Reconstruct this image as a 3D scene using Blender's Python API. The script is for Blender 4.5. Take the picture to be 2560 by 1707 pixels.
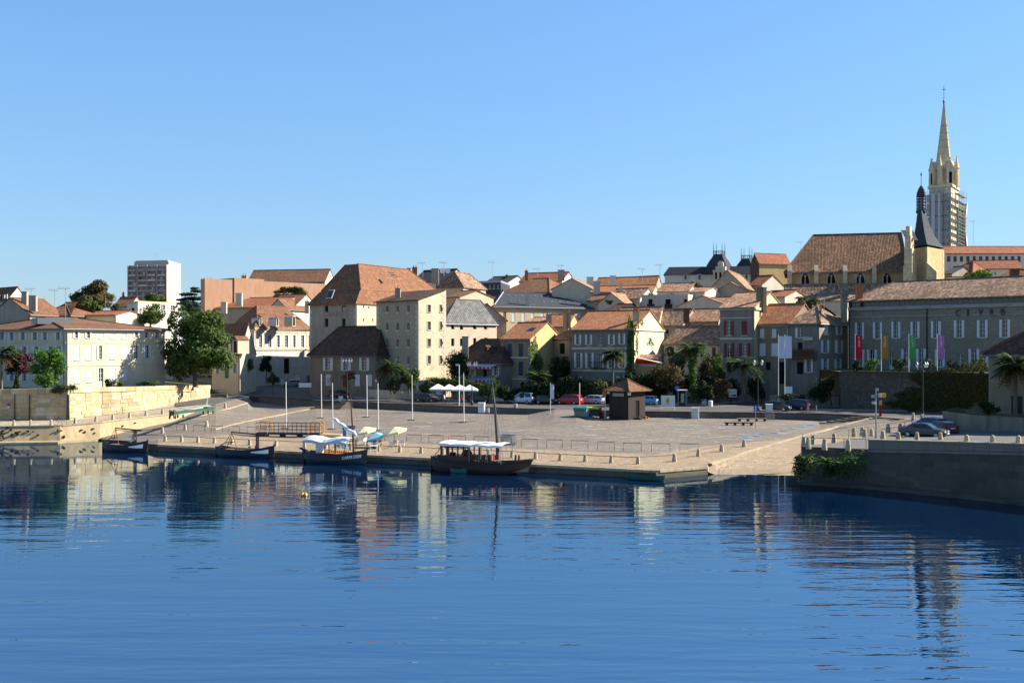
import bpy, bmesh, math, random
from mathutils import Vector, Matrix
R = math.radians
rnd = random.Random(7)
for o in list(bpy.data.objects): bpy.data.objects.remove(o)
scene = bpy.context.scene
COL = scene.collection

# ------------------------------------------------------------------ camera, sky, sun, exposure
F = 2800.0; CX = 1280.0; HZ = 865.0; CZ = 12.0      # focal length / horizon read off the photograph, eye 12 m over the river
cam = bpy.data.cameras.new('camera'); camo = bpy.data.objects.new('camera', cam); COL.objects.link(camo)
camo.location = (0, 0, CZ); camo.rotation_euler = (R(90), 0, 0)
cam.sensor_width = 36; cam.lens = 36 * F / 2560; cam.shift_y = 11.5 / 2560
cam.clip_start = 0.5; cam.clip_end = 20000
scene.camera = camo
SUN = Vector((0.975, 0.222, 0)).normalized(); EL = R(33)
sdir = Vector((SUN.x * math.cos(EL), SUN.y * math.cos(EL), math.sin(EL)))
w = bpy.data.worlds.new('World'); scene.world = w; w.use_nodes = True
nt = w.node_tree
sky = nt.nodes.new('ShaderNodeTexSky'); sky.sky_type = 'NISHITA'; sky.sun_disc = False
sky.sun_elevation = EL; sky.sun_rotation = math.atan2(SUN.x, SUN.y)
sky.altitude = 0; sky.air_density = 1.5; sky.dust_density = 0.0; sky.ozone_density = 10.0
# the camera's tone response and white balance on the sky as a whole
gm = nt.nodes.new('ShaderNodeGamma'); gm.inputs[1].default_value = .65
tn = nt.nodes.new('ShaderNodeMix'); tn.data_type = 'RGBA'; tn.blend_type = 'MULTIPLY'; tn.inputs[0].default_value = 1; tn.inputs[7].default_value = (.70, .88, 1.12, 1)
bg = nt.nodes['Background']; bg.inputs['Strength'].default_value = 0.091
nt.links.new(sky.outputs[0], gm.inputs[0]); nt.links.new(gm.outputs[0], tn.inputs[6]); nt.links.new(tn.outputs[2], bg.inputs['Color'])
sl = bpy.data.lights.new('sun', 'SUN'); sl.energy = 4.6; sl.angle = R(0.55); sl.color = (1.0, 0.925, 0.80)
so = bpy.data.objects.new('sun', sl); COL.objects.link(so)
so.rotation_euler = (-sdir).to_track_quat('-Z', 'Y').to_euler()
so.location = sdir * 300
vs = scene.view_settings; vs.view_transform = 'Standard'; vs.look = 'None'; vs.gamma = 1; vs.exposure = 1.7
vs.use_curve_mapping = False

# ------------------------------------------------------------------ helpers
def P(px, py, Y): return Vector(((px - CX) / F * Y, Y, CZ - (py - HZ) / F * Y))
def P2(px, Y): return Vector(((px - CX) / F * Y, Y))
def G(px, py, z):
    Y = F * (CZ - z) / (py - HZ); return Vector(((px - CX) / F * Y, Y, z))
def ZP(py, Y): return CZ - (py - HZ) / F * Y
def S(Y): return F / Y

class MB:
    def __init__(s): s.v = []; s.f = []; s.m = []
    def face(s, pts, m=0):
        i = len(s.v); s.v.extend([tuple(p) for p in pts]); s.f.append(tuple(range(i, i + len(pts)))); s.m.append(m)
    def box(s, c, d, m=0, rz=0.0, top=1.0):
        x, y, z = d[0] / 2, d[1] / 2, d[2] / 2; cs, sn = math.cos(rz), math.sin(rz); pp = []
        for sz, k in ((-1, 1.0), (1, top)):
            for sx, sy in ((-1, -1), (1, -1), (1, 1), (-1, 1)):
                a, b = sx * x * k, sy * y * k
                pp.append((c[0] + a * cs - b * sn, c[1] + a * sn + b * cs, c[2] + sz * z))
        i = len(s.v); s.v.extend(pp)
        for q in ((3, 2, 1, 0), (4, 5, 6, 7), (0, 1, 5, 4), (1, 2, 6, 5), (2, 3, 7, 6), (3, 0, 4, 7)):
            s.f.append(tuple(i + k for k in q)); s.m.append(m)
    def obox(s, o, u, v, n, m=0):            # corner o and three edge vectors
        o, u, v, n = Vector(o), Vector(u), Vector(v), Vector(n)
        pp = [o, o + u, o + u + v, o + v, o + n, o + u + n, o + u + v + n, o + v + n]
        fl = u.cross(v).dot(n) < 0
        i = len(s.v); s.v.extend([tuple(p) for p in pp])
        for q in ((3, 2, 1, 0), (4, 5, 6, 7), (0, 1, 5, 4), (1, 2, 6, 5), (2, 3, 7, 6), (3, 0, 4, 7)):
            q = q[::-1] if fl else q
            s.f.append(tuple(i + k for k in q)); s.m.append(m)
    def tube(s, pts, r, n=6, m=0, cap=True):
        pts = [Vector(p) for p in pts]; rr = r if isinstance(r, (list, tuple)) else [r] * len(pts)
        i0 = len(s.v); k = len(pts)
        for i, p in enumerate(pts):
            t = (pts[min(i + 1, k - 1)] - pts[max(i - 1, 0)])
            t = t.normalized() if t.length > 1e-6 else Vector((0, 0, 1))
            a = Vector((0, 0, 1)) if abs(t.z) < .9 else Vector((1, 0, 0))
            u = t.cross(a).normalized(); v = t.cross(u)
            for j in range(n):
                an = 2 * math.pi * j / n; s.v.append(tuple(p + (u * math.cos(an) + v * math.sin(an)) * rr[i]))
        for i in range(k - 1):
            for j in range(n):
                a = i0 + i * n + j; b = i0 + i * n + (j + 1) % n
                s.f.append((a, a + n, b + n, b)); s.m.append(m)
        if cap:
            s.f.append(tuple(i0 + j for j in range(n))); s.m.append(m)
            s.f.append(tuple(i0 + (k - 1) * n + j for j in range(n))[::-1]); s.m.append(m)
    def lathe(s, prof, c=(0, 0, 0), n=10, m=0):
        i0 = len(s.v); k = len(prof)
        for r, z in prof:
            for j in range(n):
                an = 2 * math.pi * j / n + math.pi / n; s.v.append((c[0] + r * math.cos(an), c[1] + r * math.sin(an), c[2] + z))
        for i in range(k - 1):
            for j in range(n):
                a = i0 + i * n + j; b = i0 + i * n + (j + 1) % n
                s.f.append((a, b, b + n, a + n)); s.m.append(m)
        s.f.append(tuple(i0 + j for j in range(n))[::-1]); s.m.append(m)
        s.f.append(tuple(i0 + (k - 1) * n + j for j in range(n))); s.m.append(m)
    def prism(s, poly, z0, z1, m=0):
        b = [(p[0], p[1], z0) for p in poly]; t = [(p[0], p[1], z1) for p in poly]; k = len(poly)
        s.face(b[::-1], m); s.face(t, m)
        for i in range(k): s.face([b[i], b[(i + 1) % k], t[(i + 1) % k], t[i]], m)
    def loft(s, rings, m=0, closed=False, cap=False):
        n = len(rings[0]); i0 = len(s.v)
        for r in rings: s.v.extend([tuple(p) for p in r])
        for i in range(len(rings) - 1):
            for j in range(n if closed else n - 1):
                a = i0 + i * n + j; b = i0 + i * n + (j + 1) % n
                s.f.append((a, b, b + n, a + n)); s.m.append(m)
        if cap:
            s.f.append(tuple(i0 + j for j in range(n))[::-1]); s.m.append(m)
            s.f.append(tuple(i0 + (len(rings) - 1) * n + j for j in range(n))); s.m.append(m)
    def build(s, name, mats, parent=None, uv=True, smooth=False, org=None, world=True):
        me = bpy.data.meshes.new(name)
        if not isinstance(mats, (list, tuple)): mats = [mats]
        off = Vector(org) if org is not None else (wloc(parent) if (parent and world) else Vector((0, 0, 0)))
        v = s.v if off.length == 0 else [(p[0] - off.x, p[1] - off.y, p[2] - off.z) for p in s.v]
        me.from_pydata(v, [], s.f)
        for k in mats: me.materials.append(k)
        if len(mats) > 1: me.polygons.foreach_set('material_index', s.m)
        if smooth: me.polygons.foreach_set('use_smooth', [True] * len(s.f))
        if uv:
            ul = me.uv_layers.new(name='UVMap'); dat = [0.0] * (2 * len(me.loops))
            for p in me.polygons:
                n = p.normal
                if abs(n.z) < .985:
                    u = Vector((-n.y, n.x, 0)).normalized(); vv = n.cross(u)
                    for li in p.loop_indices:
                        q = s.v[me.loops[li].vertex_index]
                        dat[2 * li] = q[0] * u.x + q[1] * u.y; dat[2 * li + 1] = q[0] * vv.x + q[1] * vv.y + q[2] * vv.z
                else:
                    for li in p.loop_indices:
                        q = s.v[me.loops[li].vertex_index]; dat[2 * li] = q[0]; dat[2 * li + 1] = q[1]
            ul.data.foreach_set('uv', dat)
        me.update()
        o = bpy.data.objects.new(name, me); COL.objects.link(o)
        if parent: o.parent = parent
        elif org is not None: o.location = off
        return o
WL = {}
def wloc(o):
    while o.parent: o = o.parent
    return WL.get(o.name, Vector(o.location))
def thing(name, label, cat, loc=(0, 0, 0), rz=0.0, group=None):
    o = bpy.data.objects.new(name, None); COL.objects.link(o); o.location = loc; o.rotation_euler = (0, 0, rz); o.empty_display_size = .3
    o['label'] = label; o['category'] = cat
    if group: o['group'] = group
    WL[o.name] = Vector(loc)
    return o
def tag(o, label, cat, group=None):
    o['label'] = label; o['category'] = cat
    if group: o['group'] = group
    return o
def struct(o): o['kind'] = 'structure'; return o
def stuff(o): o['kind'] = 'stuff'; return o
KIDS = {}
def dup(root, loc, rz=0.0, label=None, group=None, scale=None):
    def cp(o, par):
        c = o.copy(); COL.objects.link(c); c.parent = par
        for ch in o.children: cp(ch, c)
        return c
    r = cp(root, None); r.location = loc; r.rotation_euler = (0, 0, rz)
    if scale: r.scale = scale if isinstance(scale, (tuple, list)) else (scale,) * 3
    if label: r['label'] = label
    if group: r['group'] = group
    return r

# ------------------------------------------------------------------ materials
def mat(name, col, rough=.7, metal=0.0, spec=.3):
    m = bpy.data.materials.new(name); m.use_nodes = True; b = m.node_tree.nodes['Principled BSDF']
    b.inputs['Base Color'].default_value = (*col, 1); b.inputs['Roughness'].default_value = rough
    b.inputs['Metallic'].default_value = metal; b.inputs['Specular IOR Level'].default_value = spec
    return m
class NT:
    def __init__(s, m): s.t = m.node_tree; s.b = s.t.nodes['Principled BSDF']
    def n(s, ty, **kw):
        x = s.t.nodes.new(ty)
        for k, v in kw.items():
            if k in x.inputs: x.inputs[k].default_value = v
            else: setattr(x, k, v)
        return x
    def l(s, a, b): s.t.links.new(a, b)
    def coord(s, kind='Generated', sc=(1, 1, 1)):
        c = s.n('ShaderNodeTexCoord'); mp = s.n('ShaderNodeMapping'); mp.inputs['Scale'].default_value = sc
        s.l(c.outputs[kind], mp.inputs[0]); return mp.outputs[0]
    def pos(s, sc=(1, 1, 1)):
        c = s.n('ShaderNodeNewGeometry'); mp = s.n('ShaderNodeMapping'); mp.inputs['Scale'].default_value = sc
        s.l(c.outputs['Position'], mp.inputs[0]); return mp.outputs[0]
    def noise(s, vec, scale, detail=3, rough=.55):
        x = s.n('ShaderNodeTexNoise', Scale=scale, Detail=detail, Roughness=rough); s.l(vec, x.inputs['Vector']); return x.outputs['Fac']
    def ramp(s, fac, stops):
        x = s.n('ShaderNodeValToRGB'); e = x.color_ramp.elements
        while len(e) < len(stops): e.new(.5)
        for k, (p, c) in enumerate(stops): e[k].position = p; e[k].color = (*c, 1) if len(c) == 3 else c
        s.l(fac, x.inputs[0]); return x.outputs[0]
    def mix(s, fac, a, b, mode='MIX'):
        x = s.n('ShaderNodeMix', data_type='RGBA', blend_type=mode)
        for k, v in ((0, fac), (6, a), (7, b)):
            if isinstance(v, (int, float)): x.inputs[k].default_value = v
            elif isinstance(v, tuple): x.inputs[k].default_value = (*v, 1)
            else: s.l(v, x.inputs[k])
        return x.outputs[2]
    def math(s, op, a, b=0.0):
        x = s.n('ShaderNodeMath', operation=op)
        for k, v in ((0, a), (1, b)):
            if isinstance(v, (int, float)): x.inputs[k].default_value = v
            else: s.l(v, x.inputs[k])
        return x.outputs[0]
    def bump(s, h, st, dist=.05):
        x = s.n('ShaderNodeBump', Strength=st, Distance=dist); s.l(h, x.inputs['Height']); s.l(x.outputs[0], s.b.inputs['Normal'])
    def col(s, c): s.l(c, s.b.inputs['Base Color'])
def sc3(c, k): return tuple(min(1, x * k) for x in c)

def plaster(name, c, stain=.35, c2=None, rough=.9):
    m = mat(name, c, rough, 0, .15); t = NT(m); p = t.pos(); ps = t.pos((1, 1, .18))
    n1 = t.noise(p, .35, 5, .65); n2 = t.noise(ps, 1.3, 4); n3 = t.noise(p, 6, 3)
    c2 = c2 or sc3(c, .62)
    a = t.mix(t.ramp(n1, [(.38, (0, 0, 0)), (.68, (1, 1, 1))]), c, c2)
    a = t.mix(t.math('MULTIPLY', t.ramp(n2, [(.46, (0, 0, 0)), (.7, (1, 1, 1))]), stain), a, sc3(c, .45))
    a = t.mix(.25, a, t.ramp(n3, [(.3, sc3(c, .7)), (.7, sc3(c, 1.15))]))
    t.col(a); t.bump(n3, .3, .03)
    return m
def rubble(name, c1, c2, c3, sc=1.4, mortar=.16):
    m = mat(name, c1, .95, 0, .1); t = NT(m); u = t.coord('UV', (1.0, 1.7, 1))
    v = t.n('ShaderNodeTexVoronoi', Scale=sc, feature='F1'); t.l(u, v.inputs['Vector'])
    e = t.n('ShaderNodeTexVoronoi', Scale=sc, feature='DISTANCE_TO_EDGE'); t.l(u, e.inputs['Vector'])
    sep = t.n('ShaderNodeSeparateColor'); t.l(v.outputs['Color'], sep.inputs[0])
    a = t.ramp(sep.outputs[0], [(.0, c1), (.45, c2), (.8, c3), (1, sc3(c1, 1.1))])
    n1 = t.noise(t.pos(), .22, 4, .6)
    a = t.mix(t.ramp(n1, [(.42, (0, 0, 0)), (.62, (.8, .8, .8))]), a, c2)
    ed = t.ramp(e.outputs['Distance'], [(0, (1, 1, 1)), (mortar, (0, 0, 0))])
    a = t.mix(t.math('MULTIPLY', ed, .35), a, sc3(c2, .72))
    t.col(a); t.bump(e.outputs['Distance'], .5, .06)
    return m
def ashlar(name, c, bw=.9, bh=.35, var=.3, mort=.6):
    m = mat(name, c, .9, 0, .15); t = NT(m); u = t.coord('UV')
    b = t.n('ShaderNodeTexBrick', Scale=1.0); b.inputs['Brick Width'].default_value = bw; b.inputs['Row Height'].default_value = bh
    b.inputs['Mortar Size'].default_value = .012; b.inputs['Bias'].default_value = 0
    b.inputs['Color1'].default_value = (*sc3(c, 1 + var * .5), 1); b.inputs['Color2'].default_value = (*sc3(c, 1 - var), 1); b.inputs['Mortar'].default_value = (*sc3(c, mort), 1)
    t.l(u, b.inputs['Vector']); n1 = t.noise(t.pos((1, 1, .4)), .5, 5, .65); n2 = t.noise(t.pos(), 5, 3)
    a = t.mix(t.ramp(n1, [(.45, (0, 0, 0)), (.75, (.7, .7, .7))]), b.outputs['Color'], sc3(c, .5))
    a = t.mix(.2, a, t.ramp(n2, [(.3, sc3(c, .7)), (.7, sc3(c, 1.2))]))
    t.col(a); t.bump(b.outputs['Fac'], -.3, .03)
    return m
def tiles(name, c1, c2, c3, dirt=(.07, .05, .035), amt=.5, cu=.24, rv=.38):
    m = mat(name, c1, .9, 0, .15); t = NT(m); uv = t.coord('UV')
    sp = t.n('ShaderNodeSeparateXYZ'); t.l(uv, sp.inputs[0])
    fu = t.math('FLOOR', t.math('DIVIDE', sp.outputs[0], cu)); fv = t.math('FLOOR', t.math('DIVIDE', sp.outputs[1], rv))
    cb = t.n('ShaderNodeCombineXYZ'); t.l(fu, cb.inputs[0]); t.l(fv, cb.inputs[1])
    wn = t.n('ShaderNodeTexWhiteNoise', noise_dimensions='2D'); t.l(cb.outputs[0], wn.inputs['Vector'])
    cl = t.n('ShaderNodeMapping'); cl.inputs['Scale'].default_value = (.5, 1.1, 1); t.l(uv, cl.inputs[0])
    ns = t.noise(cl.outputs[0], 1.2, 4, .7)
    f = t.math('ADD', t.math('MULTIPLY', wn.outputs[0], .46), t.math('MULTIPLY', ns, .62))
    a = t.ramp(f, [(.22, sc3(c2, .75)), (.42, c2), (.6, c1), (.82, c3)])
    n1 = t.noise(t.pos(), .16, 5, .7)
    a = t.mix(t.math('MULTIPLY', t.ramp(n1, [(.44, (0, 0, 0)), (.66, (1, 1, 1))]), amt), a, dirt)
    su = t.math('SINE', t.math('MULTIPLY', sp.outputs[0], 2 * math.pi / cu))
    fr = t.math('FRACT', t.math('DIVIDE', sp.outputs[1], rv))
    h = t.math('ADD', t.math('MULTIPLY', su, .5), t.math('MULTIPLY', fr, -.6))
    t.col(a); t.bump(h, .8, .06)
    return m
def rough_metal(name, c, r=.45, met=.0): return mat(name, c, r, met, .5)
def leafmat(name, cols, rough=.7):
    m = mat(name, cols[0], rough, 0, .2); t = NT(m); g = t.n('ShaderNodeNewGeometry')
    n1 = t.noise(t.pos(), .5, 3); f = t.math('ADD', t.math('MULTIPLY', g.outputs['Random Per Island'], .7), t.math('MULTIPLY', n1, .45))
    k = len(cols); a = t.ramp(f, [(.2 + .65 * i / (k - 1), cols[i]) for i in range(k)]); t.col(a)
    tr = t.n('ShaderNodeBsdfTranslucent'); t.l(a, tr.inputs[0]); ms = t.n('ShaderNodeMixShader', Fac=.3)
    t.l(t.b.outputs[0], ms.inputs[1]); t.l(tr.outputs[0], ms.inputs[2]); t.l(ms.outputs[0], t.t.nodes['Material Output'].inputs[0])
    return m
def woodmat(name, c, sc=(1, 1, .08), rough=.75):
    m = mat(name, c, rough, 0, .3); t = NT(m); n = t.noise(t.coord('Object', sc), 9, 4, .6)
    t.col(t.ramp(n, [(.3, sc3(c, .6)), (.7, sc3(c, 1.35))])); t.bump(n, .3, .01); return m

M = {}
M['cream'] = plaster('cream_limestone', (.68, .60, .45), .22, (.62, .5, .32))
M['white'] = plaster('white_render', (.70, .65, .54), .2, (.62, .56, .46))
M['offwhite'] = plaster('pale_render', (.58, .53, .44), .35, (.5, .44, .34))
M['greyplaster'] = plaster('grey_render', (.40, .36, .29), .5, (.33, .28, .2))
M['ochre'] = plaster('ochre_render', (.55, .42, .22), .35, (.5, .34, .15))
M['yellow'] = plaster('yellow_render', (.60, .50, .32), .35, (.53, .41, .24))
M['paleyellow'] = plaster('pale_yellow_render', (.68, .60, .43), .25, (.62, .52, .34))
M['orangewall'] = plaster('orange_brick_wall', (.47, .29, .2), .35, (.42, .24, .15))
M['brickpink'] = rubble('weathered_brick', (.50, .32, .23), (.55, .42, .32), (.44, .25, .16), 2.2)
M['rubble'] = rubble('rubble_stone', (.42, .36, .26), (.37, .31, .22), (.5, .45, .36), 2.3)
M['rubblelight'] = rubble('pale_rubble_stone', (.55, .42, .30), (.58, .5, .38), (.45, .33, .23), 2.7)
M['rubbledark'] = rubble('dark_rubble_stone', (.12, .105, .08), (.09, .08, .06), (.17, .15, .12), 2.8)
M['shadegrey'] = plaster('shade_grey_weathered_render', (.25, .23, .2), .6, (.19, .17, .15))  # shade of the unlit fronts is put into this grey, besides real stains
M['shadestone'] = plaster('shade_toned_stone_front', (.28, .24, .17), .6, (.22, .18, .13))  # stone colour lowered to carry the shade of the unlit fronts
M['quoin'] = ashlar('dressed_limestone', (.62, .55, .42), 3, 3, .1, .95)
M['stonewall'] = ashlar('garden_wall_stone', (.55, .43, .26), .8, .3, .35)
M['church'] = rubble('church_stone', (.60, .43, .23), (.56, .40, .22), (.48, .32, .16), 1.3)
M['churchash'] = ashlar('church_ashlar', (.66, .54, .34), .8, .4, .25, .8)
M['spire'] = ashlar('spire_limestone', (.72, .6, .40), .9, .5, .12, .85)
M['concrete'] = plaster('concrete', (.42, .4, .36), .4)
M['hwhite'] = plaster('tower_white_panel', (.74, .71, .66), .1)
M['hpink'] = mat('tower_pink_concrete', (.5, .38, .32), .9)
M['t_orange'] = tiles('orange_tiles', (.40, .175, .09), (.32, .13, .065), (.48, .26, .145), (.18, .09, .05), .5)
M['t_red'] = tiles('red_tiles', (.33, .13, .075), (.27, .1, .055), (.38, .18, .11), (.14, .07, .045), .5)
M['t_brown'] = tiles('brown_tiles', (.22, .115, .068), (.17, .085, .05), (.28, .16, .1), (.10, .055, .035), .45)
M['t_dark'] = tiles('dark_brown_tiles', (.115, .066, .046), (.085, .05, .036), (.155, .095, .068), (.05, .033, .025), .5)
M['t_rust'] = tiles('rust_tiles', (.25, .125, .075), (.205, .095, .055), (.30, .17, .105), (.14, .08, .05), .6)
M['t_mix'] = tiles('mixed_canal_tiles', (.33, .205, .13), (.2, .12, .08), (.5, .36, .25), (.13, .085, .058), .55, .3, .5)
M['t_mixo'] = tiles('mixed_orange_canal_tiles', (.40, .23, .14), (.28, .15, .09), (.54, .37, .25), (.17, .095, .06), .45, .3, .5)
M['t_church'] = tiles('old_church_tiles', (.27, .14, .08), (.18, .1, .06), (.4, .24, .14), (.12, .08, .05), .6, .3, .5)
M['slate'] = tiles('slate', (.055, .062, .075), (.045, .05, .062), (.075, .08, .09), (.06, .055, .05), .3, .3, .25)
M['greyslate'] = tiles('weathered_slate', (.16, .155, .15), (.12, .118, .115), (.22, .21, .2), (.1, .1, .095), .4, .5, .4)
M['lead'] = mat('lead_sheet', (.3, .32, .34), .5, .3)
M['glass'] = mat('window_glass', (.012, .015, .02), .08, 0, .5)
M['dark'] = mat('dark_interior', (.015, .013, .012), .9, 0, .1)
M['frame'] = mat('white_window_frame', (.62, .61, .58), .6)
M['shutter'] = mat('white_shutter', (.66, .66, .66), .65)
M['shutter_cream'] = mat('cream_shutter', (.72, .69, .6), .65)
M['shutter_red'] = mat('red_shutter', (.16, .025, .025), .6)
M['shutter_blue'] = mat('blue_shutter', (.03, .05, .09), .6)
M['woodbrown'] = woodmat('brown_wood', (.12, .06, .035))
M['doorgreen'] = mat('green_door', (.015, .09, .06), .5)
M['zinc'] = mat('zinc_gutter', (.22, .23, .24), .5, .5)
M['terracotta'] = mat('terracotta', (.42, .16, .08), .85)
M['iron'] = mat('black_iron', (.02, .02, .022), .5, .3)
M['white_paint'] = mat('white_paint', (.8, .8, .78), .5)
M['steel'] = mat('galvanised_steel', (.35, .36, .37), .4, .7)
M['black_paint'] = mat('black_paint', (.016, .016, .018), .45)
# ------------------------------------------------------------------ building tools
class Face:
    def __init__(s, A, B):
        s.A = Vector(A[:2]); s.B = Vector(B[:2]); d = s.B - s.A; s.L = d.length; s.u = d / s.L; s.n = Vector((s.u.y, -s.u.x))
    def uz(s, px, py):
        dx = (px - CX) / F; t = s.A.dot(s.n) / (dx * s.n.x + s.n.y)
        return (Vector((t * dx, t)) - s.A).dot(s.u), CZ - (py - HZ) / F * t
    def pt(s, u, z, out=0.0):
        q = s.A + s.u * u + s.n * out; return Vector((q.x, q.y, z))
    @property
    def u3(s): return Vector((s.u.x, s.u.y, 0))
    @property
    def n3(s): return Vector((s.n.x, s.n.y, 0))
def slab(mb, f, u0, u1, z0, z1, o0, o1, m=0):          # a box on a face, from depth o0 to o1 (outwards)
    mb.obox(f.pt(u0, z0, o0), f.u3 * (u1 - u0), Vector((0, 0, z1 - z0)), f.n3 * (o1 - o0), m)
def wall_face(mb, f, z0, z1, holes, rev=.22, m=0):
    us = sorted({0.0, f.L} | {h[0] for h in holes} | {h[1] for h in holes}); us = [u for u in us if -1e-6 <= u <= f.L + 1e-6]
    zs = sorted({z0, z1} | {h[2] for h in holes} | {h[3] for h in holes}); zs = [z for z in zs if z0 - 1e-6 <= z <= z1 + 1e-6]
    for i in range(len(us) - 1):
        run = None
        for j in range(len(zs) - 1):
            cu, cz = (us[i] + us[i + 1]) / 2, (zs[j] + zs[j + 1]) / 2
            solid = not any(h[0] < cu < h[1] and h[2] < cz < h[3] for h in holes)
            if solid: mb.face([f.pt(us[i], zs[j]), f.pt(us[i + 1], zs[j]), f.pt(us[i + 1], zs[j + 1]), f.pt(us[i], zs[j + 1])], m)
    for (a, b, c, d) in [h[:4] for h in holes]:
        p = lambda u, z, o: f.pt(u, z, o)
        mb.face([p(a, c, 0), p(a, d, 0), p(a, d, -rev), p(a, c, -rev)][::-1], m)
        mb.face([p(b, c, 0), p(b, d, 0), p(b, d, -rev), p(b, c, -rev)], m)
        mb.face([p(a, d, 0), p(b, d, 0), p(b, d, -rev), p(a, d, -rev)][::-1], m)
        mb.face([p(a, c, 0), p(b, c, 0), p(b, c, -rev), p(a, c, -rev)], m)
def window_parts(root, f, h, style, sm='shutter', rev=.2, fm='frame', sill=None):
    a, b, c, d = h; W = b - a; H = d - c; fr = M[fm] if isinstance(fm, str) else fm; shm = M[sm]
    if style in ('hole', 'louvre'):
        mb = MB(); mb.face([f.pt(a, c, -rev + .004), f.pt(b, c, -rev + .004), f.pt(b, d, -rev + .004), f.pt(a, d, -rev + .004)])
        mb.build('opening', M['dark'], root)
        return
    if style != 'cl':
        mb = MB(); t = min(.07, W * .08); o0, o1 = -rev, -rev + .07
        slab(mb, f, a, a + t, c, d, o0, o1); slab(mb, f, b - t, b, c, d, o0, o1); slab(mb, f, a + t, b - t, c, c + t, o0, o1); slab(mb, f, a + t, b - t, d - t, d, o0, o1)
        if style != 'plain':
            slab(mb, f, (a + b) / 2 - t * .7, (a + b) / 2 + t * .7, c + t, d - t, o0, o1 + .01)
            nb = 3 if H > 1.9 else 2 if H > 1.1 else 1
            for k in range(1, nb + 1):
                z = c + H * k / (nb + 1); slab(mb, f, a + t, b - t, z - t * .35, z + t * .35, o0, o1 - .005)
        if style == 'door': slab(mb, f, a + t, b - t, c + t, c + H * .35, o0, o1 - .02)
        wo = mb.build('door' if style == 'door' else 'window', fr, root)
        pm = MB(); pm.face([f.pt(a, c, -rev + .02), f.pt(b, c, -rev + .02), f.pt(b, d, -rev + .02), f.pt(a, d, -rev + .02)])
        pm.build('pane', M['glass'], wo)
    if style in ('sh', 'halfl', 'halfr', 'win', 'cl') and H > .9:
        mb = MB(); slab(mb, f, a - .08, b + .08, c - .13, c, -.02, .09); mb.build('sill', sill or M['quoin'], root)
    def leaf(u0, u1, o0, o1):
        mb = MB(); slab(mb, f, u0, u1, c, d, o0, o1); 
        for k in range(3): slab(mb, f, u0 + .04, u1 - .04, c + H * (.08 + .30 * k), c + H * (.10 + .30 * k), o1, o1 + .018)
        mb.build('shutter', shm, root)
    sw = W * .5
    if style in ('sh', 'halfl'): leaf(a - sw - .02, a - .02, .02, .07)
    if style in ('sh', 'halfr'): leaf(b + .02, b + sw + .02, .02, .07)
    if style == 'cl': leaf(a + .01, (a + b) / 2 - .012, -rev + .1, -rev + .15); leaf((a + b) / 2 + .012, b - .01, -rev + .1, -rev + .15); \
        MBd(root, f, h, rev)
def MBd(root, f, h, rev):
    a, b, c, d = h; mb = MB(); mb.face([f.pt(a, c, -rev), f.pt(b, c, -rev), f.pt(b, d, -rev), f.pt(a, d, -rev)]); mb.build('opening', M['dark'], root)
def face_windows(root, f, wins, sm, rev=.2, fm='frame'):
    holes = []
    for wv in wins:
        px, y0, y1, wp, st = wv[:5]; s2 = wv[5] if len(wv) > 5 else sm
        u0, _ = f.uz(px - wp / 2, (y0 + y1) / 2); u1, _ = f.uz(px + wp / 2, (y0 + y1) / 2); _, za = f.uz(px, y1); _, zb = f.uz(px, y0)
        u0 = max(u0, .05); u1 = min(u1, f.L - .05)
        if u1 - u0 < .15: continue
        h = (u0, u1, za, zb); holes.append(h); window_parts(root, f, h, st, s2, rev, fm)
    return holes
def roof_build(root, polys, m, thick=.16, ridges=(), rm=None, name='roof'):
    mb = MB(); dn = Vector((0, 0, -thick)); edges = {}
    key = lambda p: (round(p[0], 3), round(p[1], 3), round(p[2], 3))
    for pl in polys:
        pl = [Vector(p) for p in pl]; mb.face(pl); mb.face([p + dn for p in pl][::-1])
        for i in range(len(pl)):
            k = tuple(sorted((key(pl[i]), key(pl[(i + 1) % len(pl)])))); edges.setdefault(k, []).append((pl[i], pl[(i + 1) % len(pl)]))
    for k, e in edges.items():
        if len(e) == 1: a, b = e[0]; mb.face([a + dn, b + dn, b, a])
    o = mb.build(name, m, root)
    if ridges:
        rb = MB()
        for a, b in ridges:
            a, b = Vector(a), Vector(b); rb.tube([a + Vector((0, 0, .02)), b + Vector((0, 0, .02))], .12, 6)
        rb.build('ridge_tiles', rm or m, o)
    return o
def chimney(root, p, w=.8, d=.6, h=1.6, m=None, pots=2, rz=0.0, below=1.2):
    mb = MB(); mb.box((p[0], p[1], p[2] + (h - below) / 2), (w, d, h + below), 0, rz); mb.box((p[0], p[1], p[2] + h + .06), (w + .16, d + .16, .12), 0, rz)
    o = mb.build('chimney', m or M['ochre'], root)
    if pots:
        pb = MB()
        for k in range(pots):
            x = (k - (pots - 1) / 2) * w / max(pots, 1); pb.lathe([(.12, 0), (.1, .45), (.13, .5)], (p[0] + x * math.cos(rz), p[1] + x * math.sin(rz), p[2] + h + .12), 7)
        pb.build('chimney_pot', M['terracotta'], o)
    return o
class Bld: pass
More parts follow.
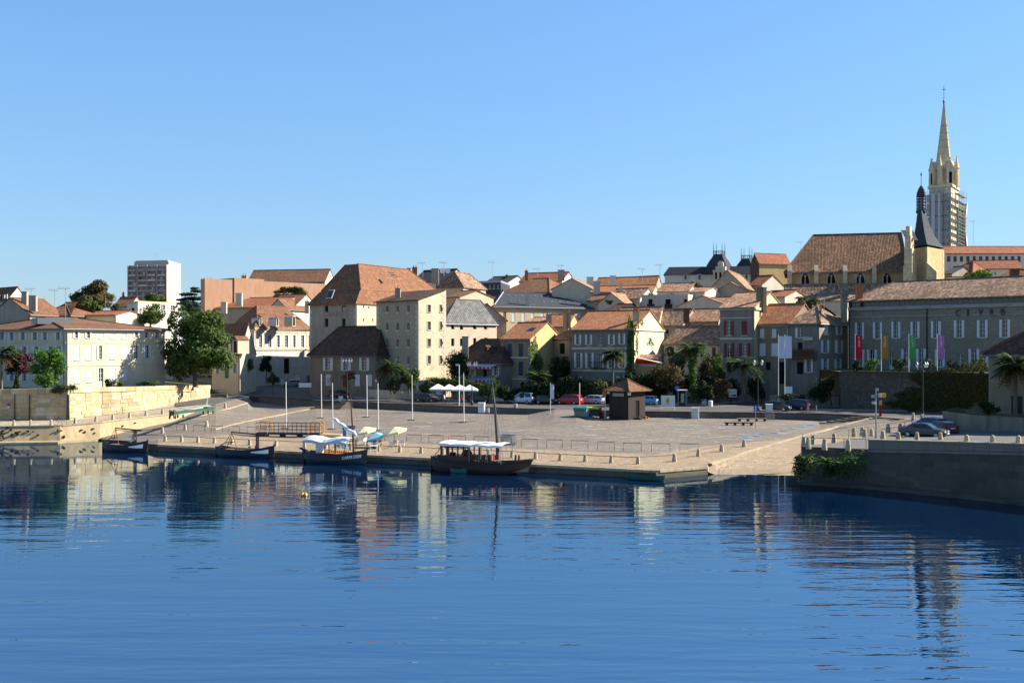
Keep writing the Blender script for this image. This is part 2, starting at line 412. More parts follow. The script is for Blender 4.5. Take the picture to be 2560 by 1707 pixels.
def bld(name, label, C, A, B=None, eave=None, base=2.6, roof='hip', ridge=None, along='a', ins=None, over=.35, wall='cream', rm='t_brown',
        winL=(), winR=(), sm='shutter', depth=8.0, cat='house', ze=None, zr=None, gover=.15, cornice=None, rev=.2, group=None, wallL=None, fm='frame', courses=(), gutter=True, ins_c=None):
    """C near corner, A left corner, B right corner, each (px, depth); eave = image row of the eave at C; ridge = image row of the ridge at mid depth."""
    c = P2(*C); a = P2(*A)
    if B is None: f0 = Face(a, c); b = c - f0.n * depth
    else: b = P2(*B)
    d = a + b - c
    if ze is None: ze = ZP(eave, c.y)
    if zr is None and ridge: zr = ZP(ridge, (c.y + a.y + b.y + d.y) / 4)
    root = thing(name, label, cat, (((c + d) / 2).x, ((c + d) / 2).y, base), 0, group)
    fl, fr, fb, fd = Face(a, c), Face(c, b), Face(b, d), Face(d, a)
    hl = face_windows(root, fl, winL, sm, rev, fm); hr = face_windows(root, fr, winR, sm, rev, fm)
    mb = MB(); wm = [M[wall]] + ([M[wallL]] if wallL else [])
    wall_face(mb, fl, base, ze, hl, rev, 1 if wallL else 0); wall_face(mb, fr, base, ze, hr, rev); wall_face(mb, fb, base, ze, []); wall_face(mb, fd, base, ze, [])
    v3 = lambda p, z: Vector((p.x, p.y, z))
    o = Bld(); o.root = root; o.fl = fl; o.fr = fr; o.ze = ze; o.zr = zr; o.c, o.a, o.b, o.d = c, a, b, d; o.base = base
    ea = (a - c).normalized(); eb = (b - c).normalized(); La = (a - c).length; Lb = (b - c).length
    if roof in ('hip', 'gable'):
        g = roof == 'gable'; half = (Lb if along == 'a' else La) / 2; k = (zr - ze) / half; dz = k * over
        if ins is None: ins = half
        oa, ob = (gover, over) if along == 'a' else (over, gover)
        if not g: oa = ob = over
        e = [v3(c - ea * oa - eb * ob, ze - dz), v3(b - ea * oa + eb * ob, ze - dz), v3(d + ea * oa + eb * ob, ze - dz), v3(a + ea * oa - eb * ob, ze - dz)]
        if along == 'a':
            i0 = -gover if g else ins
            r1 = v3((c + b) / 2 + ea * (i0 if ins_c is None else ins_c), zr); r2 = v3((a + d) / 2 - ea * i0, zr)
            polys = [[e[1], e[2], r2, r1], [e[3], e[0], r1, r2]]
            if not g: polys += [[e[0], e[1], r1], [e[2], e[3], r2]]
            else: mb.face([v3(c, ze), v3(b, ze), v3((c + b) / 2, zr - .02)]); mb.face([v3(d, ze), v3(a, ze), v3((a + d) / 2, zr - .02)])
            hips = [(e[0], r1), (e[1], r1), (e[2], r2), (e[3], r2)]
        else:
            i0 = -gover if g else ins
            r1 = v3((c + a) / 2 + eb * i0, zr); r2 = v3((b + d) / 2 - eb * i0, zr)
            polys = [[e[0], e[1], r2, r1], [e[2], e[3], r1, r2]]
            if not g: polys += [[e[3], e[0], r1], [e[1], e[2], r2]]
            else: mb.face([v3(a, ze), v3(c, ze), v3((c + a) / 2, zr - .02)], 1 if wallL else 0); mb.face([v3(b, ze), v3(d, ze), v3((b + d) / 2, zr - .02)])
            hips = [(e[3], r1), (e[0], r1), (e[1], r2), (e[2], r2)]
        o.roof = roof_build(root, [[p + Vector((0, 0, .16)) for p in pl] for pl in polys], M[rm], .16, [(r1 + Vector((0, 0, .16)), r2 + Vector((0, 0, .16)))] + ([] if g else [(p + Vector((0, 0, .16)), q + Vector((0, 0, .16))) for p, q in hips]), M[rm])
        o.r1, o.r2 = r1, r2
        if gutter:
            gb = MB(); up = Vector((0, 0, -.02))
            if along == 'a' or not g: gb.tube([e[3] + up, e[0] + up], .09, 5)
            if along == 'b' or not g: gb.tube([e[0] + up, e[1] + up], .09, 5)
            gb.build('gutter', M['zinc'], o.roof)
    elif roof == 'flat':
        mb.face([v3(c, ze), v3(b, ze), v3(d, ze), v3(a, ze)]); pb = MB(); h = .5 if zr is None else zr - ze; t = .25
        for f in (fl, fr, fb, fd): slab(pb, f, .0, f.L - t, ze, ze + h, -t, .0)
        o.roof = pb.build('parapet', M[rm], root)
    o.wall = mb.build('wall', wm, root)
    if gutter and fl.L > 5 and roof in ('hip', 'gable'):
        dp_ = MB(); dp_.tube([fl.pt(fl.L - .3, ze - .25, .14), fl.pt(fl.L - .3, base, .14)], .06, 5); dp_.build('drainpipe', M['zinc'], root)
    if cornice:
        cb = MB(); h, outw = cornice
        slab(cb, fl, -.0, fl.L, ze - h, ze - .02, .003, outw); slab(cb, fr, 0, fr.L, ze - h + .003, ze - .02, .003, outw); cb.build('cornice', M['quoin'], root)
    for (face, py, hpx) in courses:
        f = fl if face == 'L' else fr
        cb = MB(); _, z0 = f.uz((f is fl and A[0] or (B[0] if B else C[0])), py); z0 = f.uz(C[0], py)[1]
        slab(cb, f, 0, f.L, z0 - hpx / 2, z0 + hpx / 2, .003, .07); cb.build('string_course', M['quoin'], root)
    return o
def quoins(o, f, at, z0, z1, m='quoin', hh=.55, w=(.75, .45), out=.025):
    z = z0; k = 0
    while z + hh < z1:
        ww = w[k % 2]; mb = MB()
        u0, u1 = (0.0, ww) if at == 0 else (f.L - ww, f.L)
        slab(mb, f, u0, u1, z + .012, z + hh - .012, .002, out + rnd.uniform(0, .012)); mb.build('quoin', M[m], o.root); z += hh; k += 1

# ------------------------------------------------------------------ vegetation tools
def leaf_quads(lobes, n, size, rg, up=.25, flat=1.0):
    v = []; f = []; tot = sum((a * b * c) ** .66 for _, (a, b, c) in lobes)
    for (ct, rad) in lobes:
        k = int(n * (rad[0] * rad[1] * rad[2]) ** .66 / tot)
        sub = [(rg.gauss(0, 1), rg.gauss(0, 1), rg.gauss(0, 1)) for _ in range(9)]
        sub = [Vector(q).normalized() for q in sub]
        for _ in range(k):
            d = Vector((rg.gauss(0, 1), rg.gauss(0, 1), rg.gauss(0, 1))).normalized()
            bump = max(d.dot(q) for q in sub)
            r = (.62 + .45 * bump ** 6) * (1 - .5 * rg.random() ** 2.2)
            p = Vector((ct[0] + d.x * rad[0] * r, ct[1] + d.y * rad[1] * r, ct[2] + d.z * rad[2] * r))
            nn = (d + Vector((rg.uniform(-1, 1), rg.uniform(-1, 1), rg.uniform(-1, 1) + up)) * .8).normalized()
            t = nn.cross(Vector((rg.gauss(0, 1), rg.gauss(0, 1), rg.gauss(0, 1)))).normalized(); b = nn.cross(t)
            s = size * rg.uniform(.6, 1.35); i = len(v)
            v += [tuple(p - t * s), tuple(p + b * s * .55 * flat), tuple(p + t * s), tuple(p - b * s * .55 * flat)]
            f.append((i, i + 1, i + 2, i + 3))
    return v, f
def leaf_obj(name, lobes, n, size, m, parent=None, seed=0, up=.25):
    rg = random.Random(seed); v, f = leaf_quads(lobes, n, size, rg, up); mb = MB(); mb.v = v; mb.f = f; mb.m = [0] * len(f)
    return mb.build(name, m, parent, uv=False)
LEAF = {}
LEAF['green'] = leafmat('green_leaves', [(.022, .042, .010), (.045, .085, .016), (.075, .12, .025), (.12, .155, .045)])
LEAF['dark'] = leafmat('dark_leaves', [(.012, .022, .009), (.022, .042, .014), (.035, .06, .018)])
LEAF['bright'] = leafmat('bright_leaves', [(.035, .09, .012), (.07, .15, .02), (.11, .20, .035)])
LEAF['plum'] = leafmat('plum_leaves', [(.03, .012, .014), (.055, .02, .022), (.09, .035, .03)])
LEAF['autumn'] = leafmat('autumn_leaves', [(.045, .05, .012), (.09, .08, .02), (.16, .10, .03), (.2, .11, .035)])
LEAF['olive'] = leafmat('olive_leaves', [(.035, .045, .018), (.06, .075, .028), (.10, .11, .045)])
LEAF['red'] = leafmat('reddish_leaves', [(.025, .035, .012), (.05, .055, .02), (.085, .065, .025), (.13, .07, .035)])
LEAF['pink'] = leafmat('pink_flowers', [(.10, .09, .04), (.3, .13, .12), (.42, .2, .18)])
LEAF['conifer'] = leafmat('conifer_needles', [(.01, .028, .022), (.02, .05, .035), (.035, .07, .045)])
LEAF['ivy'] = leafmat('ivy_leaves', [(.03, .06, .012), (.06, .12, .02), (.11, .19, .035)])
LEAF['wallivy'] = leafmat('wall_creeper_leaves', [(.02, .03, .008), (.04, .06, .014), (.07, .09, .02), (.09, .05, .02)])
LEAF['frond'] = leafmat('palm_fronds', [(.03, .06, .018), (.055, .1, .028), (.09, .13, .04)])
LEAF['deadfrond'] = leafmat('dry_palm_fronds', [(.16, .1, .03), (.24, .14, .04), (.3, .19, .06)])
M['bark'] = woodmat('bark', (.09, .068, .048))
M['palmbark'] = woodmat('palm_bark', (.13, .1, .07))
def limbs(mb, base, top, r, lobes, rg, n=5):
    base, top = Vector(base), Vector(top); mid = base.lerp(top, .5) + Vector((rg.uniform(-.1, .1), rg.uniform(-.1, .1), 0)) * (top - base).length * .4
    mb.tube([base, base + Vector((0, 0, .25)), mid, top], [r * 1.35, r, r * .8, r * .55], 8)
    for k in range(n):
        ct, rad = lobes[k % len(lobes)]; t = base.lerp(top, rg.uniform(.55, 1)); e = Vector(ct) + Vector((rg.uniform(-.5, .5) * rad[0], rg.uniform(-.5, .5) * rad[1], rg.uniform(-.2, .5) * rad[2]))
        mb.tube([t, t.lerp(e, .5) + Vector((0, 0, -.1 * (e - t).length * .3)), e], [r * .45, r * .3, r * .1], 5)
def tree(name, label, base, h, w, leaf='green', n=3000, size=.22, trunk=.35, r=.25, seed=1, shape=None, cat='tree', dep=None, group=None, lobesn=9):
    rg = random.Random(seed); b = Vector(base); root = thing(name, label, cat, b, 0, group); dep = dep or w
    if shape: lobes = [((b.x + x * w / 2, b.y + y * dep / 2, b.z + z * h), (rx * w / 2, ry * dep / 2, rz * h)) for x, y, z, rx, ry, rz in shape]
    else:
        zc = trunk + (1 - trunk) / 2; lobes = [((b.x, b.y, b.z + zc * h), (w * .36, dep * .36, (1 - trunk) * h * .40))]
        for k in range(lobesn):
            an = 2 * math.pi * k / lobesn * 2.4 + rg.uniform(-.4, .4); e = rg.uniform(-.75, .85); q = math.sqrt(max(0.05, 1 - e * e)) * rg.uniform(.62, .72)
            lobes.append(((b.x + math.cos(an) * q * w * .5, b.y + math.sin(an) * q * dep * .5, b.z + (zc + e * (1 - trunk) * .40) * h), (w * rg.uniform(.17, .25), dep * rg.uniform(.17, .25), (1 - trunk) * h * rg.uniform(.14, .22))))
    mb = MB(); limbs(mb, b, (b.x, b.y, b.z + (trunk + (1 - trunk) * .5) * h), r, lobes[1:] or lobes, rg, 7); mb.build('trunk', M['bark'], root)
    leaf_obj('crown', lobes, n, size, LEAF[leaf], root, seed)
    return root
def shrub(name, label, base, w, d, h, leaf='green', n=900, size=.16, seed=1, cat='shrub', group=None, lob=6):
    rg = random.Random(seed); b = Vector(base); lobes = [((b.x, b.y, b.z + h * .45), (w * .36, d * .36, h * .45))]
    for k in range(lob): lobes.append(((b.x + rg.uniform(-.34, .34) * w, b.y + rg.uniform(-.34, .34) * d, b.z + h * rg.uniform(.25, .72)), (w * rg.uniform(.14, .24), d * rg.uniform(.14, .24), h * rg.uniform(.16, .28))))
    root = thing(name, label, cat, b, 0, group); leaf_obj('foliage', lobes, n, size, LEAF[leaf], root, seed)
    mb = MB()
    for k in range(4): e = lobes[k + 1][0]; mb.tube([b, e], [.05, .015], 4)
    mb.build('stem', M['bark'], root); return root
def frond(mb, o, az, el, L, droop, rg, wd=.05, m=0, leaves=9, ll=.5):
    o = Vector(o); pts = []; dirh = Vector((math.cos(az), math.sin(az), 0))
    for k in range(6):
        t = k / 5; pts.append(o + dirh * (L * t * math.cos(el * (1 - t * .3))) + Vector((0, 0, L * t * math.sin(el) - droop * L * t * t)))
    side = Vector((-dirh.y, dirh.x, 0))
    for i in range(5): mb.face([pts[i] - side * wd * .3, pts[i] + side * wd * .3, pts[i + 1] + side * wd * .2, pts[i + 1] - side * wd * .2], m)
    for k in range(leaves):
        t = .25 + .75 * k / (leaves - 1); j = min(int(t * 5), 4); p = pts[j].lerp(pts[j + 1], t * 5 - j)
        for s in (-1, 1):
            tip = p + side * s * ll * (1.1 - .6 * t) + dirh * ll * .5 + Vector((0, 0, -.18 * ll + rg.uniform(-.06, .06)))
            mb.face([p - dirh * .03, p + dirh * .24, tip + dirh * .05, tip - dirh * .03], m)
def palm(name, label, base, h, cr, seed=1, dead=.3, r=.16, ivy=False, n=44, group=None):
    rg = random.Random(seed); b = Vector(base); root = thing(name, label, 'palm tree', b, 0, group); mb = MB(); top = b + Vector((0, 0, h))
    mb.tube([b, b.lerp(top, .4), top], [r * 1.2, r, r * 1.15], 9); mb.build('trunk', M['palmbark'], root)
    mb = MB()
    for k in range(n):
        el = R(rg.uniform(-15, 80)); frond(mb, top, 2 * math.pi * k / n * 2.6 + rg.uniform(-.2, .2), el, cr * rg.uniform(.85, 1.1), rg.uniform(.35, .8), rg, .1, 0, 12, cr * .36)
    mb.build('crown', LEAF['frond'], root, uv=False)
    if dead:
        mb = MB()
        for k in range(int(n * dead)): frond(mb, top - Vector((0, 0, .1)), rg.uniform(0, 6.28), R(rg.uniform(-50, -10)), cr * rg.uniform(.6, .85), rg.uniform(.4, .8), rg, .06, 0, 8, cr * .25)
        mb.build('dry_fronds', LEAF['deadfrond'], root, uv=False)
    if ivy:
        lob = [((b.x, b.y, b.z + h * (.08 + .84 * k / 8)), ((.42 + .085 * k), (.42 + .085 * k), h * .10)) for k in range(9)]
        leaf_obj('ivy', lob, 3800, .15, LEAF['ivy'], root, seed)
    return root
# ------------------------------------------------------------------ the setting: river, quay, square, street, terraces
def itp(tab, x):
    if x <= tab[0][0]: return tab[0][1:]
    for p, q in zip(tab, tab[1:]):
        if x <= q[0]:
            t = (x - p[0]) / (q[0] - p[0]); return tuple(a + (b - a) * t for a, b in zip(p[1:], q[1:]))
    return tab[-1][1:]
QT = [(250, 142.5, .1), (300, 137, .5), (395, 127.8, .77), (660, 121.4, .77), (730, 119.6, .77), (1055, 112.9, .77), (1325, 106.6, .77), (1565, 102.4, .77), (1640, 101.2, .77),
      (1700, 102.9, .77), (1768, 104.7, .77), (1772, 104.8, -.1), (2010, 102, -.1), (2300, 102, -.1)]
WT = [(250, 143, .3), (350, 149.5, 1.0), (432, 155.5, 1.5), (540, 178, 2.75), (620, 204, 2.75), (632, 206, 1.8), (713, 198, 1.45), (791, 190, 1.9), (880, 185, 1.85), (1111, 172.5, 1.8),
      (1320, 164.5, 2.0), (1385, 163, 2.78), (1440, 161.5, 2.78), (1500, 160, 2.0), (1624, 157.5, 2.0), (1916, 154.5, 1.95), (2050, 152.7, 1.85), (2120, 150, 2.3), (2200, 147, 2.78), (2300, 143, 2.8)]
BT = [(250, .3), (350, 1.0), (432, 1.5), (540, 2.45), (620, 2.3), (660, 1.8), (713, 1.45), (791, 1.9), (880, 1.85), (1111, 1.8), (1320, 2.0), (1624, 2.0), (1916, 1.95), (2050, 1.85), (2120, 2.0), (2300, 2.1)]
def prof(px, t):
    a, b = qp(px), wp(px); k = max(0, min(1, (t - .6) / .4)); k = k * k * (3 - 2 * k); zb = itp(BT, px)[0]; v = a.lerp(b, t); za = a.z if px <= 1768 else .77; v.z = za + (zb - za) * t + (b.z - zb) * k
    if px > 1768: v.z -= .87 * max(0, 1 - t / itp(TK, px)[0])
    return v
TK = [(1768, .004), (1850, .2), (1920, .36), (2010, .58), (2100, .8), (2300, .9)]
def qp(px): Y, z = itp(QT, px); p = P2(px, Y); return Vector((p.x, p.y, z))
def wp(px): Y, z = itp(WT, px); p = P2(px, Y); return Vector((p.x, p.y, z))
def row(p): return HZ + (CZ - p.z) * F / p.y
ST = 2.8
def gp(px, py):
    a, b = qp(px), wp(px)
    if 250 <= px <= 2290 and py >= row(b):
        lo, hi = 0.0, 1.0
        for _ in range(40):
            t = (lo + hi) / 2
            if row(prof(px, t)) > py: lo = t
            else: hi = t
        return prof(px, lo)
    return G(px, py, ST)
def gz(px, Y):
    a, b = qp(px), wp(px); t = max(0, min(1, (Y - a.y) / (b.y - a.y))); return prof(px, t).z

# water
mw = mat('river_water', (.001, .008, .028), .012, 0, .5); mw.node_tree.nodes['Principled BSDF'].inputs['IOR'].default_value = 5.0; mw.node_tree.nodes['Principled BSDF'].inputs['Specular Tint'].default_value = (.70, .89, 1, 1)
t = NT(mw); p1 = t.pos((.16, 1, 1)); p2 = t.pos((.4, 1, 1)); p3 = t.pos((.05, .16, 1))
n1 = t.noise(p1, .55, 2, .5); n2 = t.noise(p2, 1.9, 2, .5); n3 = t.noise(p3, .25, 2, .5)
amp = t.ramp(n3, [(.3, (.25, .25, .25)), (.7, (1, 1, 1))])
sepy = t.n('ShaderNodeSeparateXYZ'); t.l(t.pos(), sepy.inputs[0])
calm = t.n('ShaderNodeMapRange'); calm.inputs['From Min'].default_value = 110; calm.inputs['From Max'].default_value = 38; calm.inputs['To Min'].default_value = .3; calm.inputs['To Max'].default_value = 1.42
t.l(sepy.outputs[1], calm.inputs[0])
h = t.math('ADD', t.math('MULTIPLY', n1, 1.0), t.math('MULTIPLY', n2, .27))
h = t.math('MULTIPLY', t.math('MULTIPLY', h, amp), t.math('POWER', calm.outputs[0], 1.45))
t.bump(h, 1.0, .074)
mb = MB(); mb.face([(-1500, -300, 0), (1500, -300, 0), (1500, 165, 0), (-1500, 165, 0)]); struct(mb.build('river', mw, uv=False))
mb = MB(); mb.face([(-1500, -300, -2.5), (1500, -300, -2.5), (1500, 165, -2.5), (-1500, 165, -2.5)]); struct(mb.build('river_bed', M['rubbledark'], uv=False))

# materials of the ground
def cobble(name, c1, c2, sc):
    m = mat(name, c1, .8, 0, .25); t = NT(m); u = t.pos()
    v = t.n('ShaderNodeTexVoronoi', Scale=sc, feature='F1'); t.l(u, v.inputs['Vector']); sp = t.n('ShaderNodeSeparateColor'); t.l(v.outputs['Color'], sp.inputs[0])
    e = t.n('ShaderNodeTexVoronoi', Scale=sc, feature='DISTANCE_TO_EDGE'); t.l(u, e.inputs['Vector'])
    n1 = t.noise(t.pos((.35, 1, 1)), .3, 5, .65); n2 = t.noise(t.pos((.5, 1.2, 1)), 1.1, 4, .7)
    a = t.ramp(sp.outputs[0], [(0, sc3(c1, .55)), (.5, c1), (1, sc3(c1, 1.5))])
    a = t.mix(t.ramp(n1, [(.35, (0, 0, 0)), (.65, (1, 1, 1))]), a, c2)
    a = t.mix(t.ramp(n2, [(.5, (0, 0, 0)), (.72, (.75, .75, .75))]), a, sc3(c2, .6))
    a = t.mix(t.ramp(e.outputs['Distance'], [(0, (.6, .6, .6)), (.1, (0, 0, 0))]), a, sc3(c1, .4)); t.col(a); t.bump(e.outputs['Distance'], .5, .04)
    return m
M['cobble'] = cobble('worn_cobbles', (.245, .2, .155), (.165, .14, .115), 4.2)
M['pave'] = cobble('sandy_paving', (.34, .255, .165), (.29, .22, .145), 4.5)
def asphalt(name, c):
    m = mat(name, c, .85, 0, .25); t = NT(m); n = t.noise(t.pos((.3, 1, 1)), .4, 5, .6); n2 = t.noise(t.pos(), 9, 2)
    t.col(t.mix(.3, t.ramp(n, [(.3, sc3(c, .7)), (.7, sc3(c, 1.35))]), t.ramp(n2, [(.3, sc3(c, .6)), (.7, sc3(c, 1.4))]))); t.bump(n2, .2, .01); return m
M['asphalt'] = asphalt('asphalt', (.085, .08, .076)); M['asphalt2'] = asphalt('light_asphalt', (.12, .11, .1))
M['town'] = plaster('town_ground', (.2, .17, .13), .4)
M['quaystone'] = ashlar('quay_stone', (.12, .1, .075), 1.4, .5, .4)
M['quaytop'] = ashlar('quay_coping', (.42, .34, .23), 1.4, 2.0, .3)
M['darkquay'] = ashlar('mossy_quay_stone', (.095, .085, .068), 1.6, .55, .4)
M['embank'] = plaster('embankment_stone', (.44, .34, .21), .7, (.33, .25, .15))
M['stonepath'] = cobble('stone_path', (.40, .34, .26), (.36, .3, .22), 1.6)

# the cobbled square, a sheet between the quay edge and the foot of the street wall
def sheet(name, pxs, near, far, n, m, lift=0.0, skirt=None):
    mb = MB(); rings = []
    for px in pxs:
        a, b = near(px), far(px); rings.append([a.lerp(b, k / n) + Vector((0, 0, lift)) for k in range(n + 1)])
    for i in range(len(rings) - 1):
        for k in range(n): mb.face([rings[i][k], rings[i + 1][k], rings[i + 1][k + 1], rings[i][k + 1]])
        if skirt is not None: a, b = rings[i][0], rings[i + 1][0]; mb.face([(a.x, a.y, skirt), (b.x, b.y, skirt), b, a])
    return mb.build(name, m)
cols = sorted(set(range(250, 2301, 20)) | {395, 432, 540, 620, 632, 713, 791, 1111, 1320, 1385, 1440, 1624, 1640, 1690, 1730, 1768, 1772, 1800, 1916, 2010})
def psheet(name, pxs, t0, t1, n, m, lift=0.0):
    mb = MB(); rings = []
    for px in pxs:
        a, b = t0(px), t1(px); rings.append([prof(px, a + (b - a) * k / n) + Vector((0, 0, lift)) for k in range(n + 1)])
    for i in range(len(rings) - 1):
        for k in range(n): mb.face([rings[i][k], rings[i + 1][k], rings[i + 1][k + 1], rings[i][k + 1]])
    return mb.build(name, m)
square = struct(psheet('square', cols, lambda p: 0, lambda p: 1, 16, M['cobble']))
# sandy paving strip along the quay edge, laid over the square
struct(psheet('quay_paving', [c for c in cols if 395 <= c <= 1768], lambda p: .015, lambda p: .215 + max(0, (p - 1640) / 340) * .3, 4, M['pave'], .012))
struct(psheet('slipway', [c for c in cols if 1768 <= c <= 2300], lambda p: .004, lambda p: .215 + max(0, (min(p, 2100) - 1640) / 340) * .3, 8, M['pave'], .012))
# the quay wall of the square: each coping block is a piece of it
qw = thing('quay_wall', 'low dark stone quay wall that the boats are moored along', 'wall', qp(900) - Vector((0, 0, .77)))
mb = MB(); pq = [c for c in cols if 395 <= c <= 1768]
for a, b in zip(pq, pq[1:]):
    A, B = qp(a), qp(b); k = Vector((.12, -.25, 0)); mb.face([(A.x + k.x, A.y + k.y, -1.5), (B.x + k.x, B.y + k.y, -1.5), (B.x, B.y, B.z - (.2)), (A.x, A.y, A.z - (.2))])
mb.build('wall_face', M['quaystone'], qw)
fa = 395
while fa < 1768:
    fb = min(fa + rnd.uniform(14, 22), 1768); A, B = qp(fa), qp(fb); d = (B - A); L = d.length; d /= L; n = Vector((d.y, -d.x, 0)); mb = MB()
    mb.obox(A + n * (.08 + rnd.uniform(0, .03)) - Vector((0, 0, .22)), d * (L - .02), Vector((0, 0, .235 + rnd.uniform(0, .015))), -n * .55); mb.build('coping_stone', M['quaytop'], qw); fa = fb
A = qp(395); B = qp(250); mb = MB(); mb.face([(B.x, B.y, -1), (A.x, A.y, -1), A + Vector((0, 0, -.01)), B]); mb.build('wall_face', M['quaystone'], qw)

# street (asphalt), rising to the left behind the square
def street_far(px):
    Y = itp([(440, 200), (560, 232), (640, 258), (790, 258), (800, 210), (2700, 210)], px)[0]; p = P2(px, Y); return Vector((p.x, p.y, ST + max(0, Y - 212) * .04))
def street_near(px):
    w_ = wp(px); Y = w_.y if px <= 2300 else itp([(2300, 143), (2700, 140)], px)[0]
    if px < 540: Y = itp([(440, 172), (540, 178)], px)[0]
    p = P2(px, Y); return Vector((p.x, p.y, ST))
mb = MB(); pxs = [440, 500, 540, 580, 620, 632, 680, 713, 760, 791, 800, 880, 1000, 1111, 1200, 1320, 1385, 1440, 1500, 1624, 1800, 1916, 2050, 2120, 2200, 2300, 2500, 2700]
ys = [0, .35, .6, .8, 1]
for a, b in zip(pxs, pxs[1:]):
    for k in range(4):
        q = []
        for px, tt in ((a, ys[k]), (b, ys[k]), (b, ys[k + 1]), (a, ys[k + 1])):
            v = street_near(px).lerp(street_far(px), tt); v.z = ST + max(0, v.y - 212) * .04; q.append(v)
        mb.face(q)
struct(mb.build('street', M['asphalt']))
# pavement with kerb on the far side of the street
def kerb_strip(name, pts, wd, m, h=.12):
    mb = MB(); L = []; Rr = []
    for i, p in enumerate(pts):
        d = Vector(pts[min(i + 1, len(pts) - 1)]) - Vector(pts[max(i - 1, 0)]); d.z = 0; d.normalize(); n = Vector((-d.y, d.x, 0)); p = Vector(p); L.append(p); Rr.append(p + n * wd)
    up = Vector((0, 0, h)); dn = Vector((0, 0, -.15))
    for i in range(len(pts) - 1):
        mb.face([L[i] + up, L[i + 1] + up, Rr[i + 1] + up, Rr[i] + up]); mb.face([L[i] + dn, L[i + 1] + dn, L[i + 1] + up, L[i] + up])
        mb.face([Rr[i + 1] + dn, Rr[i] + dn, Rr[i] + up, Rr[i + 1] + up])
    return struct(mb.build(name, m))
kerb_strip('pavement', [G(720, 973, ST), G(760, 978, ST), G(840, 989, ST), G(900, 997, ST), G(1000, 999, ST), G(1180, 1003, ST), G(1400, 1004, ST), G(1600, 1006, ST), G(1690, 1013, ST), G(1790, 1012, ST), G(1850, 1006, ST), G(1885, 1002, ST)], 2.6, M['stonepath'])
kerb_strip('pavement', [G(1990, 1025, ST), G(2100, 1026.5, ST), G(2250, 1028, ST), G(2420, 1029, ST), G(2700, 1030, ST)], 2.2, M['stonepath'])
kerb_strip('pavement', [G(545, 968, ST + .0), G(600, 962, ST), G(650, 958, ST)], 3.0, M['stonepath'])
# painted road lines
mk = MB()
def line(pts, wd, lift=.005, tgt=None):
    tg = tgt or mk
    for a, b in zip(pts, pts[1:]):
        a, b = Vector(a), Vector(b); d = (b - a); d.z = 0; d.normalize(); n = Vector((-d.y, d.x, 0)) * wd / 2; up = Vector((0, 0, lift)); tg.face([a - n + up, b - n + up, b + n + up, a + n + up])
line([G(700, 980, ST), G(800, 992, ST), G(880, 1000, ST)], .35); line([G(690, 985, ST), G(760, 994, ST)], .3)
line([G(1650, 1017, ST), G(1860, 1013, ST)], .2)
for a, b in ((560, 975), (640, 974), (655, 974)): line([G(a, b, ST), G(a + 9, b, ST)], .5)
for k in range(5): x = 2325 + k * 24; line([G(x, 1040 + k * .0 + 4, ST), G(x + 18, 1044 + 3.0, ST)], .55)
line([G(2405, 1052, ST), G(2420, 1051, ST)], .5)
struct(mk.build('road_markings', M['white_paint']))
# retaining walls of the street with coping stones
M['retain'] = plaster('retaining_wall_stone', (.17, .155, .13), .5, (.11, .1, .085))
def ret_wall(label, pxs, h=.06):
    pts = [wp(p) for p in pxs]; root = thing('retaining_wall', label, 'wall', pts[len(pts) // 2]); mb = MB()
    for a, b in zip(pts, pts[1:]):
        d = (b - a); d.z = 0; d.normalize(); n = Vector((d.y, -d.x, 0)); o = .03
        mb.face([(a.x + n.x * o, a.y + n.y * o, a.z - .6), (b.x + n.x * o, b.y + n.y * o, b.z - .6), (b.x + n.x * o, b.y + n.y * o, ST - .1), (a.x + n.x * o, a.y + n.y * o, ST - .1)])
    mb.build('wall_face', M['retain'], root); x = pxs[0]
    while x < pxs[-1] - 1:
        x2 = min(x + 26, pxs[-1]); a, b = wp(x), wp(x2); a.z = b.z = ST - .1; d = (b - a); L = d.length; d /= L; n = Vector((d.y, -d.x, 0)); mb = MB()
        mb.obox(a + n * .1, d * (L - .025), Vector((0, 0, .1 + h + rnd.uniform(0, .012))), -n * .5); mb.build('coping_stone', M['quaystone'], root); x = x2
    e = MB()
    for pe in (pts[0], pts[-1]): e.box((pe.x, pe.y + .1, (pe.z - .6 + ST + h) / 2), (.5, .5, ST + h - pe.z + .6))
    e.build('end_pier', M['quaystone'], root); return root
ret_wall('dark retaining wall below the street, left of the stone steps', [626, 640, 680, 713, 750, 786, 830, 866])
ret_wall('long dark retaining wall between the steps and the parked cars', [868, 900, 1000, 1111, 1220, 1320, 1352, 1385])
ret_wall('dark retaining wall below the street, right of the wooden hut', [1440, 1470, 1500, 1560, 1624, 1770, 1916, 2046, 2085, 2120, 2160, 2196])
# two flights of steps
def steps(label, pa, pb, ya, yb, n, run):
    a0, b0 = gp(pa, ya), gp(pb, yb); root = thing('stone_steps', label, 'steps', (a0 + b0) / 2); d = b0 - a0; zf = min(a0.z, b0.z); d.z = 0; L = d.length; d /= L; n_ = Vector((d.y, -d.x, 0)); h = (ST - zf) / n
    for k in range(n):
        mb = MB(); o = a0.copy(); o.z = zf - .5; sh = .35 * k
        mb.obox(o - n_ * (run * k) + d * sh, d * (L - 2 * sh if pa < 1000 else L - sh), Vector((0, 0, .5 + h * (k + 1) - (.004 if k < n - 1 else -.003))), -n_ * (run * (n - k) if k < n - 1 else run)); mb.build('step', M['quaystone'], root)
steps('broad flight of dark stone steps below the low cottage', 775, 848, 1022, 1024, 6, .75)
steps('wide flight of dark stone steps at the right end of the square', 2048, 2180, 1059, 1062, 6, .95)
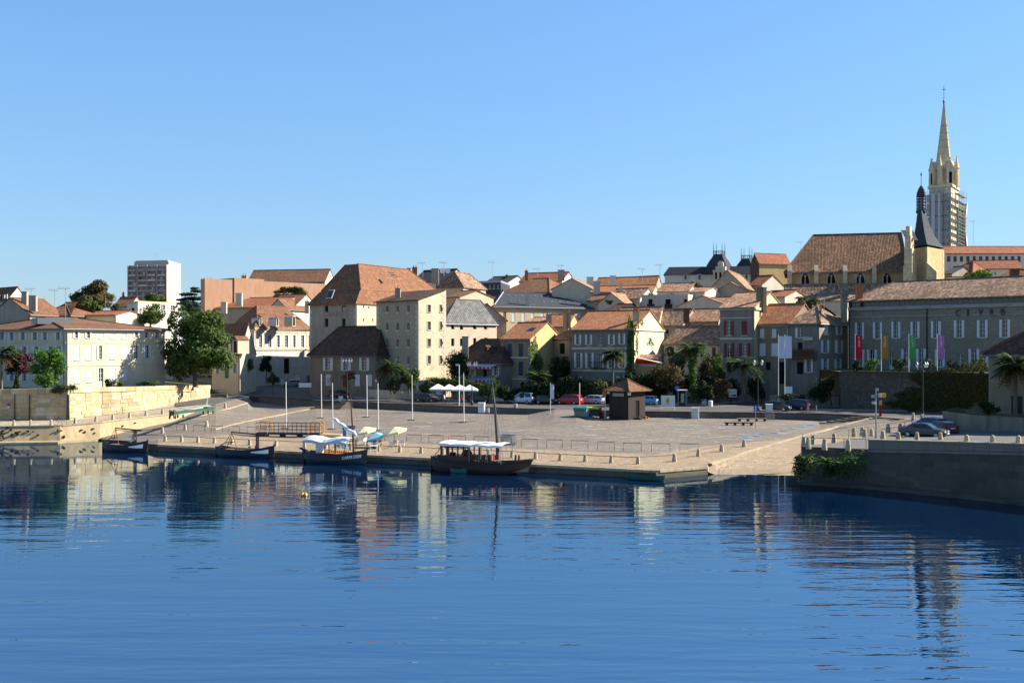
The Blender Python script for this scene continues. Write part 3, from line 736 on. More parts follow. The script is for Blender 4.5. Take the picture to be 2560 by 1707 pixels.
# kerb lines of pale stone across the square
def kerb_line(label, pts, wd=.35, h=.1, m='quaytop'):
    q = [gp(*p) for p in pts]; root = thing('kerb', label, 'kerb', q[len(q) // 2])
    for a, b in zip(q, q[1:]):
        d = b - a; L = d.length; n = max(1, int(L / 2.2)); dn = d / L; s = Vector((-dn.y, dn.x, 0)).normalized() * wd
        for k in range(n): mb = MB(); mb.obox(a + d * k / n - Vector((0, 0, .1)), d / n - dn * .03, s, Vector((0, 0, .1 + h))); mb.build('kerb_stone', M[m], root)
kerb_line('pale stone kerb climbing from the crane beam to the street', [(540, 1074), (600, 1058), (660, 1046), (720, 1034), (775, 1023)])
kerb_line('pale kerb curving up from the slipway to the wide steps', [(1780, 1160), (1850, 1138), (1920, 1116), (2010, 1090), (2100, 1066), (2185, 1045)], .45, .08)
kerb_line('pale kerb below the handrail left of the leafless ramp', [(470, 1048), (520, 1036), (575, 1022), (620, 1008)], .35, .12)
# painted marks worn on the cobbles
M['worn_paint'] = mat('worn_white_paint', (.62, .6, .56), .7); M['blue_paint'] = mat('blue_road_paint', (.09, .3, .72), .6)
rg = random.Random(21)
for k in range(150):
    px = rg.uniform(880, 1980); w_ = row(wp(px)); py = rg.uniform(w_ + 6, w_ + 62)
    if 1480 < px < 1640 and py < 1056: continue
    p = gp(px, py); L = rg.choice([.5, .7, .9, 1.1, 1.4, 2.6 if rg.random() < .4 else .8]); dv = Vector((rg.uniform(.9, 1), rg.uniform(-.35, .1), 0)); q = p + dv * L; q.z = gz(CX + q.x / q.y * F, q.y)
    mb = MB(); line([p, q], rg.uniform(.1, .3), .035, mb); o = mb.build('painted_mark', M['worn_paint'], square)
for px, py in ((1868, 1093), (1893, 1089), (1913, 1085), (1936, 1081), (1960, 1075.5), (1982, 1071), (2003, 1067), (2027, 1062)):
    p = gp(px, py); mb = MB(); u = Vector((.93, .36, 0)); n = Vector((-.36, .93, 0)); up = Vector((0, 0, .035))
    q = [p - u * .45 - n * .45 + up, p + u * .2 - n * .45 + up, p + u * .55 + up, p + u * .2 + n * .45 + up, p - u * .45 + n * .45 + up]; mb.face(q); mb.build('blue_arrow', M['blue_paint'], square)

# left: embankment wall, sloping path, garden wall, terrace
ET = [(-500, 139, 2.05), (0, 139, 2.05), (150, 140, 2.1), (250, 143.6, 2.3), (350, 150.3, 2.5), (430, 155.8, 2.65), (520, 177, 2.8), (545, 180, 2.81)]
GT = [(-500, 149, 2.1, 6.2), (0, 149, 2.1, 6.2), (170, 150, 2.1, 6.38), (250, 157, 2.2, 6.2), (350, 163, 2.4, 6.1), (420, 178, 2.6, 5.7), (525, 201, 2.8, 4.97)]
def ep(px): Y, z = itp(ET, px); p = P2(px, Y); return Vector((p.x, p.y, z))
def gpt(px): Y, z, zt = itp(GT, px); p = P2(px, Y); return Vector((p.x, p.y, z))
struct(sheet('path', [-500, -200, 0, 75, 150, 200, 250, 300, 350, 390, 430, 475, 520], ep, lambda px: gpt(min(px, 525)), 3, M['stonepath'], .01))
ew = thing('embankment_wall', 'curving stone embankment wall rising from the water at the left', 'wall', ep(150) - Vector((0, 0, 2)))
def foot(px):
    if px <= 250: e = itp([(-500, 137.2), (0, 137.4), (150, 138.8), (250, 142.6)], px)[0]; p = P2(px, e); return Vector((p.x, p.y, -.8))
    w_ = wp(px); return Vector((w_.x, w_.y, w_.z - .4))
mb = MB(); pe = [-500, -200, 0, 75, 150, 200, 250, 300, 350, 390, 430, 445, 470, 500, 520, 545]
for a, b in zip(pe, pe[1:]):
    A, B, C_, D_ = foot(a), foot(b), ep(b), ep(a); mb.face([A, B, C_ - Vector((0, 0, .12)), D_ - Vector((0, 0, .12))])
mb.build('wall_face', M['embank'], ew)
mb = MB(); 
for a, b in zip(pe[:7], pe[1:7]):
    A, B = foot(a), foot(b); o = Vector((.1, -.9, 0)); A.z = B.z = .22; mb.face([A + o, B + o, B + Vector((0, .6, .05)), A + Vector((0, .6, .05))]); mb.face([A + o - Vector((0, 0, 1)), B + o - Vector((0, 0, 1)), B + o, A + o])
mb.build('footing', M['embank'], ew)
x = -60
while x < 440:
    x2 = min(x + 24, 442); a, b = ep(x), ep(x2); d = b - a; L = d.length; d /= L; n = Vector((d.y, -d.x, 0)).normalized(); mb = MB(); mb.obox(a + n * .1 - Vector((0, 0, .14)), d * (L - .02), Vector((0, 0, .16)), -n * .5); mb.build('coping_stone', M['quaytop'], ew); x = x2
gw = thing('garden_wall', 'tall honey coloured stone garden wall above the riverside path', 'wall', gpt(200))
mb = MB(); pg = [-500, -200, 0, 85, 170, 210, 250, 300, 350, 385, 420, 470, 525]
def wtop(px): p = gpt(px); return Vector((p.x, p.y, itp(GT, px)[2]))
for a, b in zip(pg, pg[1:]):
    mb.face([gpt(a) - Vector((0, 0, .4)), gpt(b) - Vector((0, 0, .4)), wtop(b), wtop(a)])
    ba, bb = wtop(a) + Vector((-.2, .6, 0)), wtop(b) + Vector((-.2, .6, 0)); mb.face([wtop(a), wtop(b), bb, ba]); mb.face([(bb.x, bb.y, 2), (ba.x, ba.y, 2), ba, bb])
e0 = wtop(525); e1 = gpt(525); mb.face([e1, (e1.x - .2, e1.y + .6, 2.6), (e0.x - .2, e0.y + .6, e0.z), e0])
mb.build('wall_face', M['stonewall'], gw)
SM = [ashlar('wall_block_%d' % k, c, 9, 9, .08, .95) for k, c in enumerate([(.55, .43, .27), (.48, .36, .21), (.58, .49, .35), (.42, .32, .2), (.52, .39, .23)])]
rg = random.Random(5); nst = 0
for a, b in zip(pg[2:], pg[3:]):
    A0, B0 = gpt(a), gpt(b); d = (B0 - A0); d.z = 0; L = d.length; d /= L; n = Vector((d.y, -d.x, 0)); hgt = wtop(a).z - A0.z - .75; rows = max(1, int(hgt / .5))
    for r_ in range(rows):
        u = rg.uniform(0, .5)
        while u < L - .4:
            wdt = min(rg.uniform(.9, 1.7), L - u); zz = A0.z + (B0.z - A0.z) * u / L + hgt * r_ / rows
            if rg.random() < .80 and nst < 298:
                mb = MB(); mb.obox(A0 + d * u + n * .0 + Vector((0, 0, zz - A0.z + .02)), d * (wdt - .03), Vector((0, 0, hgt / rows - .03)), n * rg.uniform(.03, .075)); mb.build('stone', rg.choice(SM), gw); nst += 1
            u += wdt
x = -60
while x < 522:
    x2 = min(x + 22, 525); a, b = wtop(x), wtop(x2); d = b - a; L = d.length; d /= L; n = Vector((d.y, -d.x, 0)).normalized(); mb = MB(); mb.obox(a + n * .14 + Vector((0, 0, -.62)), d * (L - .02), Vector((0, 0, .65)), -n * .75); mb.build('coping_stone', rg.choice(SM), gw); x = x2
for px, wd in ((171, .4), (75, .18), (38, .12)):
    a = gpt(px); mb = MB(); mb.box((a.x, a.y - .1, a.z + 1.7), (wd, .3, 3.4), 0, .1, .6); mb.build('buttress_strip', M['quaystone'], gw)
def terr_far(px): p = P2(px, 300); return Vector((p.x, p.y, 5.3 if px < 350 else itp([(350, 5.3), (525, 3.9)], px)[0]))
def terr_near(px): q = wtop(px); q.z = itp([(-500, 5.3), (350, 5.2), (420, 4.7), (525, 3.9)], px)[0]; q.y += .5; return q
M['lawn'] = plaster('garden_ground', (.11, .12, .05), .4)
struct(sheet('garden_terrace', [-500, -200, 0, 170, 250, 350, 420, 525], terr_near, terr_far, 4, M['lawn']))

# right: raised quay platform with parapet
NT_ = [(2003, 98.5, 3.18), (2090, 96.9, 3.2), (2170, 95.3, 3.22), (2560, 86, 3.85), (2760, 81.5, 4.1), (3300, 74, 4.4)]
FT_ = [(2003, 99.2), (2090, 102.5), (2135, 107), (2240, 115), (2285, 139), (2300, 143), (2760, 150), (3300, 150)]
def npt(px): Y, z = itp(NT_, px); p = P2(px, Y); return Vector((p.x, p.y, z))
def fpt(px):
    Y = itp(FT_, px)[0]; p = P2(px, Y); z0 = itp(NT_, px)[1]; k = max(0, min(1, (Y - 100) / 40)); return Vector((p.x, p.y, z0 + (2.815 - z0) * k))
pp = [2003, 2030, 2060, 2090, 2135, 2170, 2200, 2240, 2285, 2300, 2400, 2560, 2760, 3300]
struct(sheet('quay_platform', pp, npt, fpt, 5, M['asphalt2'], .006))
pw = thing('quay_wall', 'tall mossy quay wall below the parking platform at the right', 'wall', npt(2200) - Vector((0, 0, 3.2)))
WB = [(1996, 97.6), (2090, 95.8), (2170, 94.3), (2560, 84.6), (2760, 80), (3300, 72)]
mb = MB()
for a, b in zip(pp, pp[1:]):
    A, B = P2(a, itp(WB, a)[0]), P2(b, itp(WB, b)[0]); mb.face([(A.x, A.y, -1.5), (B.x, B.y, -1.5), npt(b), npt(a)])
    A, B = fpt(a), fpt(b)
    if a < 2300: mb.face([(B.x, B.y, -1), (A.x, A.y, -1), A, B])
A = P2(1996, 97.6); B = npt(2003); C_ = fpt(2003); mb.face([(C_.x - .4, C_.y + .3, -1.5), (A.x, A.y, -1.5), B, C_])
mb.build('wall_face', M['darkquay'], pw)
mb = MB()
for a, b in zip(pp, pp[1:]):
    A, B = P2(a, itp(WB, a)[0]), P2(b, itp(WB, b)[0]); mb.face([(A.x - .25, A.y - .35, .28), (B.x - .25, B.y - .35, .28), (B.x, B.y + .3, .34), (A.x, A.y + .3, .34)]); mb.face([(A.x - .25, A.y - .35, -1), (B.x - .25, B.y - .35, -1), (B.x - .25, B.y - .35, .28), (A.x - .25, A.y - .35, .28)])
mb.build('footing', M['darkquay'], pw)
M['parapet'] = ashlar('parapet_stone', (.2, .18, .15), 1.8, .8, .2)
x = 2170
while x < 3200:
    x2 = x + 38; a, b = npt(x), npt(x2); h = itp([(2170, .85), (2560, .68), (3300, .7)], x)[0]; d = b - a; L = d.length; d /= L; n = Vector((d.y, -d.x, 0)).normalized(); mb = MB(); mb.obox(a - n * .05 - Vector((0, 0, .1)), d * (L - .02), Vector((0, 0, h)), -n * .38); mb.build('parapet_block', M['parapet'], pw)
    mb = MB(); mb.obox(a - Vector((0, 0, .1)) + n * .02 + Vector((0, 0, h)), d * (L - .02), Vector((0, 0, .1)), -n * .52); mb.build('parapet_cap', M['quaytop'], pw)
    mb = MB(); mb.obox(a + n * .14 - Vector((0, 0, .22)), d * (L - .02), Vector((0, 0, .2)), -n * .3); mb.build('string_course', M['parapet'], pw); x = x2
# terrace wall of the long stone house, and the house wall at far right
TZ = 8.25
tw = thing('terrace_wall', 'tall dark mottled retaining wall below the row of coloured flags', 'wall', (P2(2250, 158).x, 158, 2.8))
f_t = Face(P2(2102, 164), P2(2480, 151)); mb = MB(); wall_face(mb, f_t, 2.3, TZ, []); fb_ = Face(P2(2092, 178), P2(2102, 164)); wall_face(mb, fb_, 2.3, TZ, []); mb.build('wall_face', M['rubbledark'], tw)
u = 0
while u < f_t.L - .1: mb = MB(); slab(mb, f_t, u, min(u + 1.5, f_t.L) - .02, TZ - .05, TZ + .12 + rnd.uniform(0, .015), -.5, .1); mb.build('coping_stone', M['quaystone'], tw); u += 1.5
a, b = f_t.pt(0, TZ), f_t.pt(f_t.L, TZ); mb = MB(); mb.face([a, b, b + Vector((25, 40, 0)), a + Vector((3, 40, 0))]); struct(mb.build('house_terrace', M['lawn']))
# the town ground behind, one sheet to the horizon
def tz(Y): return 2.7 + max(0, min(7.3, (Y - 212) * .038))
mb = MB(); ysl = [206, 212, 240, 280, 340, 405, 600, 1200, 3000, 9000]
for a, b in zip(ysl, ysl[1:]):
    for x0, x1 in ((-9000, -400), (-400, 400), (400, 9000)): mb.face([(x0, a, tz(a)), (x1, a, tz(a)), (x1, b, tz(b)), (x0, b, tz(b))])
for x0, x1, y0 in ((-2000, -75, 149), (60, 2000, 149)): mb.face([(x0, y0, 2.68), (x1, y0, 2.68), (x1, 206.2, 2.69), (x0, 206.2, 2.69)])
struct(mb.build('ground', M['town']))
# ------------------------------------------------------------------ buildings
def row_of(xs, y0, y1, w_, st, *sm): return [(x, y0, y1, w_, st) + sm for x in xs]
def dormer(o, px, py0, py1, wpx, Y, m='t_brown', wm='frame', gab=True, face=None):
    """a small roof window house standing on the roof, facing like the given face"""
    f = face or o.fr; p0 = P(px - wpx / 2, py1, Y); p1 = P(px + wpx / 2, py1, Y); zt = ZP(py0, Y); W = (p1 - p0).length; u = f.u3; n = f.n3; c = (p0 + p1) / 2
    mb = MB(); q = c - u * W / 2; mb.obox(q, u * W, Vector((0, 0, zt - q.z)), -n * 2.4); ob = mb.build('dormer', M[wm], o.root)
    mb = MB(); t = .12 * W; mb.face([q + u * t * 1.5 + n * .01 + Vector((0, 0, .15)), q + u * (W - t * 1.5) + n * .01 + Vector((0, 0, .15)), q + u * (W - t * 1.5) + n * .01 + Vector((0, 0, zt - q.z - .15)), q + u * t * 1.5 + n * .01 + Vector((0, 0, zt - q.z - .15))]); mb.build('pane', M['glass'], ob)
    mb = MB(); z1 = Vector((0, 0, zt - q.z)); ap = c + Vector((0, 0, zt - q.z + (.45 * W if gab else .12))); a, b = q - u * .12 + n * .15 + z1, q + u * (W + .12) + n * .15 + z1; k = -n * 2.6; ap = ap + n * .15
    mb.face([a, ap, ap + k, a + k]); mb.face([ap, b, b + k, ap + k]); mb.face([a, b, ap]); mb.build('dormer_roof', M[m], ob)
def ridge_pt(o, t): return o.r1.lerp(o.r2, t)

# --- long cream mansion at the left
o = bld('mansion', 'long cream three storey mansion with white shutters above the garden wall', (163, 172), (-90, 197), (412, 187), 822, 4.8, 'hip', wall='cream', rm='t_brown', zr=16.6, ins=6, along='b', over=.5, cornice=(.35, .25),
    winR=[(190.5, 828, 845, 8, 'sh'), (220.5, 828, 845, 8, 'sh'), (253, 828, 846, 12, 'cl'), (282, 828, 846, 12, 'cl'), (311, 828, 846, 12, 'cl'), (341, 829, 844, 8, 'sh'), (366, 829, 844, 8, 'sh'), (392, 829, 844, 8, 'sh'),
          (193, 864, 900, 13, 'cl'), (222, 864, 899, 13, 'cl'), (251, 864, 898, 9, 'halfl'), (281.5, 864, 897, 13, 'cl'), (311, 864, 897, 13, 'cl'), (340, 863, 896, 9, 'sh'), (368, 863, 895, 9, 'sh'),
          (194, 922, 957, 13, 'cl'), (224, 922, 955, 13, 'cl'), (253, 920, 970, 11, 'door'), (283, 921, 953, 13, 'cl'), (312, 920, 952, 14, 'cl')],
    winL=row_of((6, 30, 58, 88, 113, 146), 830, 850, 9, 'sh') + row_of((8, 34, 62, 92, 128, 148), 866, 898, 10, 'sh') + row_of((30, 62, 95, 130), 922, 952, 10, 'sh'), courses=[('R', 914, .25), ('R', 857, .12), ('L', 857, .12)])
dp = MB(); dp.tube([o.fr.pt(.25, o.ze - .4, .12), o.fr.pt(.25, 5, .12)], .08, 6); dp.build('drainpipe', M['zinc'], o.root)
mb = MB(); q = P(130, 800, 182); mb.box((q.x, q.y, q.z - .2), (5.5, 3.5, 1.0), 0, .6); mb.build('roof_light', M['zinc'], o.root)
# houses behind it
o = bld('house', 'white gabled house with arched window at the far left edge', (18, 230), (-60, 240), (70, 236), 750, 4, 'gable', 722, 'a', wall='white', rm='t_brown', winL=[(-5, 737, 756, 6, 'win'), (9, 737, 752, 4, 'win'), (20, 735, 752, 8, 'win')])
o = bld('house', 'grey gabled house with brown roof and chimneys behind the mansion', (75, 205), (-25, 212), (160, 214), 786, 4, 'gable', 748, 'b', wall='greyplaster', rm='t_brown', winL=[(42, 779, 785, 12, 'win')])
chimney(o.root, P(62, 752, 209), 1, .8, 1.6, M['greyplaster'], 0); chimney(o.root, P(83, 762, 206), 1.3, .8, 1.6, M['greyplaster'], 0)
o = bld('house', 'low brown roofed house with rooftop dish behind the mansion', (176, 212), (95, 214), None, 788, 4, 'hip', 758, depth=10, wall='greyplaster', rm='t_brown')
o = bld('house', 'small orange roofed house peeping out behind the mansion roof', (290, 214), (215, 216), None, 788, 4, 'gable', 779, depth=9, wall='cream', rm='t_red')
o = bld('house', 'orange roofed house below the apartment tower', (326, 300), (285, 303), (358, 306), 764, 5, 'gable', 744, 'a', wall='white', rm='t_orange')
o = bld('house', 'flat roofed white house with yellow fascia left of the big tree', (345, 235), (318, 246), (442, 244), 758, 4, 'flat', wall='white', rm='yellow', winR=[(385, 762, 775, 10, 'win'), (408, 762, 775, 10, 'win'), (432, 764, 776, 10, 'win')], winL=[(332, 770, 782, 8, 'hole')])
# apartment tower
HY = 640; M['aptband'] = mat('shaded_loggia', (.34, .27, .22), .8)  # flat bands; shade of the loggia glazing is put into their colour
def apartment():
    c, a, b = P2(420, HY), P2(322, HY + 6), P2(452, HY + 22); ze = ZP(662, HY); root = thing('apartment_tower', 'tall apartment block with balconies and white end wall on the skyline', 'building', (c.x, c.y, 9)); fl, fr = Face(a, c), Face(c, b); d = a + b - c
    mb = MB(); mb.prism([a, c, b, d], 6, ze); mb.build('wall', M['hwhite'], root)
    mb = MB(); mb.prism([a - fl.n * .8 + fl.u * 3, c - fl.n * .8, b, d], ze, ze + 2.2); mb.prism([a.lerp(c, .15) - fl.n * 1, a.lerp(c, .97) - fl.n * 1, b.lerp(d, .1), b.lerp(d, .8)], ze + 2.2, ZP(650, HY)); mb.build('roof_storey', M['offwhite'], root)
    n = 8; fh = ze * 1.0
    zr = [ZP(y, HY) for y in (664, 677, 690, 703, 716, 729, 742, 755, 768)]
    for k in range(8):
        mb = MB(); slab(mb, fl, .2, fl.L - .2, zr[k + 1] + .3, zr[k] - .1, .01, .03); mb.build('glazing_shade_band', M['aptband'], root)
        mb = MB(); slab(mb, fl, 0, fl.L, zr[k + 1] - .05, zr[k + 1] + .25, .0, 1.4); sl_ = mb.build('balcony_slab', M['concrete'], root)
        for q in range(4):
            mb = MB(); u0 = fl.L * q / 4 + .5; slab(mb, fl, u0, u0 + fl.L / 4 - .9 - rnd.uniform(0, 1.2), zr[k + 1] + .25, zr[k + 1] + rnd.uniform(.9, 1.25), 1.25, 1.35); mb.build('balcony_panel', rnd.choice([M['hpink'], M['concrete'], M['hwhite']]), sl_)
            if rnd.random() < .8:
                mb = MB(); u1 = u0 + rnd.uniform(0, 2.6); slab(mb, fl, u1, u1 + rnd.uniform(1, 2.4), zr[k + 1] + .4, zr[k] - .4, .05, .09); mb.build('shutter', rnd.choice([M['hwhite'], M['hpink'], M['shutter_blue']]), root)
    for q in range(5): mb = MB(); u0 = min(max(fl.L * q / 4 - .2, 0), fl.L - .4); slab(mb, fl, u0, u0 + .4, 8, ze, .0, 1.5); mb.build('fin', M['hpink'], root)
    for z in zr: mb = MB(); slab(mb, fr, 0, fr.L, z - .15, z + .15, .003, .06); mb.build('panel_joint', M['offwhite'], root)
    mb = MB(); slab(mb, fr, fr.L * .45, fr.L * .5, 8, ze, .004, .04); mb.build('panel_joint', M['offwhite'], root)
    return root
apartment()
# orange walled complex on the left skyline
o = bld('warehouse', 'long orange walled building with stepped parapet on the left skyline', (815, 285), (512, 262), None, 715, 6, 'flat', wall='orangewall', rm='orangewall', depth=2, cat='building')
o2 = bld('warehouse', 'brown roofed hall rising above the orange walls', (812, 288), (618, 293), (838, 300), 704, 6, 'gable', 676, 'a', wall='cream', rm='t_brown', cat='building')
mb = MB(); a, c = P2(586, 267), P2(660, 272.5); mb.prism([a, c, c + Vector((-6, 6)), a + Vector((-6, 6))], 10, ZP(696, 269)); mb.build('raised_parapet', M['orangewall'], o.root)
chimney(o.root, P(611, 697, 271), 1.2, 1, .6, M['orangewall'], 2); chimney(o.root, P(520, 710, 264), 2.4, 1, .8, M['orangewall'], 3)
o = bld('house', 'low house with long red tiled roof above the leafy tree', (690, 258), (488, 266), None, 768, 5, 'gable', 746, depth=16, wall='greyplaster', rm='t_red')
o = bld('house', 'rust tiled house behind the white building with mansard roof', (740, 262), (660, 266), (792, 272), 762, 5, 'gable', 738, 'a', wall='offwhite', rm='t_rust')
o = bld('house', 'small slate edged gable with round window behind the mansard roof', (718, 256), (672, 258), (772, 266), 772, 5, 'gable', 751, 'b', wall='offwhite', rm='t_brown', winL=[(690, 757, 766, 7, 'win')])
chimney(o.root, P(598, 752, 250), 1.4, 1.0, 1.6, M['cream'], 0)

# --- white building with mansard roof
def mansard():
    C, A, B = P2(636, 232), P2(572, 246), P2(778, 246); zb, ze = 3.2, ZP(821, 232); D = A + B - C
    root = thing('white_town_house', 'white town house with mansard roof, dormers and long rows of windows', 'house', ((C.x + D.x) / 2, (C.y + D.y) / 2, zb)); o = Bld(); o.root = root; fl, fr = Face(A, C), Face(C, B); o.fl, o.fr = fl, fr
    wr = [(651, 838, 868, 8, 'sh'), (674, 838, 868, 8, 'sh'), (695, 838, 868, 8, 'sh'), (716, 838, 868, 8, 'halfr'), (735, 838, 868, 7, 'sh'), (756, 838, 868, 8, 'sh'), (773, 838, 867, 4, 'win')] + [(694, 897, 920, 9, 'cl'), (736, 896, 918, 9, 'cl'), (757, 896, 918, 9, 'cl'), (717, 896, 934, 14, 'hole'), (660, 900, 922, 9, 'cl')]
    hr = face_windows(root, fr, wr, 'shutter'); mb = MB(); wall_face(mb, fl, zb, ze, []); wall_face(mb, fr, zb, ze, hr, .2); wall_face(mb, Face(B, D), zb, ze, []); wall_face(mb, Face(D, A), zb, ze, []); mb.build('wall', M['white'], root)
    for py, h in ((873, .35), (822, .4), (830, .12)): mb = MB(); z = fr.uz(640, py)[1]; slab(mb, fr, 0, fr.L, z - h / 2, z + h / 2, .003, .22 if h > .2 else .1); mb.build('string_course', M['quoin'], root)
    for k in range(7): mb = MB(); u = fr.uz((641, 663, 685, 705, 726, 746, 767)[k], 850)[0]; slab(mb, fr, u - .22, u + .22, fr.uz(650, 868)[1], fr.uz(650, 826)[1], .004, .06); mb.build('pilaster', M['quoin'], root)
    z1 = ZP(795, 236); z2 = ZP(763, 240); ins = 1.6
    cen = (C + D) / 2
    def inset(p, k): v = cen - p; return p + v.normalized() * k
    e0 = [Vector((p.x, p.y, ze)) for p in (C, B, D, A)]; e0 = [Vector((*(Vector(p[:2]) + (Vector(p[:2]) - cen).normalized() * .4), ze)) for p in e0]; e1 = [Vector((*inset(p, 2.2), z1)) for p in (C, B, D, A)]
    r1 = Vector((*(e1[0].lerp(e1[3], .5).lerp(e1[1].lerp(e1[2], .5), .2))[:2], z2)); r2 = Vector((*(e1[0].lerp(e1[3], .5).lerp(e1[1].lerp(e1[2], .5), .85))[:2], z2))
    roof_build(root, [[e0[i], e0[(i + 1) % 4], e1[(i + 1) % 4], e1[i]] for i in range(4)], M['t_brown'], .15, name='mansard_slope')
    roof_build(root, [[e1[0], e1[1], r2, r1], [e1[1], e1[2], r2], [e1[2], e1[3], r1, r2], [e1[3], e1[0], r1]], M['t_brown'], .15, [(r1, r2), (e1[0], r1), (e1[3], r1)], M['t_red'])
    for px in (652, 694): dormer(o, px, 797, 815, 8, 233.5, 'zinc', 'frame')
    dormer(o, 735, 792, 816, 11, 236, 'quoin', 'quoin')
    chimney(root, P(560, 770, 246), 1.2, .8, 1.2, M['cream'], 0); chimney(root, P(768, 770, 246), .9, .8, 1.4, M['white'], 1)
    mb = MB(); q = P(654, 787, 236); mb.box((q.x, q.y, q.z + .1), (1.4, 1.0, .12), 0, .3); mb.build('skylight', M['glass'], root)
mansard()
# small cottage with steep dormer left of it
o = bld('cottage', 'small cream cottage with steep gabled dormer and green door beside the big tree', (600, 207), (530, 214), (640, 220), 885, 2.8, 'gable', 812, 'a', wall='cream', rm='t_brown', sm='shutter', winL=[(545, 918, 934, 8, 'sh'), (567, 906, 945, 10, 'hole'), (588, 908, 932, 8, 'sh')])
dormer(o, 588, 850, 884, 24, 206.6, 't_brown', 'cream', face=o.fl); 
f = o.fl; h = (f.uz(583, 870)[0], f.uz(593, 870)[0], f.uz(588, 883)[1], f.uz(588, 860)[1]); fz = Face(f.pt(0, 0, .5).xy, f.pt(f.L, 0, .5).xy); window_parts(o.root, fz, h, 'sh', rev=-.02)
mb = MB(); h = (f.uz(562, 920)[0], f.uz(571, 920)[0], f.uz(566, 945)[1], f.uz(566, 908)[1]); slab(mb, f, h[0], h[1], h[2], h[3], -.12, -.08); mb.build('door', M['doorgreen'], o.root)

# --- great granary with rusty hipped roof
def granary():
    C, A, B = P2(892, 212), P2(774, 221), P2(1135, 245); D = A + B - C; zb, ze = 2.8, ZP(757, 212); root = thing('granary', 'tall granary with huge rust tiled hipped roof and faded painted lettering', 'building', ((C.x + D.x) / 2, (C.y + D.y) / 2, zb)); o = Bld(); o.root = root; fl, fr = Face(A, C), Face(C, B); o.fl, o.fr = fl, fr
    hl = face_windows(root, fl, [(816, 764, 780, 9, 'hole'), (859, 764, 779, 9, 'hole'), (816, 796, 817, 9, 'hole'), (859, 796, 817, 9, 'hole'), (818, 850, 870, 9, 'hole')], 'shutter', .35)
    hr = face_windows(root, fr, [(909, 764, 770, 3, 'hole'), (909, 796, 803, 3, 'hole'), (932, 796, 803, 3, 'hole'), (922, 766, 772, 3, 'hole')], 'shutter', .3)
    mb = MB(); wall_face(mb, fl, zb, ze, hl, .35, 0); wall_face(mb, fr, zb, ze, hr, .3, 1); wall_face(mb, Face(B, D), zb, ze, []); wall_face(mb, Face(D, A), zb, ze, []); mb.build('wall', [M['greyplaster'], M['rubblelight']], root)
    mb = MB(); f = fl; h = hl[1]; slab(mb, f, h[0] + .1, h[1] - .1, h[2], h[3] - .25, -.2, -.15); mb.build('brick_infill', M['brickpink'], root)
    quoins(o, fl, 1, zb + 6, ze - .2, hh=.6); quoins(o, fl, 0, zb + 6, ze - .2, hh=.6); quoins(o, fr, 0, zb + 6, ze - .2, hh=.6)
    cen = (C + D) / 2; z1 = ZP(723, 214); z2 = 28.2
    R4 = (C, B, D, A); e0 = [Vector((*(p + (p - cen).normalized() * .7), ze - .1)) for p in R4]; e1 = [Vector((*(p + (cen - p).normalized() * 2.6), z1)) for p in R4]; e1b = [q + Vector((0, 0, -.14)) + Vector((*((q.xy - cen).normalized() * .3), 0)) for q in e1]
    m1 = e1[0].lerp(e1[3], .5); m2 = e1[1].lerp(e1[2], .5); t1 = m1.lerp(m2, .12); t2 = m1.lerp(m2, .7)
    # short ridge platform: front edge facing C
    w_ = (e1[3] - e1[0]).xy; r = [t1 - Vector((*w_, 0)) * .16, t2 - Vector((*w_, 0)) * .16, t2 + Vector((*w_, 0)) * .16, t1 + Vector((*w_, 0)) * .16]
    for q in r: q.z = z2
    roof_build(root, [[e0[i], e0[(i + 1) % 4], e1b[(i + 1) % 4], e1b[i]] for i in range(4)], M['t_rust'], .15, name='lower_roof')
    roof_build(root, [[e1[i], e1[(i + 1) % 4], r[(i + 1) % 4], r[i]] for i in range(4)] + [r], M['t_rust'], .15, [(e1[0], r[0]), (e1[3], r[3]), (r[0], r[1]), (e1[1], r[1])], M['t_rust'])
    mb = MB(); q = P(826, 734, 214.5); mb.obox(q - fl.u3 * .85 - Vector((0, 0, .95)) + fl.n3 * .35, fl.u3 * 1.7, Vector((0, 0, 1.7)) - fl.n3 * .75, fl.n3 * .1); s_ = mb.build('skylight', M['frame'], root)
    mb = MB(); mb.obox(q - fl.u3 * .68 - Vector((0, 0, .78)) + fl.n3 * .42, fl.u3 * 1.36, Vector((0, 0, 1.36)) - fl.n3 * .6, fl.n3 * .06); mb.build('pane', M['glass'], s_)
    mb = MB(); q = P(982, 687, 224); mb.box((q.x, q.y, q.z), (1.0, .8, .12)); mb.box((q.x - .3, q.y, q.z + .35), (.9, .7, .1), 0, .4); mb.build('roof_hatch', M['zinc'], root)
    # faded painted word on the left wall
    txt(root, 'GRAINES', fl, 810, 868, 792, 778, M['fadedred'], 'painted_lettering')
M['fadedred'] = plaster('faded_red_paint', (.34, .19, .13), .6, (.38, .3, .22))
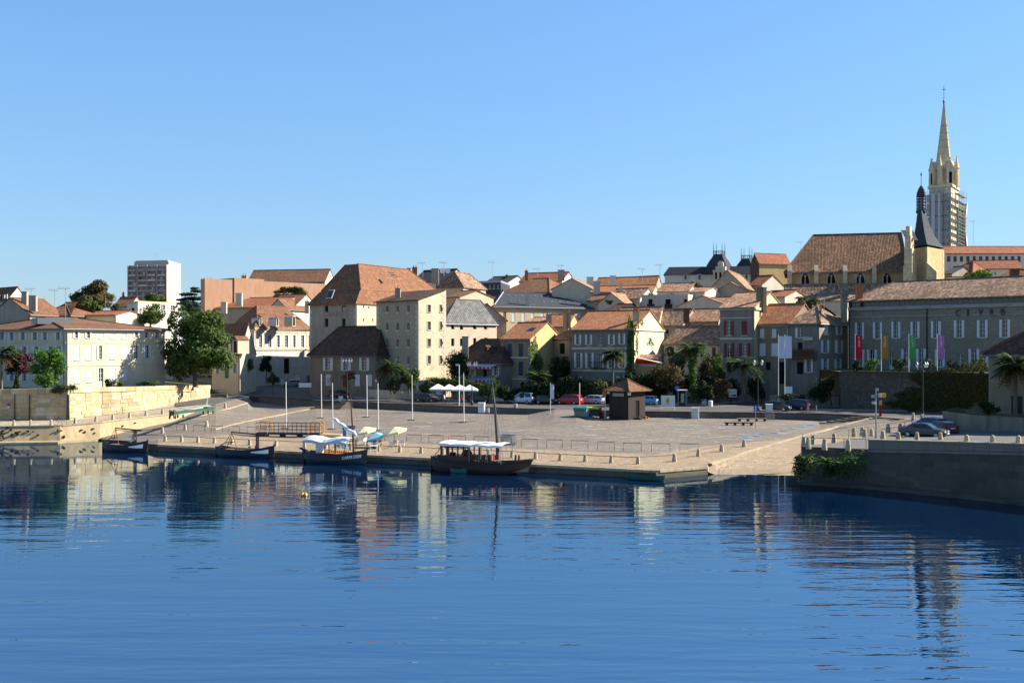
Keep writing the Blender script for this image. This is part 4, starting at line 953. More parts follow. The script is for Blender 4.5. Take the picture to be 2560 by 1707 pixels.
def txt(root, s, f, px0, px1, pyb, pyt, m, name, ex=.015, out=.012, bold=0.0, sp=1.0):
    cu = bpy.data.curves.new(name, 'FONT'); cu.body = s; cu.extrude = ex; cu.offset = bold; cu.space_character = sp; tmp = bpy.data.objects.new('tmp', cu); COL.objects.link(tmp); dg = bpy.context.evaluated_depsgraph_get(); me = bpy.data.meshes.new_from_object(tmp.evaluated_get(dg)); bpy.data.objects.remove(tmp)
    xs = [v.co.x for v in me.vertices]; ys_ = [v.co.y for v in me.vertices]; x0, x1, y0, y1 = min(xs), max(xs), min(ys_), max(ys_)
    ua, za = f.uz(px0, pyb); ub, _ = f.uz(px1, pyb); _, zb_ = f.uz((px0 + px1) / 2, pyt); off = wloc(root)
    for v in me.vertices:
        q = f.pt(ua + (v.co.x - x0) / (x1 - x0) * (ub - ua), za + (v.co.y - y0) / (y1 - y0) * (zb_ - za), out + v.co.z + ex); v.co = q - off
    me.materials.clear(); me.materials.append(m); o = bpy.data.objects.new(name, me); COL.objects.link(o); o.parent = root; return o
granary()
# --- stone tower warehouse
def stone_tower():
    C, A, B = P2(1046, 195), P2(941, 206), P2(1115, 199.5); D = A + B - C; zb = 2.8; zc = ZP(749, 195); root = thing('stone_warehouse', 'narrow four storey rubble stone warehouse with sunlit end wall', 'building', ((C.x + D.x) / 2, (C.y + D.y) / 2, zb)); o = Bld(); o.root = root; fl, fr = Face(A, C), Face(C, B); zB = ZP(724, 199.5)
    wl = []
    for y0, h in ((764, 16), (807, 18), (848, 19), (890, 20)):
        for x in (968, 994, 1021): wl.append((x, y0, y0 + h, 5.5, 'plain'))
    wr_ = []
    for y0, h in ((762, 18), (804, 20), (847, 19), (889, 20)):
        for x in (1073, 1103.5): wr_.append((x, y0, y0 + h, 8, 'win'))
    hl = face_windows(root, fl, wl, 'shutter', .3); hr = face_windows(root, fr, wr_, 'shutter', .3); mb = MB(); wall_face(mb, fl, zb, zc, hl, .3, 0); wall_face(mb, fr, zb, zc, hr, .3, 1)
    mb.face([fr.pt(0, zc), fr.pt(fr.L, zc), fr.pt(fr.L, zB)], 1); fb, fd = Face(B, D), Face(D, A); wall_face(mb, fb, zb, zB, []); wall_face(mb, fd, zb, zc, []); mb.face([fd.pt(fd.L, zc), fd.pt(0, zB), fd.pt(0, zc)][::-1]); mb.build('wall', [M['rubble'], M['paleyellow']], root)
    ea = (A - C).normalized() * .3; eb = (B - C).normalized(); k = (zB - zc) / (B - C).length; v3 = lambda p, z: Vector((p.x, p.y, z + .15))
    roof_build(root, [[v3(C - ea - eb * .5, zc - k * .5), v3(B - ea + eb * .1, zB + k * .1), v3(D + ea + eb * .1, zB + k * .1), v3(A + ea - eb * .5, zc - k * .5)]], M['t_dark'], .16)
    for ff, at in ((fl, 1), (fl, 0), (fr, 0), (fr, 1)): quoins(o, ff, at, zb + 1, zc - .3 if not (ff is fr and at) else zB - .6, hh=.5, w=(.95, .55))
    # dressed stones of the window bays on the sunlit wall
    rg = random.Random(3)
    for k in range(34):
        u = rg.choice([fr.L * .52, fr.L * .5, .55]) + rg.uniform(-.25, .25); z = zb + 1.5 + rg.random() * (zc - zb - 2.5)
        if any(h[0] - .5 < u < h[1] + .5 and h[2] - .3 < z < h[3] + .3 for h in hr): continue
        mb = MB(); slab(mb, fr, u - rg.uniform(.2, .35), u + rg.uniform(.2, .35), z, z + rg.uniform(.25, .4), .002, rg.uniform(.012, .022)); mb.build('stone', M['quoin'], root)
    for h in hl:
        mb = MB(); slab(mb, fl, h[0] - .2, h[1] + .2, h[2] - .22, h[2] - .002, .002, .12); mb.build('sill', M['quoin'], root)
    for h in hr:
        mb = MB(); slab(mb, fr, h[0] - .14, h[0] - .01, h[2] - .1, h[3] + .12, .002, .05); slab(mb, fr, h[1] + .01, h[1] + .14, h[2] - .1, h[3] + .12, .002, .05); slab(mb, fr, h[0] - .01, h[1] + .01, h[3] + .01, h[3] + .14, .002, .05); mb.build('surround', M['quoin'], root)
    chimney(root, P(995, 735, 203), .9, .8, .9, M['greyplaster'], 1); 
    mb = MB(); q = P(973, 806 - 14, 202.5); 
    for dz, r_ in ((0, .5), (1.0, .35)): pass
    return o
stone_tower()
# low cottage range left of it
o = bld('low_cottage', 'long low cottage with steep dark roof and white shutters before the granary', (941, 200), (775, 209.5), None, 885, 2.8, 'hip', 818, wall='shadestone', rm='t_dark', depth=9.5, ins=3.0, over=.45, rev=.2,
    winL=[(820, 894, 926, 12, 'sh'), (865, 894, 926, 12, 'sh'), (911, 894, 926, 12, 'sh'), (820, 936, 963, 13, 'cl'), (863, 938, 967, 11, 'hole'), (893, 936, 964, 13, 'cl'), (924, 936, 964, 11, 'cl'), (936, 905, 916, 3, 'hole')])
mb = MB(); h = (o.fl.uz(858, 950)[0], o.fl.uz(868, 950)[0], o.fl.uz(860, 967)[1], o.fl.uz(860, 938)[1]); slab(mb, o.fl, *h, -.15, -.1); mb.build('door', M['shutter_red'], o.root)
# granary wing with weathered slate roof, brick gable behind
o = bld('stone_wing', 'pinkish stone granary wing with grey slate roof and small openings', (1112, 203), (1100, 210), (1242, 213), 804, 2.8, 'hip', wall='rubblelight', rm='greyslate', along='b', zr=ZP(750, 208), ins=3.6, over=.4, cat='building', rev=.3,
    winR=[(1132, 807, 823, 8, 'hole'), (1154, 807, 824, 8, 'hole'), (1187, 806, 823, 8, 'hole'), (1214, 806, 823, 8, 'hole'), (1132, 846, 865, 8, 'hole'), (1154, 846, 865, 8, 'hole'), (1187, 845, 862, 8, 'hole'), (1215, 844, 862, 8, 'hole'), (1133, 886, 896, 7, 'hole')])
o = bld('brick_house', 'brick gabled house with red roof behind the slate roofed wing', (1172, 224), (1150, 236), (1266, 226), 800, 2.8, 'gable', 764, 'a', wall='brickpink', rm='t_red', cat='building')
# long yellow school like building with dark slate hip roof
o = bld('slate_roofed_hall', 'long yellow building with dark slate hipped roof and white shutters', (1236, 238), (1150, 262), (1492, 252), 765, 3.5, 'hip', wall='yellow', rm='slate', along='b', zr=ZP(729, 247), ins=7, over=.5, cat='building', cornice=(.5, .35),
    winR=[(x, 779, 804, 8, 'cl') for x in (1284, 1308, 1331, 1355)] + [(1378, 780, 800, 8, 'cl'), (1400, 781, 798, 8, 'cl'), (1423, 781, 797, 8, 'win'), (1448, 782, 796, 8, 'cl'), (1472, 783, 795, 8, 'win'), (1262, 779, 806, 7, 'win'), (1284, 820, 845, 8, 'cl')])
for h0, h1 in ((o.roof, 0),): pass
rg = random.Random(9)
for k in range(16):   # little roof vents in two rows
    t1_, t2_ = (k % 8 + .6) / 8.4, (.32 if k < 8 else .72); a = Vector((*o.c, o.ze)).lerp(Vector((*o.b, o.ze)), .12 + .76 * t1_); b = o.r1.lerp(o.r2, t1_); q = a.lerp(b, t2_) + Vector((0, 0, .3)); mb = MB(); mb.box(q, (.5, .5, .28), 0, .2, .6); mb.build('roof_vent', M['lead'], o.roof)
chimney(o.root, P(1318, 752, 243), .9, .7, 1.8, M['offwhite'], 0)
mb = MB(); 
for p, q in ((Vector((*o.c, o.ze)), o.r1), (Vector((*o.b, o.ze)), o.r2)): mb.tube([p + Vector((0, 0, .25)), q + Vector((0, 0, .25))], .16, 5)
mb.build('hip_flashing', M['lead'], o.roof)

# --- restaurant with brown roof and awnings
o = bld('restaurant', 'low restaurant with dark brown roof, chimney and striped awnings', (1252, 188), (1128, 196), None, 904, 2.8, 'hip', 850, wall='shadegrey', rm='t_dark', depth=9, ins=3, over=.5,
    winL=[(1182, 916, 938, 8, 'sh', 'shutter_cream'), (1212, 914, 942, 9, 'hole'), (1240, 914, 938, 9, 'sh', 'shutter_cream'), (1160, 918, 940, 8, 'win')])
chimney(o.root, P(1163, 880, 193), 1.1, .8, 2.6, M['greyplaster'], 0, 0, 2); dormer(o, 1214, 868, 880, 12, 190.5, 't_dark', 'woodbrown', face=o.fl)
def awning(root, f, px0, px1, py, drop=.35, out=2.0, m1=None, nm='awning'):
    u0, z = f.uz(px0, py); u1, _ = f.uz(px1, py); mb = MB(); mb.face([f.pt(u0, z, .05), f.pt(u0, z - .5, out), f.pt(u1, z - .5, out), f.pt(u1, z, .05)][::-1]); a = mb.build(nm, M['awning'], root); n = max(2, int((u1 - u0) / .45))
    for k in range(n): mb = MB(); slab(mb, f, u0 + (u1 - u0) * k / n, u0 + (u1 - u0) * (k + 1) / n, z - .5 - drop, z - .5, out - .02, out); mb.build('valance', M['awning_red'] if k % 2 == 0 else M['awning'], a)
M['awning'] = mat('pale_awning', (.45, .45, .5), .8); M['awning_red'] = mat('red_awning', (.4, .03, .03), .8)
awning(o.root, o.fl, 1152, 1248, 908); awning(o.root, o.fl, 1170, 1248, 940)
# --- ochre house with ivy
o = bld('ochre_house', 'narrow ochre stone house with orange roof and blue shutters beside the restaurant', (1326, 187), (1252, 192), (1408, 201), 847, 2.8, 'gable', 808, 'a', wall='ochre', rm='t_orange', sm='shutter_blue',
    winL=[(1274, 859, 892, 11, 'cl'), (1302, 859, 892, 11, 'cl'), (1274, 904, 940, 11, 'cl'), (1302, 904, 940, 11, 'cl'), (1274, 953, 978, 12, 'hole'), (1306, 955, 978, 10, 'hole')], courses=[('L', 894, .25), ('L', 948, .2)], wallL='shadestone')
mb = MB(); q = P(1319, 826, 192); mb.obox(q, o.fl.u3 * 1.3, Vector((0, 0, .5)) - o.fl.n3 * .9, o.fl.n3 * .1); mb.build('skylight', M['glass'], o.root)
ochre = o
o = bld('house', 'low orange roofed link between the ochre house and the villa', (1428, 192), (1382, 197), None, 845, 2.8, 'gable', 822, depth=8, wall='greyplaster', rm='t_orange', winL=[(1405, 858, 885, 14, 'hole')])
o = bld('house', 'orange roof with chimneys behind the ochre house', (1420, 212), (1360, 214), (1450, 222), 816, 3, 'gable', 788, 'a', wall='ochre', rm='t_orange')
chimney(o.root, P(1413, 808, 206), .8, .7, 1.8, M['ochre'], 1); chimney(o.root, P(1422, 806, 206), .7, .7, 1.8, M['greyplaster'], 1); chimney(o.root, P(1372, 800, 212), 1.0, .7, 1.0, M['greyplaster'], 2)
o = bld('house', 'white flat roofed house with low parapet behind the ochre house', (1395, 216), (1312, 220), None, 806, 3, 'gable', 795, depth=8, wall='white', rm='t_mixo')
# --- villa with pale shutters, ivy and sunlit gable
o = bld('villa', 'two storey villa with front toned grey for shade, pale shutters and sunlit yellow gable', (1586, 183), (1430, 190.5), (1660, 199), 822, 2.8, 'gable', 779, 'a', wall='paleyellow', wallL='shadegrey', rm='t_orange', sm='shutter_cream', over=.5,  # front wall takes the darker shade-toned colour, unlike the gable
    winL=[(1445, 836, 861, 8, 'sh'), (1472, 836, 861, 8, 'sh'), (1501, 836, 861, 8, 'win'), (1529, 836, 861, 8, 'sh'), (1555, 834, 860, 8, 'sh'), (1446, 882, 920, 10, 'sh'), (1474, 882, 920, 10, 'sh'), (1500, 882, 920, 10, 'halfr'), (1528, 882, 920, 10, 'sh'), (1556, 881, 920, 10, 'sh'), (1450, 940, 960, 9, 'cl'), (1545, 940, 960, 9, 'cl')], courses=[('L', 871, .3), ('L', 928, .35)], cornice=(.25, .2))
chimney(o.root, P(1590, 801, 187), 1.0, .7, 1.4, M['yellow'], 4)
mb = MB(); f = o.fl
u0, z0 = f.uz(1480, 919); u1, _ = f.uz(1513, 919); z1 = f.uz(1490, 904)[1]
slab(mb, f, u0, u1, z0 - .12, z0, .01, .7); 
n = 14
for k in range(n + 1): u = u0 + (u1 - u0) * k / n; mb.box(f.pt(u, (z0 + z1) / 2, .66), (.03, .03, z1 - z0))
slab(mb, f, u0, u1, z1 - .05, z1, .62, .7); mb.build('balcony', M['iron'], o.root)
for px in (1474, 1500, 1528):
    mb = MB(); u, z = f.uz(px, 868); slab(mb, f, u - .5, u + .5, z, z + .12, .003, .2); mb.build('lintel', M['quoin'], o.root)
villa = o
# terrace awnings right of the villa
o = bld('house', 'dark roofed terrace building behind the ivy covered palm', (1800, 190), (1660, 197), None, 858, 2.8, 'gable', 817, depth=10, wall='offwhite', rm='t_mix', winL=[(1680, 868, 890, 9, 'hole'), (1715, 866, 892, 10, 'cl', 'shutter_red'), (1785, 868, 892, 9, 'cl', 'shutter_red'), (1755, 868, 892, 9, 'hole')])
f_aw = Face(P2(1603, 186), P2(1665, 184)); aw = thing('terrace_awning', 'red edged awning over the terrace beside the villa', 'awning', f_aw.pt(1, 8)); mb = MB(); u0, z = f_aw.uz(1603, 886); u1, _ = f_aw.uz(1655, 886)
mb.obox(f_aw.pt(u0, z, 0), f_aw.u3 * (u1 - u0), Vector((0, 0, -.7)) + f_aw.n3 * 2.5, Vector((0, 0, .06))); mb.build('canopy', M['t_mixo'], aw); mb = MB(); slab(mb, f_aw, u0, u1, z - 1.5, z - .72, 2.5, 2.53); mb.build('valance', M['awning_red'], aw)
mb = MB(); slab(mb, f_aw, u0 - .3, u1 + .3, z - 3.6, z - 3.4, -2, 3); 
for u in (u0, u1): mb.tube([f_aw.pt(u, 2.8, 2.4), f_aw.pt(u, z - .7, 2.4)], .06)
mb.build('deck', M['woodbrown'], aw)
mb = MB(); mb.obox(P(1593, 893, 183), P(1653, 906, 181) - P(1593, 893, 183), Vector((0, -.9, -.15)), Vector((0, 0, .05))); mb.build('rolled_awning', M['offwhite'], aw)
mb = MB(); mb.prism([P2(1590, 184), P2(1668, 182.5), P2(1668, 190), P2(1600, 192)], 2.6, ZP(915, 184)); mb.build('terrace_base', M['ochre'], aw)
# blue grey house with red shutters
o = bld('red_shutter_house', 'grey weathered house with dark red shutters and tiled roof', (1886, 184), (1800, 188), (1962, 200), 768, 2.8, 'gable', 733, 'a', wall='yellow', wallL='shadegrey', rm='t_mixo', sm='shutter_red', over=.4,
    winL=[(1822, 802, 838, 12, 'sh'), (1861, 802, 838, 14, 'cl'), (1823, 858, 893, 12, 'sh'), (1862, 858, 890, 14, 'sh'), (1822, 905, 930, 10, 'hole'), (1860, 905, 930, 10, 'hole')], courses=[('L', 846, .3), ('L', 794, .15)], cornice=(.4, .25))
chimney(o.root, P(1898, 752, 187), .9, .7, 2.2, M['shadestone'], 0, 0, 2); chimney(o.root, P(1911, 738, 187), .6, .6, 1.2, M['ochre'], 0, 0, 3)
# terraced houses: one orange and one mottled roof, the right hand one with a sunlit upper end
o = bld('terraced_house', 'tan terraced house with orange roof behind the two white banners', (1975, 182), (1886, 186), None, 807, 2.8, 'gable', 762, depth=11, wall='shadestone', rm='t_orange', over=.45,
    winL=[(1905, 822, 844, 11, 'cl'), (1935, 822, 843, 11, 'cl'), (1967, 822, 838, 10, 'win'), (1906, 858, 889, 15, 'cl'), (1937, 858, 889, 18, 'cl'), (1920, 905, 925, 12, 'hole'), (1955, 905, 960, 14, 'hole')], courses=[('L', 813, .25)])
o = bld('terraced_house', 'grey terraced house with mottled tiles, balcony and sunlit end gable', (2048, 178.5), (1975.5, 182), (2120, 190), 807, 2.8, 'hip', 762, along='a', wall='shadestone', wallL='shadegrey', rm='t_mix', over=.45, ins=3,
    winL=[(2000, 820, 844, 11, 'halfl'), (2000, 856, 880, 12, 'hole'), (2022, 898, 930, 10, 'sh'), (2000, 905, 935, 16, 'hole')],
    winR=[(2065, 812, 836, 12, 'cl'), (2097, 813, 836, 8, 'sh'), (2062, 850, 882, 10, 'sh'), (2097, 850, 882, 10, 'sh'), (2062, 897, 925, 9, 'sh'), (2095, 897, 925, 9, 'sh')])
f = o.fl; u0, z0 = f.uz(1979, 893); u1, _ = f.uz(2044, 893); z1 = f.uz(2000, 871)[1]; mb = MB(); slab(mb, f, u0, u1, z0 - .2, z0, .01, 1.2)
for k in range(24): u = u0 + (u1 - u0) * k / 23; mb.box(f.pt(u, (z0 + z1) / 2, 1.15), (.05, .05, z1 - z0))
slab(mb, f, u0, u1, z1 - .06, z1, 1.1, 1.2); slab(mb, f, u0, u1, z0, z1 - .25, 1.08, 1.11); mb.build('balcony', M['woodbrown'], o.root)
mb = MB(); mb.obox(P(2006, 848, 180), P(2028, 848, 180) - P(2006, 848, 180), Vector((0, -1, -.2)), Vector((0, 0, .5))); mb.build('folded_awning', M['offwhite'], o.root)
chimney(o.root, P(2110, 775, 183), .8, .8, 2.0, M['shadestone'], 0, 0, 2)

# --- the long stone wine house with the lettering
def wine_house():
    C, A = P2(2575, 163.4), P2(2122, 185); f = Face(A, C); zb, ze = 7.5, ZP(770, 185); root = thing('wine_house', 'long grey stone house with white shutters, glazed top floor and lettering', 'building', ((A.x + C.x) / 2, (A.y + C.y) / 2, zb)); o = Bld(); o.root = root
    wins = [(x, y0, y0 + 41, 11, 'sh') for x, y0 in ((2149, 806), (2194, 805.5), (2240, 804), (2288, 804))] + [(2340, 803, 845, 12, 'sh'), (2398, 801, 844, 12.5, 'sh'), (2456, 800, 844, 13, 'sh'), (2512, 799, 843, 13, 'sh')]
    wins += [(x, 874, 918, 12, 'sh') for x in (2149, 2180)] + [(2228, 884, 928, 12, 'door'), (2265, 872, 916, 11, 'sh'), (2303, 872, 916, 12, 'sh'), (2350, 873, 917, 12, 'sh'), (2400, 884, 930, 14, 'door'), (2435, 872, 918, 13, 'sh'), (2478, 872, 917, 13, 'sh')]
    h = face_windows(root, f, wins, 'shutter', .25); mb = MB(); wall_face(mb, f, zb, ze, h, .25); b = C - f.n * 12; d = A - f.n * 12; fr2 = Face(d, A); wall_face(mb, fr2, zb, ze + 2.2, []); wall_face(mb, Face(C, b), zb, ze + 2, []); wall_face(mb, Face(b, d), zb, ze + 2, []); mb.build('wall', M['stonehouse'], root)
    mb = MB(); slab(mb, f, 0, f.L, ze - .45, ze, .002, .3); slab(mb, f, 0, f.L, ze - 1.6, ze - 1.45, .002, .1); mb.build('cornice', M['quoin2'], root)
    zt = ZP(752, 185); n = 34
    for k in range(n):
        u0 = f.L * k / n; mb = MB(); slab(mb, f, u0 + .06, u0 + f.L / n - .06, ze + .1, zt - .1, -.6, -.55); mb.build('pane', M['atticglass'], root)
        mb = MB(); slab(mb, f, u0 - .05, u0 + .05, ze, zt, -.62, -.5); mb.build('mullion', M['frame2'], root)
    mb = MB(); slab(mb, f, 0, f.L, ze, ze + .1, -.7, .28); slab(mb, f, 0, f.L, zt - .1, zt, -.7, -.45); mb.build('sill', M['zinc'], root)
    zr = ZP(697, 178); a, c = f.pt(-.8, zt - .05, .7), f.pt(f.L + 1, zt - .05, .7); r1, r2 = f.pt(4.5, zr, -7), f.pt(f.L + 1, zr, -7); b2, d2 = f.pt(f.L + 1, zt, -15), f.pt(-.8, zt, -15)
    roof_build(root, [[a, c, r2, r1], [d2, a, r1], [b2, d2, r1, r2]], M['t_mix'], .2, [(r1, r2), (a, r1)], M['t_mix'])
    for i, (x, ch) in enumerate(zip((2390, 2418, 2447, 2476, 2503), 'CIVRB')):
        w_ = (11, 5, 11, 10, 10)[i]; txt(root, ch, f, x, x + w_, 790 - i * .6, 774 - i * .6, M['darkletter'], 'letter', .05, .03, .01)
    mb = MB(); mb.tube([f.pt(f.uz(2318, 820)[0], ze - .4, .1), f.pt(f.uz(2318, 820)[0], zb, .1)], .09, 6); mb.tube([f.pt(.1, ze, .1), f.pt(.1, zb, .1)], .09, 6); mb.build('drainpipe', M['iron'], root)
    chimney(root, P(2110, 752, 188), 1.0, .8, 1.0, M['shadestone'], 0); chimney(root, P(2148, 738, 184), 1.0, .8, 1.6, M['terracotta'], 0)
M['stonehouse'] = rubble('grey_house_stone', (.26, .235, .185), (.22, .2, .155), (.31, .28, .23), 3.0); M['quoin2'] = ashlar('grey_dressed_stone', (.36, .34, .3), 2, 2, .1, .9); M['frame2'] = mat('grey_metal_frame', (.18, .2, .21), .5, .3)
M['darkletter'] = mat('dark_bronze_letters', (.05, .045, .05), .5, .3); M['atticglass'] = mat('attic_glass', (.03, .045, .04), .1, 0, .5)
wine_house()
# stone house at the right edge with dark roof
o = bld('stone_house', 'grey stone house with dark overhanging roof at the right edge', (2478, 118), (2472, 128), (3000, 105), 872, 4.6, 'hip', wall='shadestone', rm='t_dark', along='b', zr=ZP(770, 118), ins=9, over=.9, cat='house', winR=[(2494, 880, 888, 6, 'hole'), (2542, 990, 1034, 28, 'hole')])
mb = MB(); f = o.fr; h = (f.uz(2529, 1000)[0], f.uz(2556, 1000)[0], f.uz(2540, 1036)[1], f.uz(2540, 990)[1]); slab(mb, f, *h, -.15, -.1); mb.build('door', M['iron'], o.root)
M['stained'] = plaster('stained_render', (.3, .27, .21), .9, (.2, .175, .135))
hw = thing('yard_wall', 'stained rendered yard wall below the palm at the right edge', 'wall', P(2480, 1090, 113)); f = Face(P2(2424, 116), P2(2900, 101)); mb = MB(); wall_face(mb, f, 2.5, ZP(1037, 115), []); wall_face(mb, Face(P2(2424, 116) + Vector((-.5, 6)), P2(2424, 116)), 2.5, ZP(1037, 115), []); mb.build('wall_face', M['stained'], hw)
mb = MB(); slab(mb, f, -.1, f.L, ZP(1037, 115), ZP(1037, 115) + .12, -.5, .08); mb.build('coping', M['quaystone'], hw); a, b = f.pt(0, ZP(1037, 115) - .02), f.pt(f.L, ZP(1037, 115) - .02); mb = MB(); mb.face([a, b, b + Vector((20, 14, 0)), a + Vector((3.2, 10, 0))]); struct(mb.build('yard_ground', M['lawn']))
# ------------------------------------------------------------------ the town behind: roofs, churches, town hall
def H(label, C, A, B, eave, ridge, base=4, wall='cream', rm='t_mixo', roof='gable', along='a', depth=9, winL=(), winR=(), name='house', **k):
    return bld(name, label, C, A, B, eave, base, roof, ridge, along, wall=wall, rm=rm, depth=depth, winL=winL, winR=winR, gutter=False, **k)
o = H('cream house with broad brown gabled roof behind the granary wing', (1158, 252), (1095, 256), (1214, 262), 716, 684, 5, 'paleyellow', 't_mix', 'hip', 'b', winR=[(1172, 722, 740, 4, 'cl'), (1186, 722, 740, 4, 'cl'), (1200, 722, 740, 4, 'cl')], ins=2)
chimney(o.root, P(1088, 695, 250), 1.6, 1, 2, M['greyplaster'], 0)
o = H('slate roofed house with white dormers beside the granary roof', (1112, 262), (1030, 268), None, 702, 676, 5, 'white', 'slate', winL=[(1092, 704, 720, 4, 'win'), (1100, 704, 720, 4, 'win'), (1107, 704, 720, 4, 'win')]); chimney(o.root, P(1037, 680, 266), 1.2, .8, 1, M['terracotta'], 2); chimney(o.root, P(1022, 680, 268), .9, .8, .8, M['terracotta'], 0)
o = H('small cream house tucked below the brown gabled roof', (1150, 232), (1112, 236), None, 742, 728, 4, 'cream', 't_rust')
o = H('flat grey modern block with dark roof on the skyline', (1252, 285), (1165, 290), (1275, 300), 706, 0, 6, 'slate', 'lead', 'flat', zr=None, winL=[(1225, 712, 722, 5, 'win'), (1235, 712, 722, 5, 'win'), (1245, 712, 722, 5, 'win')])
o = H('dark slate roof with white edge left of the skyline palm tops', (1270, 305), (1210, 310), None, 706, 692, 6, 'white', 'slate')
o = H('brown hipped roof rising behind the slate roofed hall', (1372, 262), (1256, 268), None, 730, 698, 5, 'cream', 't_brown', 'hip', depth=16, ins=4)
o = H('red roofed house with two tall chimneys on the skyline', (1405, 280), (1298, 285), None, 702, 683, 6, 'white', 't_red', winL=[(1364, 705, 716, 6, 'win'), (1378, 705, 716, 6, 'win')], sm='shutter'); chimney(o.root, P(1403, 690, 279), 1.6, 1.2, 1.4, M['greyplaster'], 0); chimney(o.root, P(1316, 690, 282), .8, .8, 1.2, M['terracotta'], 1)
# glazed lantern with white trim on a slate roof
o = H('slate roof with white railed lantern above the long hall', (1362, 274), (1290, 277), None, 733, 718, 5, 'white', 'slate', 'hip', ins=1.5)
mb = MB(); 
for k in range(12): q = o.r1.lerp(o.r2, k / 11); mb.box((q.x, q.y, q.z + .5), (.1, .1, .7))
a_, b_ = o.r1 + Vector((0, 0, .8)), o.r2 + Vector((0, 0, .8)); mb.tube([a_, b_], .07, 5); mb.build('crest_railing', M['white_paint'], o.root)
o = H('cream gabled house with two dark windows left of the orange roofs', (1478, 256), (1380, 258), (1500, 266), 722, 700, 5, 'cream', 't_mixo', 'gable', 'b', winL=[(1414, 712, 722, 5, 'win'), (1435, 712, 722, 5, 'win'), (1458, 735, 746, 9, 'cl')])
o = H('wide orange roofed house with skylight and white chimneys', (1580, 268), (1482, 272), None, 716, 695, 5, 'offwhite', 't_orange'); chimney(o.root, P(1532, 703, 268), 1.3, 1, 1.2, M['white'], 0); chimney(o.root, P(1475, 706, 270), 1.6, 1, 1.2, M['white'], 0)
o = H('dark orange roofed house with a shaded end wall on the skyline', (1640, 264), (1585, 268), (1655, 274), 712, 692, 5, 'greyplaster', 't_orange')
o = H('low orange roof in front of the skyline houses', (1632, 252), (1478, 256), None, 729, 716, 5, 'offwhite', 't_orange'); chimney(o.root, P(1492, 722, 252), 1.4, 1, 1.6, M['offwhite'], 0); chimney(o.root, P(1552, 720, 252), .7, .7, .8, M['white'], 0)
o = H('small brown roofed house left of the mottled roof', (1512, 250), (1468, 252), None, 752, 738, 4, 'greyplaster', 't_brown')
o = H('mottled tiled roof sloping beside a white gable', (1600, 246), (1520, 250), None, 746, 723, 5, 'white', 't_mix')
o = H('white gable house with a plain pale wall in the roofscape centre', (1560, 240), (1495, 243), (1610, 252), 758, 736, 4, 'offwhite', 't_mixo', 'gable', 'b')
o = H('white house with shallow orange roof and roof terrace', (1722, 244), (1643, 247), None, 728, 710, 5, 'white', 't_mixo', winL=[(1680, 733, 742, 10, 'win')])
o = H('modern pale block with three dark balconies in the roofscape', (1720, 232), (1604, 236), (1760, 246), 741, 0, 4, 'offwhite', 'offwhite', 'flat', zr=None, winL=[(1626, 748, 770, 10, 'hole'), (1670, 748, 770, 13, 'hole'), (1714, 748, 756, 8, 'hole')])
for px in (1626, 1670):
    mb = MB(); q = P(px, 772, 232.5); mb.box((q.x, q.y - .6, q.z + .5), (1.6, .06, 1.0)); mb.build('balcony', M['iron'], o.root)
o = H('small white house with tiled roof right of the roof terrace', (1762, 236), (1722, 238), None, 730, 720, 4, 'white', 't_mixo')
o = H('grey rendered wide gable with pale tiles in the roofscape', (1890, 240), (1765, 244), (1905, 256), 738, 712, 4, 'greyplaster', 't_mixo', 'gable', 'b')
o = H('old stone gable with brown roof below the town hall', (1862, 262), (1776, 266), (1892, 280), 718, 683, 5, 'rubble', 't_mix', 'gable', 'b', winL=[(1810, 692, 698, 4, 'hole')])
o = H('low white gable with orange tiles below the modern block', (1818, 222), (1694, 226), (1840, 236), 764, 744, 4, 'offwhite', 't_mixo', 'gable', 'b')
o = H('second orange tiled gable right of the low white gable', (1835, 226), (1750, 230), None, 762, 745, 4, 'white', 't_mixo')
o = H('long dark brown roof behind the villa', (1604, 222), (1490, 226), None, 786, 762, 3, 'greyplaster', 't_dark', 'hip', ins=3)
o = H('orange mottled roof directly behind the villa ridge', (1648, 207), (1545, 211), (1662, 216), 800, 770, 3, 'paleyellow', 't_mixo')
o = H('brown mottled roof right of the villa gable', (1706, 206), (1640, 209), None, 812, 774, 3, 'greyplaster', 't_mix', winL=[(1668, 824, 834, 6, 'hole'), (1690, 824, 834, 6, 'hole')]); chimney(o.root, P(1716, 792, 204), 1.0, .8, 1.4, M['woodbrown'], 1)
o = H('orange canal tiled roof left of the red shuttered house', (1796, 205), (1704, 208), None, 803, 774, 3, 'greyplaster', 't_mixo', winL=[(1722, 812, 819, 6, 'hole'), (1752, 812, 819, 6, 'hole')])
o = H('brown tiled end roof touching the red shuttered house', (1830, 206), (1775, 208), None, 796, 776, 3, 'greyplaster', 't_mix')
o = H('red roofed house with dormer below the ochre wall', (1905, 275), (1872, 278), None, 712, 690, 6, 'offwhite', 't_red')
# tall gable with ochre wall and red roof
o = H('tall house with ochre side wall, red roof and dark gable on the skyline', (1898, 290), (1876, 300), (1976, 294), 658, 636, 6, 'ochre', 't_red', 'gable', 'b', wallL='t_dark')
o = H('orange roofed house right of the red shuttered house', (1962, 222), (1900, 226), None, 742, 728, 4, 'offwhite', 't_red')
for lab, C, A, e, r, m in (('brown roofed house before the church aisle', (2010, 228), (1935, 232), 750, 738, 't_mix'), ('low tiled roof below the church buttresses', (2110, 222), (2030, 226), 752, 736, 't_mix')):
    o = H(lab, C, A, None, e, r, 4, 'offwhite', m)
